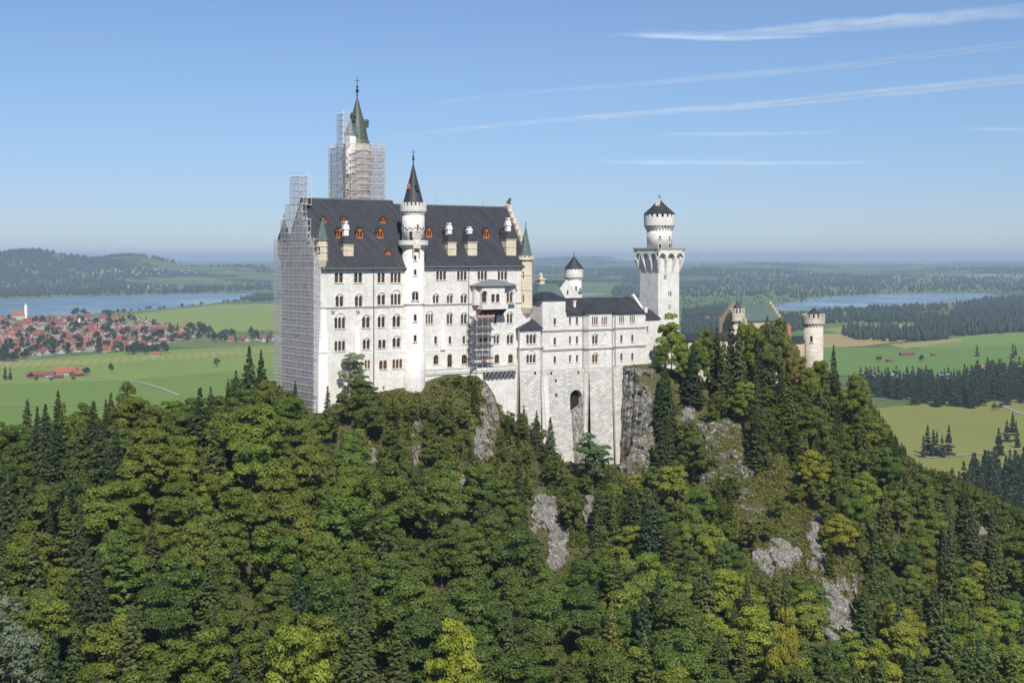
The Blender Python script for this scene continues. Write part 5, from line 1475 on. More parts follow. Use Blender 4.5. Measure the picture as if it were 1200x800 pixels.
SPR = [(.026, .042, .016), (.032, .048, .017), (.022, .038, .016), (.038, .05, .018)]
SPRL = [(.045, .062, .018), (.052, .066, .02), (.040, .060, .018)]

LIFT = {'broadleaf': 2.0, 'slender': 1.9, 'spruce': 1.9, 'larch': 1.65, 'far_spruce': 1.0, 'far_broad': 1.0}
def plant_tree(name, knd, x, y, z, sc, col, label, cat, group=None, rz=None, sx=1.0, rs=random, var=None):
    col = tuple(k * LIFT[knd] for k in col)
    items = KINDS[knd]
    cm, tm, h, r = items[var if var is not None else rs.randrange(len(items))]
    o = bpy.data.objects.new(name, None); COL.objects.link(o)
    o.location = (x, y, z); o.rotation_euler = (0, 0, rs.uniform(0, 6.283) if rz is None else rz); o.scale = (sc * sx, sc * sx, sc)
    tag(o, label, cat, group)
    c = bpy.data.objects.new('crown', cm); COL.objects.link(c); c.parent = o
    j = [rs.uniform(.86, 1.16), rs.uniform(.92, 1.1)]
    c.color = (col[0] * j[0] * j[1], col[1] * j[1], col[2] * j[1], 1)
    t = bpy.data.objects.new('trunk', tm); COL.objects.link(t); t.parent = o
    return o

# ------------------------------------------------------------------ rock outcrops
YS = np.arange(215.0, 520.0, 1.0)
def hit(u, v):                      # where the hill is met at (u, v)
    x = (u - 600) / FPX * YS; z = -(v - VH) / FPX * YS
    k = np.nonzero(ground(x, YS) >= z)[0]
    Y = YS[k[0]] if len(k) else 450.0
    return np.array([(u - 600) / FPX * Y, Y, -(v - VH) / FPX * Y])
def hits(U, Vv):
    X = (U[..., None] - 600) / FPX * YS; Zr = -(Vv[..., None] - VH) / FPX * YS
    ok = ground(X, np.broadcast_to(YS, X.shape)) >= Zr
    k = np.where(ok.any(-1), ok.argmax(-1), len(YS) - 1)
    Y = YS[k]
    for _ in range(6):               # close in on the crossing
        g_ = ground((U - 600) / FPX * Y, Y) + (Vv - VH) / FPX * Y
        Y = Y - np.clip(g_ * .6, -1, 1)
    return np.stack([(U - 600) / FPX * Y, Y, -(Vv - VH) / FPX * Y], -1), ok.any(-1)
def facets(P, cell, seed):
    """broken planes: every point takes the slanted plane of its nearest random seed"""
    q = P / cell
    best = np.full(len(P), 1e9); h = np.zeros(len(P))
    b = np.floor(q).astype(np.int64)
    for dx in (-1, 0, 1):
        for dy in (-1, 0, 1):
            c = b + np.array([dx, dy])
            n_ = (c[:, 0] * 374761393 + c[:, 1] * 668265263 + seed * 974711) & 0xffffffff
            r = []
            for k in range(5):
                n_ = ((n_ ^ (n_ >> 13)) * 1274126177 + 12345) & 0xffffffff
                r.append(((n_ >> 8) & 0xffff) / 65535.0)
            px_, py_ = c[:, 0] + r[0], c[:, 1] + r[1]
            d = (q[:, 0] - px_) ** 2 + (q[:, 1] - py_) ** 2
            v = r[2] + (r[3] - .5) * 1.6 * (q[:, 0] - px_) + (r[4] - .75) * 1.5 * (q[:, 1] - py_)
            m_ = d < best
            best = np.where(m_, d, best); h = np.where(m_, v, h)
    return h
def rock(u, v, Y, sx, sy, sz, label, m, seed, yaw=0.0, group=None):
    """a bare outcrop of the slope: ragged in outline, broken into slanting faces, sinking into the soil at its rim"""
    pu, pw = sx / Y * FPX * 1.25, sz / Y * FPX * 1.2
    nu, nv = int(max(24, pu * 2 / .8)), int(max(24, pw * 2 / .8))
    U, Vv = np.meshgrid(np.linspace(u - pu, u + pu, nu), np.linspace(v + pw, v - pw, nv))
    P, ok = hits(U, Vv)
    P = P.reshape(-1, 3)
    lx, lz = ((U - u) / pu).ravel(), ((Vv - v) / pw).ravel()
    X2 = np.stack([P[:, 0] + P[:, 1] * .35, P[:, 2] * .75 + P[:, 1] * .25], 1)
    wob = fbm(X2[:, 0] / 4.0, X2[:, 1] / 4.0, seed, 4) - .5
    edge = 1 - np.sqrt(lx ** 2 + lz ** 2) + wob * 1.7
    X3 = X2 + np.stack([fbm(X2[:, 0] / 1.5, X2[:, 1] / 1.5, seed + 3, 3), fbm(X2[:, 0] / 1.5 + 9, X2[:, 1] / 1.5, seed + 4, 3)], 1) * 1.2
    d = 1.7 * facets(X3, 3.6, seed) + .75 * facets(X3, 1.5, seed + 1) + .3 * facets(X3, .65, seed + 2)
    d = np.minimum(d * .9 + .1, 2.6) * np.clip(edge * 3.5, 0, 1) + np.where(edge < .1, (edge - .1) * 9, 0)
    d = np.clip(d, -2.5, 2.6)
    nrm = np.array([-.1, -.85, .52])
    P = P + d[:, None] * nrm
    Q = grid_quads(nv, nu)
    keep_ = (edge[Q] > -.12).all(1) & ok.ravel()[Q].all(1)
    Q = Q[keep_]
    used, inv = np.unique(Q, return_inverse=True)
    P, Q = P[used], inv.reshape(Q.shape)
    c0 = P.mean(0)
    me = fast_mesh('rock_outcrop', P - c0, Q, [m])
    return tag(link('rock_outcrop', me, loc=tuple(c0)), label, 'rock', group)
ROCKS = [  # u, v, Y, half sizes, label, material, seed, yaw
    (747, 487, 453, 6.6, 5, 17.5, 'grey ledged cliff face right of the rough stone castle base', 'rock_grey', 3, .6),
    (574, 488, 427, 2.6, 4, 12.5, 'narrow bare rock rib running down from the castle terrace', 'rock', 4, .5),
    (637, 604, 410, 4.0, 4, 5.0, 'pale bare rock face in the cleft below the stone base, its upper part', 'rock', 5, .3),
    (653, 640, 404, 2.8, 3.5, 6.5, 'pale bare rock face in the cleft, the lower pointed part', 'rock', 6, .3),
    (852, 526, 436, 9.0, 5, 9.0, 'broad grey rock outcrop at the head of the right hand spur', 'rock_grey', 7, .3),
    (912, 655, 387, 6.0, 5, 4.6, 'low pale rock band in the middle of the right hand spur', 'rock', 8, .2),
    (982, 706, 357, 3.8, 5, 10.0, 'lowest bright rock cliff at the foot of the right hand spur', 'rock', 9, .5),
    (955, 640, 384, 2.2, 4, 7.5, 'slim upright rock fin on the right hand spur', 'rock', 10, .5),
    (432, 540, 384, 2.0, 3, 5.5, 'slim rock showing among trees below the palace corner', 'rock', 11, .3),
    (489, 520, 391, 1.8, 3, 6.0, 'upright brownish rock on the crag below the stair tower', 'rock_grey', 12, .3),
    (541, 566, 384, 1.6, 3, 3.6, 'small pale rock low on the crag below the terrace', 'rock', 13, .3),
    (563, 524, 404, 1.6, 3, 4.6, 'pale rock foot under the narrow rock rib', 'rock', 14, .3),
    (1152, 628, 425, 3.0, 3, 3.4, 'small rock patch among spruces at the right edge', 'rock', 16, .3),
    (805, 487, 452, 2.0, 3, 2.6, 'little white rock right of the grey cliff', 'rock', 17, .3),
    (690, 600, 428, 1.6, 3, 4.0, 'thin pale rock strip between trees below the stone base', 'rock', 18, .3),
    (775, 640, 405, 1.4, 3, 4.0, 'thin brown rock strip left of the right hand spur', 'rock_grey', 19, .3),
    (880, 590, 404, 3.2, 4, 5.0, 'grey rock step half way down the right hand spur', 'rock_grey', 20, .3),
]
for u, v, Y, sx, sy, sz, lb, mm, sd, yw in ROCKS: rock(u, v, Y, sx, sy, sz, lb, M[mm], sd, yw)

# ------------------------------------------------------------------ the wood on the slope
SKY_U = [-80,0,30,65,80,130,150,170,185,205,235,255,275,290,305,318,335,350,365,375,384,395,402,425,435,445,460,480,500,530,555,570,580,600,615,625,640,655,665,680,690,710,725,745,765,772,785,800,820,840,858,880,905,925,935,945,965,977,985,1005,1020,1040,1055,1070,1090,1120,1160,1200,1300]
SKY_V = [485,478,472,462,468,462,448,450,460,456,448,440,430,408,408,436,450,458,470,486,472,455,440,440,446,454,462,460,452,437,437,446,476,482,480,484,492,522,556,552,520,528,556,560,500,420,385,390,405,388,372,380,374,398,424,428,412,408,430,440,458,490,512,530,546,552,572,592,640]
def skyline(u): return np.interp(u, SKY_U, SKY_V)
OPEN = [(747,480,26,62),(572,485,9,42),(638,605,20,26),(655,645,16,30),(852,522,30,26),(912,655,36,16),(985,705,20,42),(958,640,10,30),(673,520,11,50),(432,540,8,18),(541,566,6,12),(690,520,8,26),
        (880,590,18,16),(690,600,6,16),(489,520,8,18),(805,487,8,9),(563,530,8,16),(1152,628,9,10),(905,560,24,26),(935,612,12,16),(505,462,40,8)]
FEATURES = [ # u, v_top, Y, kind, colour, width factor, label
    (292, 404, 398, 'spruce', SPR[1], 1.25, 'left one of the two tall dark spruces on the ridge beside the scaffolded gable'),
    (306, 410, 400, 'spruce', SPR[0], 1.2, 'right one of the two tall dark spruces on the ridge beside the scaffolded gable'),
    (346, 446, 393, 'spruce', SPR[1], 1.1, 'slim spruce standing against the foot of the netted gable scaffold'),
    (384, 452, 389, 'spruce', SPRL[0], 1.0, 'slim spruce standing in front of the white corner buttress'),
    (414, 408, 402, 'slender', (.12, .15, .085), 1.15, 'pale grey green tree leaning against the palace wall, taller than its neighbours'),
    (425, 438, 398, 'broadleaf', DARKG[1], .9, 'dense green tree at the foot of the pale tree by the palace wall'),
    (787, 364, 466, 'broadleaf', (.10, .128, .018), .95, 'bright yellow green tree in front of the square tower'),
    (800, 400, 462, 'broadleaf', BRIGHT[2], .8, 'leafy bright green tree beside the yellow green tree at the square tower'),
    (840, 383, 470, 'spruce', SPR[1], 1.35, 'dark spruce left of the tallest spruce before the gatehouse'),
    (857, 366, 474, 'spruce', SPR[3], 1.4, 'tallest dark spruce in front of the smaller gate tower'),
    (876, 375, 480, 'broadleaf', OLIVE[3], .8, 'olive broadleaf tree below the stepped yellow gable'),
    (905, 367, 488, 'broadleaf', (.055, .072, .022), 1.15, 'open crowned tree hiding the middle of the gatehouse'),
    (935, 418, 484, 'slender', (.12, .105, .035), 1.1, 'thin yellowish tree at the foot of the clear standing gate tower'),
    (977, 404, 482, 'spruce', SPR[0], 1.1, 'pointed dark spruce just right of the clear standing gate tower'),
    (1005, 436, 474, 'broadleaf', OLIVE[1], .95, 'round olive tree on the skyline right of the gatehouse'),
    (614, 474, 428, 'spruce', SPRL[1], 1.0, 'left one of the three spruces before the stone base'),
    (629, 481, 427, 'spruce', SPR[3], 1.05, 'middle one of the three spruces before the stone base'),
    (645, 488, 425, 'spruce', SPRL[2], 1.0, 'right one of the three spruces before the stone base'),
    (694, 504, 432, 'slender', (.06, .095, .035), 1.5, 'light green ash tree in front of the stone base, right of the rock tongue'),
    (535, 722, 255, 'broadleaf', YELL[0], 1.05, 'bright yellow green tree at the bottom of the photo'),
    (345, 716, 250, 'broadleaf', BRIGHT[0], 1.25, 'fresh green large tree at the bottom, left of the yellow green one'),
    (920, 706, 300, 'broadleaf', (.125, .125, .014), .75, 'golden yellow tree below the rock band of the right hand spur'),
    (12, 690, 240, 'slender', (.07, .10, .06), 1.3, 'silvery green tree cut by the left edge at the bottom'),
    (68, 458, 386, 'spruce', SPR[1], 1.4, 'broad spruce on the left skyline, second from the edge of the photo'),
    (32, 468, 384, 'spruce', SPR[3], 1.4, 'spruce on the left skyline nearest to the edge of the photo'),
    (130, 460, 388, 'spruce', SPRL[0], 1.4, 'broad spruce on the left skyline before the valley meadow'),
    (152, 446, 392, 'broadleaf', OLIVE[4], .95, 'round broadleaf tree topping the left skyline'),
    (818, 398, 466, 'broadleaf', OLIVE[4], .85, 'olive broadleaf tree between the yellow green tree and the dark spruces'),
    (890, 380, 478, 'broadleaf', OLIVE[0], 1.0, 'broad olive tree below the open crowned tree, hiding the brick gatehouse wall'),
    (925, 402, 484, 'broadleaf', (.09, .085, .02), .7, 'brownish olive tree between the open crowned tree and the clear standing gate tower'),
    (948, 430, 480, 'broadleaf', BRIGHT[2], .8, 'fresh green tree hiding the foot of the clear standing gate tower'),
    (848, 392, 464, 'spruce', SPRL[0], 1.3, 'lighter spruce close beside the tallest spruce before the gatehouse'),
    (888, 396, 474, 'spruce', SPR[0], 1.3, 'dark spruce right of the olive tree below the stepped gable'),
    (662, 556, 424, 'broadleaf', OLIVE[2], .8, 'green tree at the left foot of the rock tongue below the dark arch'),
    (718, 566, 426, 'broadleaf', BRIGHT[2], .85, 'bright green tree below the ash tree at the foot of the stone base'),
    (742, 556, 432, 'broadleaf', BRIGHT[1], .8, 'fresh yellowish green tree under the grey ledged cliff'),
    (768, 545, 430, 'broadleaf', OLIVE[4], .85, 'olive tree at the right foot of the grey ledged cliff'),
    (730, 588, 415, 'spruce', SPRL[1], 1.1, 'spruce standing below the fresh green tree under the grey ledged cliff'),
    (884, 378, 484, 'broadleaf', OLIVE[2], .75, 'olive tree close left of the open crowned tree before the gatehouse'),
    (776, 398, 460, 'broadleaf', OLIVE[2], .6, 'dull green tree at the right foot of the square tower, left of the bright one'),
    (829, 384, 474, 'broadleaf', OLIVE[0], 1.0, 'olive tree rising above the low courtyard wing'),
    (866, 376, 470, 'spruce', SPRL[2], 1.5, 'lighter wide spruce right of the tallest spruce before the gatehouse'),
    (899, 371, 478, 'spruce', SPR[1], 1.5, 'dark wide spruce in the middle of the trees before the gatehouse'),
    (916, 374, 491, 'broadleaf', OLIVE[1], 1.0, 'olive tree right of the open crowned tree before the gatehouse'),
    (931, 404, 488, 'broadleaf', OLIVE[3], .8, 'brownish green tree left of the foot of the clear standing gate tower'),
    (962, 420, 484, 'broadleaf', OLIVE[0], .75, 'small olive tree right of the foot of the clear standing gate tower'),
    (812, 404, 458, 'spruce', SPR[2], 1.5, 'dark spruce below the courtyard wing, right of the leafy bright green tree'),
    (1110, 600, 425, 'spruce', SPR[0], 1.1, 'dark spruce above the small rock patch at the right edge'),
]
TREES = []                          # x, y, radius in plan, for spacing
cand = []
def try_scale(u, v_top, x, y, z, h): return (VH - v_top) / FPX * y - z
for u, vt, Y, kd, col, wf, lb in FEATURES:
    x = (u - 600) / FPX * Y; z = float(ground(x, Y)) - .3
    H = (VH - vt) / FPX * Y - z
    h = KINDS[kd][0][2]; sc = H / h
    sx = wf * (15 / H if kd == 'broadleaf' else 1.0) * (1.0 if kd != 'broadleaf' else 1.0)
    if kd in ('spruce', 'larch', 'slender'): sx = wf * max(.6, min(1.1, 20 / max(H, 1)))
    nm = {'broadleaf': 'broadleaf_tree', 'slender': 'broadleaf_tree', 'spruce': 'spruce_tree', 'larch': 'larch_tree'}[kd]
    plant_tree(nm, kd, x, Y, z, sc, col, lb, {'spruce': 'spruce', 'larch': 'larch'}.get(kd, 'broadleaf tree'), rs=random, sx=sx)
    TREES.append((x, Y, 2.2 if kd != 'broadleaf' else 4.0))

def zone(u, v, rs):
    """(chance of spruce, broadleaf palette, place) for the stretch of wood where the middle of a crown is seen"""
    if u < 130 and v > 500: return .75, DARKG + OLIVE[:2], 'on the shady slope at the lower left'
    if u < 330 and v < 540: return .14, OLIVE + DARKG[:2], 'on the ridge between the left edge and the netted gable'
    if u < 420 and v < 680: return .06, OLIVE + OLIVE + BRIGHT[2:], 'in the olive green wood left of the castle crag'
    if u < 450: return .28, OLIVE[:3] + DARKG, 'in the dark foreground at the bottom left'
    if u < 620 and v < 600: return .28, OLIVE[2:] + BRIGHT[2:] + DARKG[:1], 'on the crag below the palace and stair tower'
    if u < 700: return .07, DARKG + DARKG + OLIVE[2:3], 'in the deep green wood below the castle crag'
    if u < 830: return .30, DARKG[1:] + OLIVE[2:] + BRIGHT[2:], 'in the gully between the stone base and the right hand spur'
    if v < 540: return .5, OLIVE + BRIGHT[1:], 'round the gatehouse on the crest'
    if u < 1010: return .5, OLIVE + BRIGHT + DARKG[2:], 'on the rocky right hand spur'
    return .5, OLIVE[1:] + BRIGHT + DARKG[:2], 'on the slope falling away at the right'
rs = random.Random(5)
grid = {}
def near(x, y, r):
    ci, cj = int(x // 8), int(y // 8)
    for i in range(ci - 2, ci + 3):
        for j in range(cj - 2, cj + 3):
            for (tx, ty, tr) in grid.get((i, j), ()):
                if (tx - x) ** 2 + (ty - y) ** 2 < (r + tr) ** 2 * .80: return True
    return False
for t in TREES: grid.setdefault((int(t[0] // 8), int(t[1] // 8)), []).append(t)
def in_castle(x, y):
    ca = CT * (x - A0X) + ST * (y - A0Y); cb = -ST * (x - A0X) + CT * (y - A0Y)
    if -4 < ca < 78 and cb > -4.5: return True
    if 76 <= ca < 150 and cb > -6.5: return True
    if 150 <= ca < 186 and cb > 2: return True
    if 186 <= ca < 222 and cb > -5: return True
    return ca > 100 and cb > 24
N_TRY = 26000
for it in range(N_TRY):
    Y = 205 + 305 * rs.random() ** .9; u = rs.uniform(-70, 1270)
    x = (u - 600) / FPX * Y
    z = float(ground(x, Y))
    if in_castle(x, Y) or z < -150: continue
    vb = VH - FPX * z / Y
    H0 = 15.0; vm = vb - FPX * 8 / Y
    ps, pal, place = zone(u, vm, rs)
    if it < 7000: ps *= 0.25
    sp_ = rs.random() < ps
    kd = 'spruce' if sp_ else 'broadleaf'
    if sp_ and rs.random() < .12: kd = 'larch'
    H = rs.uniform(17, 28) if sp_ else rs.uniform(14, 22)
    if Y > 350 and not sp_: H *= .82
    if Y > 400 and u < 760: H *= .85
    crag = (440 < u < 620 and vb < 590 and vb > 430) or (830 < u < 1000 and 480 < vb < 680)
    if crag: H *= rs.uniform(.4, .62) if u < 700 else rs.uniform(.5, 1.0)
    rad = (H / 22 * 3.4 if sp_ else H / 15 * 4.7)
    wpx = FPX * rad / Y * .8
    lim = max(skyline(u), skyline(u - wpx * (.3 if sp_ else .8)), skyline(u + wpx * (.3 if sp_ else .8)))
    Hmax = (VH - lim) / FPX * Y - z
    if Hmax < H:
        if Hmax < 4.5: continue
        H = Hmax * rs.uniform(.9, 1.0); rad = (H / 22 * 3.5 if sp_ else H / 15 * 4.9)
    vt = VH - FPX * (z + H) / Y
    if vt > 830: continue
    if slope_at(x, Y) > 2.4: continue
    bad = False
    for ou, ov, ru, rv in OPEN:
        for vv in (vt + (vb - vt) * .2, vt + (vb - vt) * .5, vt + (vb - vt) * .8):
            if ((u - ou) / (ru + wpx * .6)) ** 2 + ((vv - ov) / (rv + wpx * .25)) ** 2 < 1: bad = True
    if bad: continue
    if near(x, Y, rad * (.98 if not sp_ else .92)): continue
    grid.setdefault((int(x // 8), int(Y // 8)), []).append((x, Y, rad * .95))
    cand.append((H * H / Y / Y * (1 if -20 < u < 1220 else .1) * (1.5 if not sp_ else 1), x, Y, z, H, kd, rs.choice(pal) if not sp_ else rs.choice(SPR + SPRL if u < 780 else SPR[3:] + SPRL), place, rad))
cand.sort(key=lambda c: -c[0])
made = {'broadleaf': 0, 'spruce': 0, 'larch': 0}
rest = []
HUE = lambda c: 'yellow green' if c[0] > .095 else ('dark green' if c[0] < .045 else 'olive green')
for w, x, y, z, H, kd, col, place, rad in cand:
    if made[kd] >= {'broadleaf': 250, 'spruce': 180, 'larch': 50}[kd]: rest.append((x, y, z, H, kd, col, rad)); continue
    made[kd] += 1
    if kd == 'broadleaf':
        lb = '%s broadleaf tree %s' % (HUE(col), place)
        plant_tree('broadleaf_tree', kd, x, y, z - .3, H / 15.0, col, lb, 'broadleaf tree', 'broadleaf trees ' + place, rs=rs, sx=rs.uniform(.9, 1.12))
    elif kd == 'spruce':
        lb = '%s pointed spruce %s' % ('lighter green' if col in SPRL else 'dark', place)
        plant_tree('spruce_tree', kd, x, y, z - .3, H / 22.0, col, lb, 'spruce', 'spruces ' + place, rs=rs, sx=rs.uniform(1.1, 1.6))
    else:
        c = rs.choice([(.085, .115, .022), (.075, .105, .02), (.10, .12, .025)])
        plant_tree('larch_tree', kd, x, y, z - .3, H / 22.0, c, 'soft light green larch ' + place, 'larch', 'larches ' + place, rs=rs, sx=rs.uniform(1.15, 1.5))

# bushes and low growth on the rocks and between the trees, and the remaining small trees
rng = np.random.default_rng(77)
Vs, Qs, Ts, off = [], [], [], 0
Vd, Qd, Td, offd = [], [], [], 0
for (x, y, z, H, kd, col, rad) in rest:
    V, Q, T = (broad_crown(900 + len(Vd) % 5, h=15, lobes=44, per=90, leaf=.62) if kd == 'broadleaf' else spruce_crown(950 + len(Vd) % 5, whorls=26, leaf=.8, thin=.7))
    s = H / (15 if kd == 'broadleaf' else 22)
    a = rng.uniform(0, 6.28); c, s_ = math.cos(a), math.sin(a)
    V = np.stack([V[:, 0] * c - V[:, 1] * s_, V[:, 0] * s_ + V[:, 1] * c, V[:, 2]], 1) * s + np.array([x, y, z])
    Vd.append(V); Qd.append(Q + offd); offd += len(V); Td.append(np.clip(T * .5 + (.55 if kd == 'spruce' else .1) + rng.uniform(-.1, .1), 0, 1))
if Vd:
    o = link('woodland', fast_mesh('woodland', np.concatenate(Vd), np.concatenate(Qd), [M['leaf']], np.concatenate(Td)))
    o.color = (.085, .115, .023, 1)
    tag(o, 'smaller trees filling the wood between the large ones', 'woodland', kind='stuff')
def bushes(n, cond, name, label, color, smin, smax, leaf, nl=16):
    Vs, Qs, Ts, off = [], [], [], 0
    k = 0; tries = 0
    while k < n and tries < n * 30:
        tries += 1
        Y = rng.uniform(220, 490); u = rng.uniform(-60, 1260); x = (u - 600) / FPX * Y
        if in_castle(x, Y): continue
        z = float(ground(x, Y)); v = VH - FPX * z / Y
        if not cond(u, v, x, Y): continue
        s = rng.uniform(smin, smax)
        if v - FPX * s * 1.2 / Y < skyline(u) - 4 and not (430 < u < 600): continue
        k += 1
        q = rng.normal(size=(nl, 3)); q /= np.linalg.norm(q, axis=1, keepdims=True); q[:, 2] = np.abs(q[:, 2])
        P = q * s * rng.uniform(.4, 1, (nl, 1)) * np.array([1, 1, .8]) + np.array([x, Y, z])
        V, Q = quads_from(P, q + rng.normal(size=(nl, 3)) * .5, leaf * rng.uniform(.5, 1.3, nl), rng)
        Vs.append(V); Qs.append(Q + off); off += len(V); Ts.append(np.full(nl, rng.uniform(0, 1)) * .7 + rng.uniform(0, .3, nl))
    o = link(name, fast_mesh(name, np.concatenate(Vs), np.concatenate(Qs), [M['leaf']], np.concatenate(Ts)))
    o.color = (*color, 1)
    return tag(o, label, 'undergrowth', kind='stuff')
def rocky(u, v): return any(((u - a) / (b2 * .9)) ** 2 + ((v - b_) / (c2 * .9)) ** 2 < 1 for a, b_, b2, c2 in OPEN[:19])
bushes(9000, lambda u, v, x, y: not rocky(u, v) and float(slope_at(x, y)) < 2.0, 'undergrowth', 'mixed low green growth under the trees', (.075, .105, .022), .7, 2.0, .7, 34)
bushes(5200, lambda u, v, x, y: ((425 < u < 625 and 430 < v < 590) or (830 < u < 1010 and 480 < v < 700)) and float(slope_at(x, y)) < 2.2, 'shrubbery', 'light green and olive shrubs over the bare crags', (.13, .145, .032), .5, 1.9, .5, 44)
bushes(1600, lambda u, v, x, y: 640 < u < 790 and 500 < v < 640 and not rocky(u, v), 'undergrowth', 'thick green bushes at the foot of the castle base', (.085, .115, .025), 1.0, 2.8, .6, 60)
bushes(2200, lambda u, v, x, y: ((440 < u < 600 and 435 < v < 580) or (840 < u < 1000 and 500 < v < 680)), 'dry_grass', 'dry straw coloured grass and scrub on the crags', (.22, .185, .08), .3, .9, .4, 20)
bushes(950, lambda u, v, x, y: rocky(u, v) and float(fbm(np.array(x / 3), np.array(v / 6), 71, 3)) > .47, 'shrubbery', 'small shrubs clinging to the bare rocks', (.10, .125, .03), .3, .95, .42, 34)
for (u, Y, (nm, me), rz) in PEOPLE:
    x = (u - 600) / FPX * Y
    z = (VH - 458.5) / FPX * Y
    o = link('person', me, loc=(x, Y, z)); o.rotation_euler = (0, 0, rz)
    tag(o, 'visitor in a %s top waiting on the ramp below the gate' % nm, 'person', 'visitors queuing below the gatehouse')
bm = MB(); p0, p1, p2, p3 = px(900, 460, 493), px(938, 460, 493), px(938, 457, 502), px(900, 457, 502)
zr0 = (VH - 458.5) / FPX * 497
bm.hexa([(p[0], p[1], zr0 - 3) for p in (p0, p1, p2, p3)] + [(p[0], p[1], zr0 - .01) for p in (p0, p1, p2, p3)])
tag(bm.build('ramp', M['gate']), kind='structure')
# lamp post on the crag path
x, y, _ = px(449.5, 470, 404); z = (VH - 472) / FPX * 404
lp = thing('lamp_post', (x, y, z), 'thin dark lamp post on the crag in front of the palace wall', 'lamp post')
bm = MB(); bm.bar((x, y, z - 4), (x, y, z + 4.2), .09, n=6); bm.build('post', M['lead'], lp)
bm = MB(); bm.lathe((x, y), [(.1, z + 4.2), (.38, z + 4.35), (.32, z + 4.8), (.05, z + 5.0)], 8); bm.build('lantern', M['lead'], lp)

# ------------------------------------------------------------------ the valley: village, farms, trees, far woods
M['roof_red'] = plain('red_tiled_roof', (.20, .062, .04), .85, var=.4, scale=.03)
M['roof_orange'] = plain('orange_tiled_roof', (.29, .10, .05), .85, var=.3, scale=.03)
M['roof_brown'] = plain('brown_tiled_roof', (.16, .07, .05), .85, var=.3, scale=.03)
M['roof_grey'] = plain('grey_roof', (.24, .24, .25), .8, var=.3, scale=.03)
M['house_wall'] = plain('house_render', (.40, .385, .36), .9, var=.15, scale=.05)
M['timber'] = plain('dark_timber_wall', (.14, .08, .05), .9, var=.3, scale=.05)
def house_mesh(L, W, h, rise, roof, wall_m, seed):
    b = MB()
    I = lambda x, y, z: (x, y, z)
    b.fbox(I, -L / 2, L / 2, -W / 2, W / 2, -1, h, 0)
    b.prism([(-L / 2 + .002, -W / 2, h), (-L / 2 + .002, W / 2, h), (-L / 2 + .002, 0, h + rise)], [(L / 2 - .002, -W / 2, h), (L / 2 - .002, W / 2, h), (L / 2 - .002, 0, h + rise)], 0)
    for s in (-1, 1):
        k = rise / (W / 2); o = 1.1
        P = [(0, h + rise + .25), (s * (W / 2 + o), h - k * o + .25), (s * (W / 2 + o), h - k * o - .1), (0, h + rise - .1)]
        b.prism([(-L / 2 - 1, y, z) for y, z in P], [(L / 2 + 1, y, z) for y, z in P], 1)
    rr = random.Random(seed)
    for s in (-1, 1):                # window bands and a chimney
        n = max(2, int(L / 3.4))
        for fl_ in range(2):
            for i in range(n):
                x = -L / 2 + L * (i + .5) / n
                b.fbox(I, x - .55, x + .55, s * W / 2 - .06, s * W / 2 + .06, .9 + 2.7 * fl_, 2.2 + 2.7 * fl_, 2)
        for fl_ in range(2):
            for y in (-W * .22, W * .22): b.fbox(I, s * L / 2 - .06, s * L / 2 + .06, y - .55, y + .55, .9 + 2.7 * fl_, 2.2 + 2.7 * fl_, 2)
    cx = rr.uniform(-L * .25, L * .25); b.fbox(I, cx - .45, cx + .45, .6, 1.5, h + rise * .4, h + rise + 1.0, 0)
    me = bpy.data.meshes.new('house'); me.from_pydata(b.v, [], b.f)
    for m_ in (wall_m, roof, M['dark']): me.materials.append(m_)
    me.polygons.foreach_set('material_index', b.m); me.update()
    return me
HM = []
for i in range(14):
    rf = ['roof_red', 'roof_red', 'roof_orange', 'roof_red', 'roof_brown', 'roof_red', 'roof_grey', 'roof_orange', 'roof_red', 'roof_red', 'roof_brown', 'roof_red', 'roof_orange', 'roof_red'][i]
    rr = random.Random(60 + i)
    HM.append((rf.split('_')[1], house_mesh(rr.uniform(15, 24), rr.uniform(11, 15), rr.uniform(3.6, 5.0), rr.uniform(4.2, 6.2), M[rf], M['house_wall'], i)))
rs = random.Random(17)
hg = []
def free(x, y, r):
    for hx_, hy_, hr in hg:
        if (hx_ - x) ** 2 + (hy_ - y) ** 2 < (r + hr) ** 2: return False
    return True
def inside(u, v, poly):
    c = False; n = len(poly)
    for i in range(n):
        (x0, y0), (x1, y1) = poly[i], poly[(i + 1) % n]
        if (y0 > v) != (y1 > v) and u < (x1 - x0) * (v - y0) / (y1 - y0) + x0: c = not c
    return c
VILL = [([(-60,374),(20,370),(60,372),(110,369),(135,372),(175,374),(170,378),(120,385),(60,388),(-60,392)], 'by the lake end of the village', 84),
        ([(-60,393),(60,389),(120,385),(175,385),(215,387),(170,395),(90,402),(-60,412)], 'in the crowded middle of the village', 100),
        ([(-60,413),(40,406),(120,401),(170,396),(212,394),(200,405),(150,412),(90,414),(20,418),(-60,428)], 'at the edge of the village facing the meadow', 82),
        ([(150,384),(200,384),(245,388),(330,396),(330,404),(250,403),(205,400),(180,392)], 'in the thin row of houses trailing towards the castle', 28)]
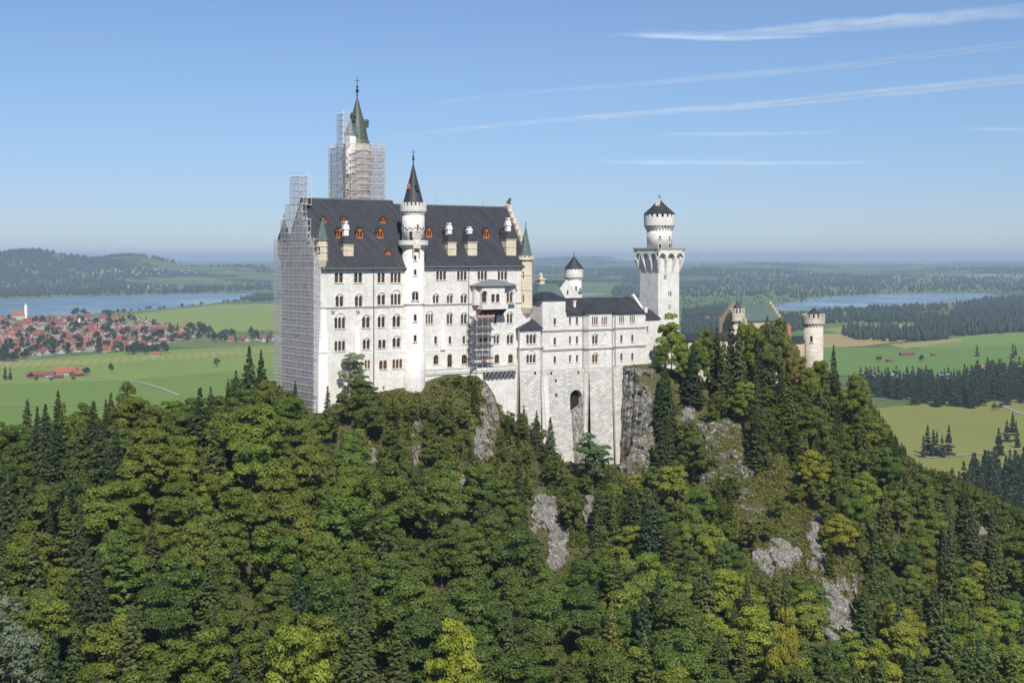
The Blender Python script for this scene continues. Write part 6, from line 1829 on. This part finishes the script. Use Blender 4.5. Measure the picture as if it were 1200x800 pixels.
for poly, place, n in VILL:
    k = t = 0
    us, vs = [p[0] for p in poly], [p[1] for p in poly]
    while k < n and t < 6000:
        t += 1
        u, v = rs.uniform(min(us), max(us)), rs.uniform(min(vs), max(vs))
        if not inside(u, v, poly) or u < -15: continue
        x, y, z = pv(u, v)
        if fbm(x / 150, y / 330, 5, 3) < .43: continue
        if not free(x, y, 8.5): continue
        hg.append((x, y, 8.5)); k += 1
        nm, me = HM[rs.randrange(len(HM))]
        o = link('village_house', me, loc=(x, y, z + .3)); o.rotation_euler = (0, 0, rs.choice((0, math.pi / 2)) + .35 + rs.gauss(0, .25)); s = rs.uniform(.72, 1.1); o.scale = (s, s, s)
        tag(o, '%s roofed house %s' % ({'red': 'red', 'orange': 'orange', 'brown': 'brown', 'grey': 'grey'}[nm], place), 'house', 'village houses ' + place)
# the two churches and the farms
def church(u, v, sc, label, onion):
    x, y, z = pv(u, v); hg.append((x, y, 30))
    c = thing('church', (x, y, z), label, 'church')
    I = lambda a, b, zz: (x + sc * (a * .9 - b * .4), y + sc * (a * .4 + b * .9), z + sc * zz)
    b = MB(); b.fbox(I, -13, 13, -6, 6, -1, 11); b.prism([I(-13, -6, 11), I(-13, 6, 11), I(-13, 0, 18)], [I(13, -6, 11), I(13, 6, 11), I(13, 0, 18)]); b.build('nave', M['house_wall'], c)
    b = MB()
    for s in (-1, 1):
        P = [(0, 18.5), (s * 7.2, 10), (s * 7.2, 9.6), (0, 18.1)]
        b.prism([I(-13.6, yy, zz) for yy, zz in P], [I(13.6, yy, zz) for yy, zz in P])
    b.build('roof', M['roof_orange'], c)
    b = MB(); b.fbox(I, 13.02, 19, -3, 3, -1, 27); tw = b.build('steeple', M['white'], c)
    b = MB(); p = I(16, 0, 27); b.lathe(p[:2], [(3.6 * sc, p[2]), (3.2 * sc, p[2] + 2 * sc), (1.4 * sc, p[2] + 4.5 * sc), (.9 * sc, p[2] + 6 * sc), (.05, p[2] + 10 * sc)], 12); b.build('spire', M['white'] if onion else M['roof_brown'], tw)
church(21, 374.5, 1.5, 'church with a white steeple standing out above the lake shore', True)
church(87, 383, .9, 'small church with a white tower in the middle of the village roofs', False)
def farm(u, v, L, W, h, rise, roof, rz, label, wm='timber'):
    x, y, z = pv(u, v)
    o = link('farm_building', house_mesh(L, W, h, rise, M[roof], M[wm], 3), loc=(x, y, z + .3)); o.rotation_euler = (0, 0, rz)
    hg.append((x, y, L * .6))
    return tag(o, label, 'barn')
farm(48, 442, 44, 17, 5, 4.5, 'roof_red', .12, 'long low red roofed barn, left building of the meadow farm')
farm(78, 439.5, 34, 22, 6, 7.5, 'roof_orange', .05, 'large orange hipped barn, tallest building of the meadow farm', 'house_wall')
farm(90, 441, 20, 15, 5, 5, 'roof_orange', 1.2, 'short orange roofed barn at the right end of the meadow farm')
farm(66, 443.5, 22, 11, 4, 3, 'roof_brown', .3, 'brown roofed shed between the barns of the meadow farm')
farm(56, 445, 12, 8, 4, 2.5, 'roof_grey', .9, 'little pale shed in front of the meadow farm', 'house_wall')
farm(182, 417.5, 22, 14, 4.5, 3.5, 'roof_orange', .1, 'single barn out on the meadow below the village', 'house_wall')
farm(1063, 416.5, 30, 10, 4, 3, 'roof_brown', .1, 'long red hay barn in the field right of the gatehouse')
farm(1042, 424.5, 10, 8, 3.5, 2.5, 'roof_brown', .2, 'small brown hut left of the long hay barn')
farm(1094, 417, 9, 7, 3, 2, 'roof_red', .2, 'tiny hut right of the long hay barn')
farm(1021, 387, 20, 12, 4, 3, 'roof_grey', .2, 'small pale barn beside the field track', 'house_wall')
farm(1022, 441, 13, 10, 5, 3, 'roof_grey', .4, 'white house at the left end of the wood edge', 'house_wall')
farm(1047, 443, 17, 12, 5, 3, 'roof_grey', .2, 'larger white house among the trees of the wood edge', 'house_wall')
farm(1062, 443, 12, 10, 5, 3, 'roof_grey', .6, 'small white house right of the larger white house', 'house_wall')
farm(1106, 444, 19, 12, 5, 3.4, 'roof_grey', .15, 'bright flat white house in front of the right wood', 'house_wall')
farm(1153, 434, 16, 11, 5, 3.5, 'roof_orange', .3, 'orange roofed house behind the right wood edge', 'house_wall')
for i, (u, v) in enumerate([(828, 376), (838, 377), (815, 378), (846, 375)]):
    x, y, z = pv(u, v)
    o = link('village_house', HM[(i * 2) % 6][1], loc=(x, y, z + .3)); o.rotation_euler = (0, 0, .3 + i); o.scale = (1.5, 1.5, 1.4)
    tag(o, '%s house of the hamlet just right of the square tower' % ['leftmost but one', 'third', 'leftmost', 'rightmost'][i], 'house', 'hamlet houses right of the square tower')

def vtree(knd, u, v, H, col, label, cat, group=None, name=None, lift=0.0):
    x, y, z = pv(u, v)
    h = KINDS[knd][0][2]
    plant_tree(name or {'far_spruce': 'spruce_tree', 'far_broad': 'broadleaf_tree'}[knd], knd, x, y, z, H / h, col, label, cat, group, rs=rs, sx=rs.uniform(.85, 1.2))
VB = [(.026, .05, .016), (.032, .058, .018), (.042, .068, .02)]
VS = [(.028, .048, .018), (.032, .054, .02), (.038, .058, .021)]
vtree('far_broad', 130, 436, 15, VB[0], 'lone round tree standing on the meadow before the village', 'broadleaf tree')
vtree('far_broad', 254, 430, 17, VB[0], 'lone round tree on the meadow nearest to the castle', 'broadleaf tree')
for u in (6, 12): vtree('far_spruce', u, 445, 22, VS[0], 'dark spruce of the pair on the meadow at the left edge', 'spruce', 'pair of spruces on the left meadow')
for u, v, H in ((36, 444, 12), (102, 440, 14), (98, 438, 11), (60, 447, 9), (42, 447, 9), (86, 446, 8)): vtree('far_broad', u, v, H, VB[0], 'small dark tree beside the meadow farm', 'broadleaf tree', 'trees round the meadow farm')
k = 0
while k < 190:                        # trees among the houses
    u = rs.uniform(-15, 318); v = rs.uniform(373, 421)
    ok = any(inside(u, v, p[0]) for p in VILL)
    if not ok: continue
    x, y, z = pv(u, v)
    if not free(x, y, 4): continue
    if fbm(x / 150, y / 330, 5, 3) > .52 and rs.random() < .6: continue
    hg.append((x, y, 5)); k += 1
    vtree('far_broad' if rs.random() < .75 else 'far_spruce', u, v, rs.uniform(15, 27), rs.choice(VB), 'dark tree growing among the red roofed village houses', 'village tree', 'trees among the village houses', 'village_tree')
for k in range(26): vtree('far_broad', rs.uniform(150, 200), rs.uniform(411, 415.5), rs.uniform(14, 24), rs.choice(VB), 'dark tree of the grove at the end of the village by the meadow', 'village tree', 'grove at the end of the village', 'village_tree')
for k in range(24): vtree('far_broad', rs.uniform(-10, 40) , rs.uniform(414, 425) , rs.uniform(14, 22), rs.choice(VB), 'dark tree lining the village road at the left edge', 'village tree', 'trees along the village road', 'village_tree')
for k in range(36):
    t = rs.random(); u = 85 + 240 * t; v = np.interp(u, [85, 120, 200, 290, 330], [369.5, 368.5, 361, 352.5, 351.5]) + rs.uniform(0, 1.0)
    vtree('far_broad', u, v, rs.uniform(12, 30 if u < 130 else 18), rs.choice(VB), 'dark tree on the near shore of the long lake', 'shore tree', 'trees on the near lake shore', 'shore_tree')
# right side: the wood edge and loose trees
k = 0
while k < 64:
    u = rs.uniform(1005, 1235); v = rs.uniform(462, 484)
    lo = np.interp(u, [1005, 1060, 1100, 1140, 1200, 1235], [462, 474, 480, 481, 472, 470]); hi = lo - 9
    if not hi < v < lo: continue
    k += 1
    vtree('far_spruce', u, v, rs.uniform(24, 38), rs.choice(VS), 'dark spruce of the wood edge between the two right meadows', 'spruce', 'spruces of the right wood edge')
for u, v, H in ((1145, 418, 27), (1187, 420, 30), (1118, 443, 16), (1129, 444, 15), (1080, 424, 14), (1030, 424, 14), (1172, 480, 9), (1165, 481, 10), (1190, 417, 24)):
    vtree('far_spruce' if H > 14 else 'far_broad', u, v, H, VS[0] if H > 14 else VB[1], 'single dark tree in the green fields on the right', 'tree', 'single trees in the right fields')
for u, v, H in ((1087, 533, 30), (1094, 535, 27), (1098, 534, 24), (1082, 536, 22), (1104, 536, 22), (1112, 534, 31)): vtree('far_spruce', u, v, H, VS[1], 'spruce of the small clump on the near right meadow', 'spruce', 'clump on the near right meadow')
k = 0
while k < 26:
    u = rs.uniform(1100, 1240); v = rs.uniform(555, 640)
    if v < np.interp(u, [1100, 1140, 1200, 1240], [600, 568, 556, 550]): continue
    k += 1
    vtree('far_spruce', u, v, rs.uniform(20, 30), rs.choice(VS), 'dark spruce of the wood at the lower right valley edge', 'spruce', 'spruces of the lower right valley wood')
for k in range(8): vtree('far_spruce', rs.uniform(1170, 1225), rs.uniform(508, 548), rs.uniform(18, 28), rs.choice(VS), 'dark spruce at the right edge beside the near meadow', 'spruce', 'spruces at the right edge of the meadow')

# far woods: countless trees reading as one mass each
def dense_wood(name, poly, n, H, col, label):
    us, vs = [p[0] for p in poly], [p[1] for p in poly]
    rg = np.random.default_rng(sum(map(ord, label))); Vs, Qs, Ts, off = [], [], [], 0
    src = [spruce_crown(500 + i, h=24, r=4.4, whorls=11, leaf=2.1, thin=.6) for i in range(4)]
    k = 0
    while k < n:
        y = rg.uniform(pv(0, max(vs))[1], pv(0, min(vs))[1]); v = VH + FPX * 200 / y; u = rg.uniform(min(us), max(us))
        if not inside(u, v, poly): continue
        V, Q, T = src[k % 4]; k += 1
        s = H / 24 * rg.uniform(.65, 1.2); a = rg.uniform(0, 6.28); c, s_ = math.cos(a), math.sin(a); w = s * rg.uniform(.9, 1.4)
        Vs.append(np.stack([(V[:, 0] * c - V[:, 1] * s_) * w + (u - 600) / FPX * y, (V[:, 0] * s_ + V[:, 1] * c) * w + y, V[:, 2] * s + VZ], 1)); Qs.append(Q + off); off += len(V); Ts.append(np.clip(T + rg.uniform(-.25, .25), 0, 1))
    o = link(name, fast_mesh(name, np.concatenate(Vs), np.concatenate(Qs), [M['needle']], np.concatenate(Ts)))
    o.color = (*col, 1)
    tag(o, label, 'woods', kind='stuff')
def wood(name, poly, n, H, col, label, con=.7):
    us, vs = [p[0] for p in poly], [p[1] for p in poly]
    rg = np.random.default_rng(abs(hash(label)) % 9999 if False else sum(map(ord, label)))
    pts = []
    ymin, ymax = pv(0, max(vs))[1], pv(0, min(vs))[1]
    while len(pts) < n:
        y = rg.uniform(ymin, ymax); v = VH + FPX * 200 / y
        u = rg.uniform(min(us), max(us))
        if inside(u, v, poly): pts.append(((u - 600) / FPX * y, y))
    woods_at(name, np.array(pts), H, col, label, con, rg)
def woods_at(name, pts, H, col, label, con, rg):
    n = len(pts)
    zb_ = relief(pts[:, 0], pts[:, 1])
    h = H * rg.uniform(.65, 1.25, n); r = h * rg.uniform(.2, .34, n)
    K = 6
    V, T = [], []
    prof = [(.0, .75), (.22, 1.0), (.55, .7), (.85, .3), (1.0, .03)]
    ang = rg.uniform(0, 6.28, n)
    rings = []
    for t_, k_ in prof:
        rr = np.where(rg.random(n) < con, k_ if True else 0, min(1, (1 - t_ ** 2.5)) * (.6 + .4 * min(1, t_ * 4))) * r
        for i in range(K):
            jit = rg.uniform(.75, 1.25, n)
            rings.append(np.stack([pts[:, 0] + rr * jit * np.cos(ang + 6.283 * i / K), pts[:, 1] + rr * jit * np.sin(ang + 6.283 * i / K), zb_ + h * t_ + (rg.uniform(-.05, .05, n) * h if 0 < t_ < 1 else 0)], 1))
    V = np.stack(rings, 1)                       # n, 5*K, 3
    q = []
    for a in range(len(prof) - 1):
        for i in range(K): q.append((a * K + i, a * K + (i + 1) % K, (a + 1) * K + (i + 1) % K, (a + 1) * K + i))
    q = np.array(q); nv = K * len(prof)
    Q = (q[None] + (np.arange(n) * nv)[:, None, None]).reshape(-1, 4)
    o = link(name, fast_mesh(name, V.reshape(-1, 3), Q, [M['needle']], np.repeat(rg.uniform(0, 1, n), len(q))))
    o.color = (*col, 1)
    tag(o, label, 'woods', kind='stuff')
DW = (.017, .034, .014)
dense_wood('far_woods', [(1008,452),(1060,453),(1115,455),(1140,446),(1165,440),(1240,436),(1240,466),(1200,466),(1140,474),(1060,468),(1008,458)], 330, 31, (.034, .055, .02), 'dense wood between the two right meadows')
dense_wood('far_woods', [(1105,600),(1140,566),(1200,555),(1260,548),(1260,640),(1110,640)], 420, 27, (.034, .055, .02), 'dark valley wood behind the lower right slope')
wood('far_woods', [(985,391),(1000,386),(1030,385),(1060,388),(1112,389),(1110,399),(1040,401),(1000,398)], 260, 22, DW, 'oblong dark wood in the middle of the right fields')
wood('far_woods', [(1068,393),(1072,385),(1130,379),(1260,372),(1260,386),(1130,394)], 700, 24, DW, 'long dark wood belt at the right edge above the fields')
wood('far_woods', [(1110,377),(1120,362),(1150,353),(1200,349),(1260,348),(1260,372),(1160,376)], 1100, 25, DW, 'big dark forest beside the right end of the lake')
wood('far_woods', [(960,373),(1000,368),(1040,369),(1100,370),(1120,373),(1090,379),(1000,378),(960,380)], 330, 20, DW, 'broken row of dark trees below the right lake')
wood('far_woods', [(955,366),(1000,362),(1110,359),(1110,364),(1000,368),(955,372)], 300, 19, DW, 'thin line of trees along the near shore of the right lake')
wood('far_woods', [(800,392),(800,380),(860,376),(880,372),(960,372),(960,385),(900,392),(860,400),(805,402)], 900, 22, DW, 'dark woods on the plain behind the gatehouse')
wood('far_woods', [(800,366),(850,360),(905,364),(890,372),(830,374),(800,374)], 420, 22, DW, 'belt of wood left of the right lake')
wood('far_woods', [(790,338),(850,333),(900,335),(960,330),(1050,333),(1210,331),(1210,343),(1130,341.5),(1040,343),(940,350),(900,346),(800,350)], 1300, 24, DW, 'wide dark forest on the far shore of the right lake')
wood('far_woods', [(640,329),(660,325.5),(735,325),(745,330),(760,334),(760,340),(728,334),(740,328),(700,325.8),(660,326.8)], 500, 24, DW, 'dark wood round the small lake behind the castle')
wood('far_woods', [(716,344),(722,338),(760,340),(760,350),(720,348)], 200, 22, DW, 'scrubby wood on the shore left of the square tower')
wood('far_woods', [(-60,340),(0,336),(60,332),(100,331),(140,335),(180,339),(240,339),(318,337),(318,341),(230,343.2),(120,345.5),(60,347),(-60,351)], 1700, 24, DW, 'dark forest strip along the far shore of the long lake')
wood('far_woods', [(282,351),(300,347),(330,346),(330,352),(290,354)], 160, 22, DW, 'dark wood on the near lake shore beside the scaffolded gable')
rg = np.random.default_rng(5)
pts = []
while len(pts) < 6500:                # woods over the hills beyond
    y = rg.uniform(8600, 24000); u = rg.uniform(-60, 1260); x = (u - 600) / FPX * y
    if fbm(x / 1150, y / 1500, 33, 4) + .12 * (float(relief(np.array([x]), np.array([y]))[0]) > -10) > (.57 if u > 330 else .66): pts.append((x, y))
woods_at('far_woods', np.array(pts), 27, DW, 'scattered forests over the hills along the horizon', .7, rg)
pts = []
while len(pts) < 2600:                # forest caps of the hills beyond the lake
    cu, cY, su, sy = [(28, 10500, 42, 900), (-40, 10300, 45, 900), (152, 11200, 46, 900), (95, 11300, 50, 700), (270, 11800, 50, 700)][rg.integers(5)]
    y = cY + rg.normal() * sy - 250; u = cu + rg.normal() * su * .75; x = (u - 600) / FPX * y
    if y > 8800 and fbm(x / 420, y / 700, 51, 3) > .46: pts.append((x, y))
woods_at('far_woods', np.array(pts), 28, DW, 'forest caps on the hills beyond the long lake', .6, rg)
# hedges and single far trees, far villages
pts = []
while len(pts) < 700:
    y = rg.uniform(2600, 9000); u = rg.choice([rg.uniform(-30, 330), rg.uniform(780, 1240)])
    v = VH + FPX * 200 / y
    if u < 330 and not 330 < v < 349: continue
    if u > 330 and v > 360: continue
    if any(inside(u, v, L_) for L_ in LAKES.values()): continue
    pts.append(((u - 600) / FPX * y, y))
woods_at('far_hedges', np.array(pts), 15, DW, 'hedges and loose field trees dotted over the plain', .3, rg)
def far_village(name, poly, n, label, near_=False):
    us, vs = [p[0] for p in poly], [p[1] for p in poly]; b = MB(); k = 0
    while k < n:
        u, v = rs.uniform(min(us), max(us)), rs.uniform(min(vs), max(vs))
        if not inside(u, v, poly): continue
        if near_ and not free(*pv(u, v)[:2], 5): continue
        ys = np.geomspace(1500 if near_ else 5000, 40000, 900); k_ = np.nonzero(relief((u - 600) / FPX * ys, ys) >= -(v - VH) / FPX * ys)[0]
        y = ys[k_[0]] if len(k_) else 12000.0
        z = float(relief(np.array([(u - 600) / FPX * y]), np.array([y]))[0])
        x = (u - 600) / FPX * y
        k += 1; L, W, h = rs.uniform(13, 26), rs.uniform(10, 15), rs.uniform(3, 4.5) if near_ else rs.uniform(5, 8); rz = rs.uniform(0, 3.14)
        I = lambda a, c, zz: (x + a * math.cos(rz) - c * math.sin(rz), y + a * math.sin(rz) + c * math.cos(rz), z + zz)
        b.fbox(I, -L / 2, L / 2, -W / 2, W / 2, -3, h, 0)
        m_ = rs.choice((1, 1, 2, 3))
        b.prism([I(-L / 2 - .7, -W / 2 - .7, h), I(-L / 2 - .7, W / 2 + .7, h), I(-L / 2 - .7, 0, h + 5)], [I(L / 2 + .7, -W / 2 - .7, h), I(L / 2 + .7, W / 2 + .7, h), I(L / 2 + .7, 0, h + 5)], m_)
    tag(b.build(name, [M['house_wall'], M['roof_red'], M['roof_orange'], M['roof_grey']]), label, 'far village', kind='stuff')
far_village('village_roofs', [(-10,374),(60,372),(135,372),(175,374),(215,387),(212,394),(196,404),(150,411),(90,413),(20,417),(-10,424)], 330, 'small red and orange roofs packed between the larger village houses', True)
far_village('far_village', [(-10,333),(30,328),(80,327),(85,332),(40,336),(-10,338)], 110, 'faint red roofs of the village across the long lake')
far_village('far_village', [(145,336),(190,335),(240,337),(240,341),(150,340)], 45, 'faint hamlet on the far shore of the long lake')
far_village('far_village', [(80,316),(200,314),(235,320),(150,323),(85,320)], 60, 'scattered white farms on the slope beyond the long lake')
far_village('far_village', [(1130,322),(1210,321),(1210,327),(1135,326)], 110, 'faint town on the plain at the right horizon')
far_village('far_village', [(820,322),(960,320),(1120,322),(1120,328),(900,331)], 60, 'faint farms scattered over the right plain')

# ------------------------------------------------------------------ haze, and the condensation trails high above it
def volume_mat(name, col, dens, an):
    m = bpy.data.materials.new(name); m.use_nodes = True
    t = m.node_tree; t.nodes.clear()
    out = t.nodes.new('ShaderNodeOutputMaterial'); p = t.nodes.new('ShaderNodeVolumePrincipled')
    p.inputs['Color'].default_value = (*col, 1); p.inputs['Density'].default_value = dens; p.inputs['Anisotropy'].default_value = an
    t.links.new(p.outputs[0], out.inputs['Volume'])
    return m
HT, HB = 130.0, -212.0
hzz = float(VZZ.max()) + 12
HT = max(HT, hzz)
I = lambda x, y, z: (x, y, z)
bm = MB(); bm.fbox(I, -47000, 47000, -3000, 69000, HB, HT)
hz = bm.build('haze', volume_mat('thin_blue_haze', (.62, .76, 1.0), 5.4e-5, .1))
tag(hz, kind='stuff')

def vapour(a):                        # thin ice cloud: white, mostly clear, thinning towards its edges and in wisps
    m = bpy.data.materials.new('thin_vapour'); m.use_nodes = True
    t = m.node_tree; t.nodes.clear(); g = N(t)
    pos = g('ShaderNodeNewGeometry').outputs['Position']
    n = g.noise(g('ShaderNodeMapping', {'Vector': pos, 'Scale': (.0006, .0009, .004)}).outputs[0], 1.0, 6, .65)
    ed = g('ShaderNodeMapRange', {0: g('ShaderNodeAttribute', attribute_name='across').outputs['Fac'], 1: .0, 2: 1.0, 3: 1.0, 4: 0.0}).outputs[0]
    al = g.math('MULTIPLY', g.math('MULTIPLY', ed, a), g('ShaderNodeMapRange', {0: n, 1: .32, 2: .68, 3: .15, 4: 1.3}).outputs[0])
    w = (.95, .95, .97, 1)
    sh = g('ShaderNodeMixShader', {0: .15, 1: g('ShaderNodeBsdfDiffuse', {0: w}).outputs[0], 2: g('ShaderNodeBsdfTranslucent', {0: w}).outputs[0]})
    mx = g('ShaderNodeMixShader', {0: al, 1: g('ShaderNodeBsdfTransparent').outputs[0], 2: sh.outputs[0]})
    t.links.new(mx.outputs[0], g('ShaderNodeOutputMaterial').inputs[0])
    return m
def trail(pts, zalt, dens, label, seed, lift=1.0):
    """a long lens-shaped streak of thin vapour; pts: (u, v, half width in the picture)"""
    P, Wd = [], []
    for u, v, w in pts:
        Y = FPX * zalt / (VH - v)
        P.append(np.array([(u - 600) / FPX * Y, Y, zalt])); Wd.append(1.3 * w / FPX * Y)
    n = 90; K = 24; rings = []
    cum = np.linspace(0, len(P) - 1, n)
    for i, s in enumerate(cum):
        k = min(int(s), len(P) - 2); t = s - k
        c = P[k] * (1 - t) + P[k + 1] * t; w = Wd[k] * (1 - t) + Wd[k + 1] * t
        tang = P[k + 1] - P[k]; tang /= np.linalg.norm(tang)
        w *= .82 + .36 * float(fbm(np.array(i * .35), np.array(seed * 7.1), seed, 3)); 
        if i in (0, n - 1): w *= .05
        c = c + np.array([0, 0, 1]) * w * .25 * (float(vnoise(np.array(i * .22), np.array(3.3), seed)) - .5)
        side = np.cross(tang, np.array([0, 0, 1.0])); side /= np.linalg.norm(side)
        rings.append([tuple(c + side * math.cos(6.283 * j / K) * w * 1.1 + np.array([0, 0, 1]) * math.sin(6.283 * j / K) * w) for j in range(K)])
    b = MB()
    vs = [p for r in rings for p in r]
    b.add(vs, [(i * K + j, i * K + (j + 1) % K, (i + 1) * K + (j + 1) % K, (i + 1) * K + j) for i in range(n - 1) for j in range(K)] + [tuple(range(K)), tuple((n - 1) * K + j for j in range(K))])
    wmean = float(np.mean(Wd))
    o = b.build('contrail', vapour(min(.9, dens * 1.35)))
    at = o.data.attributes.new('across', 'FLOAT', 'POINT'); at.data.foreach_set('value', [1 - (1 - abs(math.sin(6.283 * j / K))) ** 1.3 * min(1, 5 * i / n, 5 * (n - 1 - i) / n) for i in range(n) for j in range(K)])
    tag(o, label, 'contrail', 'vapour trails in the sky')
ZA = 3000.0
trail([(700,40,2.5),(850,46,2.5),(975,42,1.5)], ZA, .22, 'short lower branch of the topmost vapour trail', 1)
trail([(715,39,1.5),(850,42,5),(1000,29,7),(1120,20,7),(1500,-14,9)], ZA, .20, 'widest vapour trail, topmost in the sky at the right', 2)
trail([(470,124,1),(640,107,2),(800,94,3),(1000,76,3.5),(1500,12,4.5)], ZA, .12, 'thin faint vapour trail, second from the top', 3)
trail([(430,163,1),(560,149,2),(700,137,2.6),(900,122,3.5),(1050,107,4.5),(1500,64,6)], ZA, .28, 'brightest long vapour trail, crossing above the square tower', 4)
trail([(690,189,2),(780,190.5,3.5),(900,191,3),(1050,190,2)], ZA, .11, 'faint level streak just above the square tower', 5)
trail([(760,157,1.5),(860,157.5,3),(1000,155,1.5)], ZA, .08, 'short faint level streak between the long trail and the lower streak', 6)
trail([(1120,150,2),(1260,154,3)], ZA, .05, 'very faint streak at the right edge under the long trail', 7)
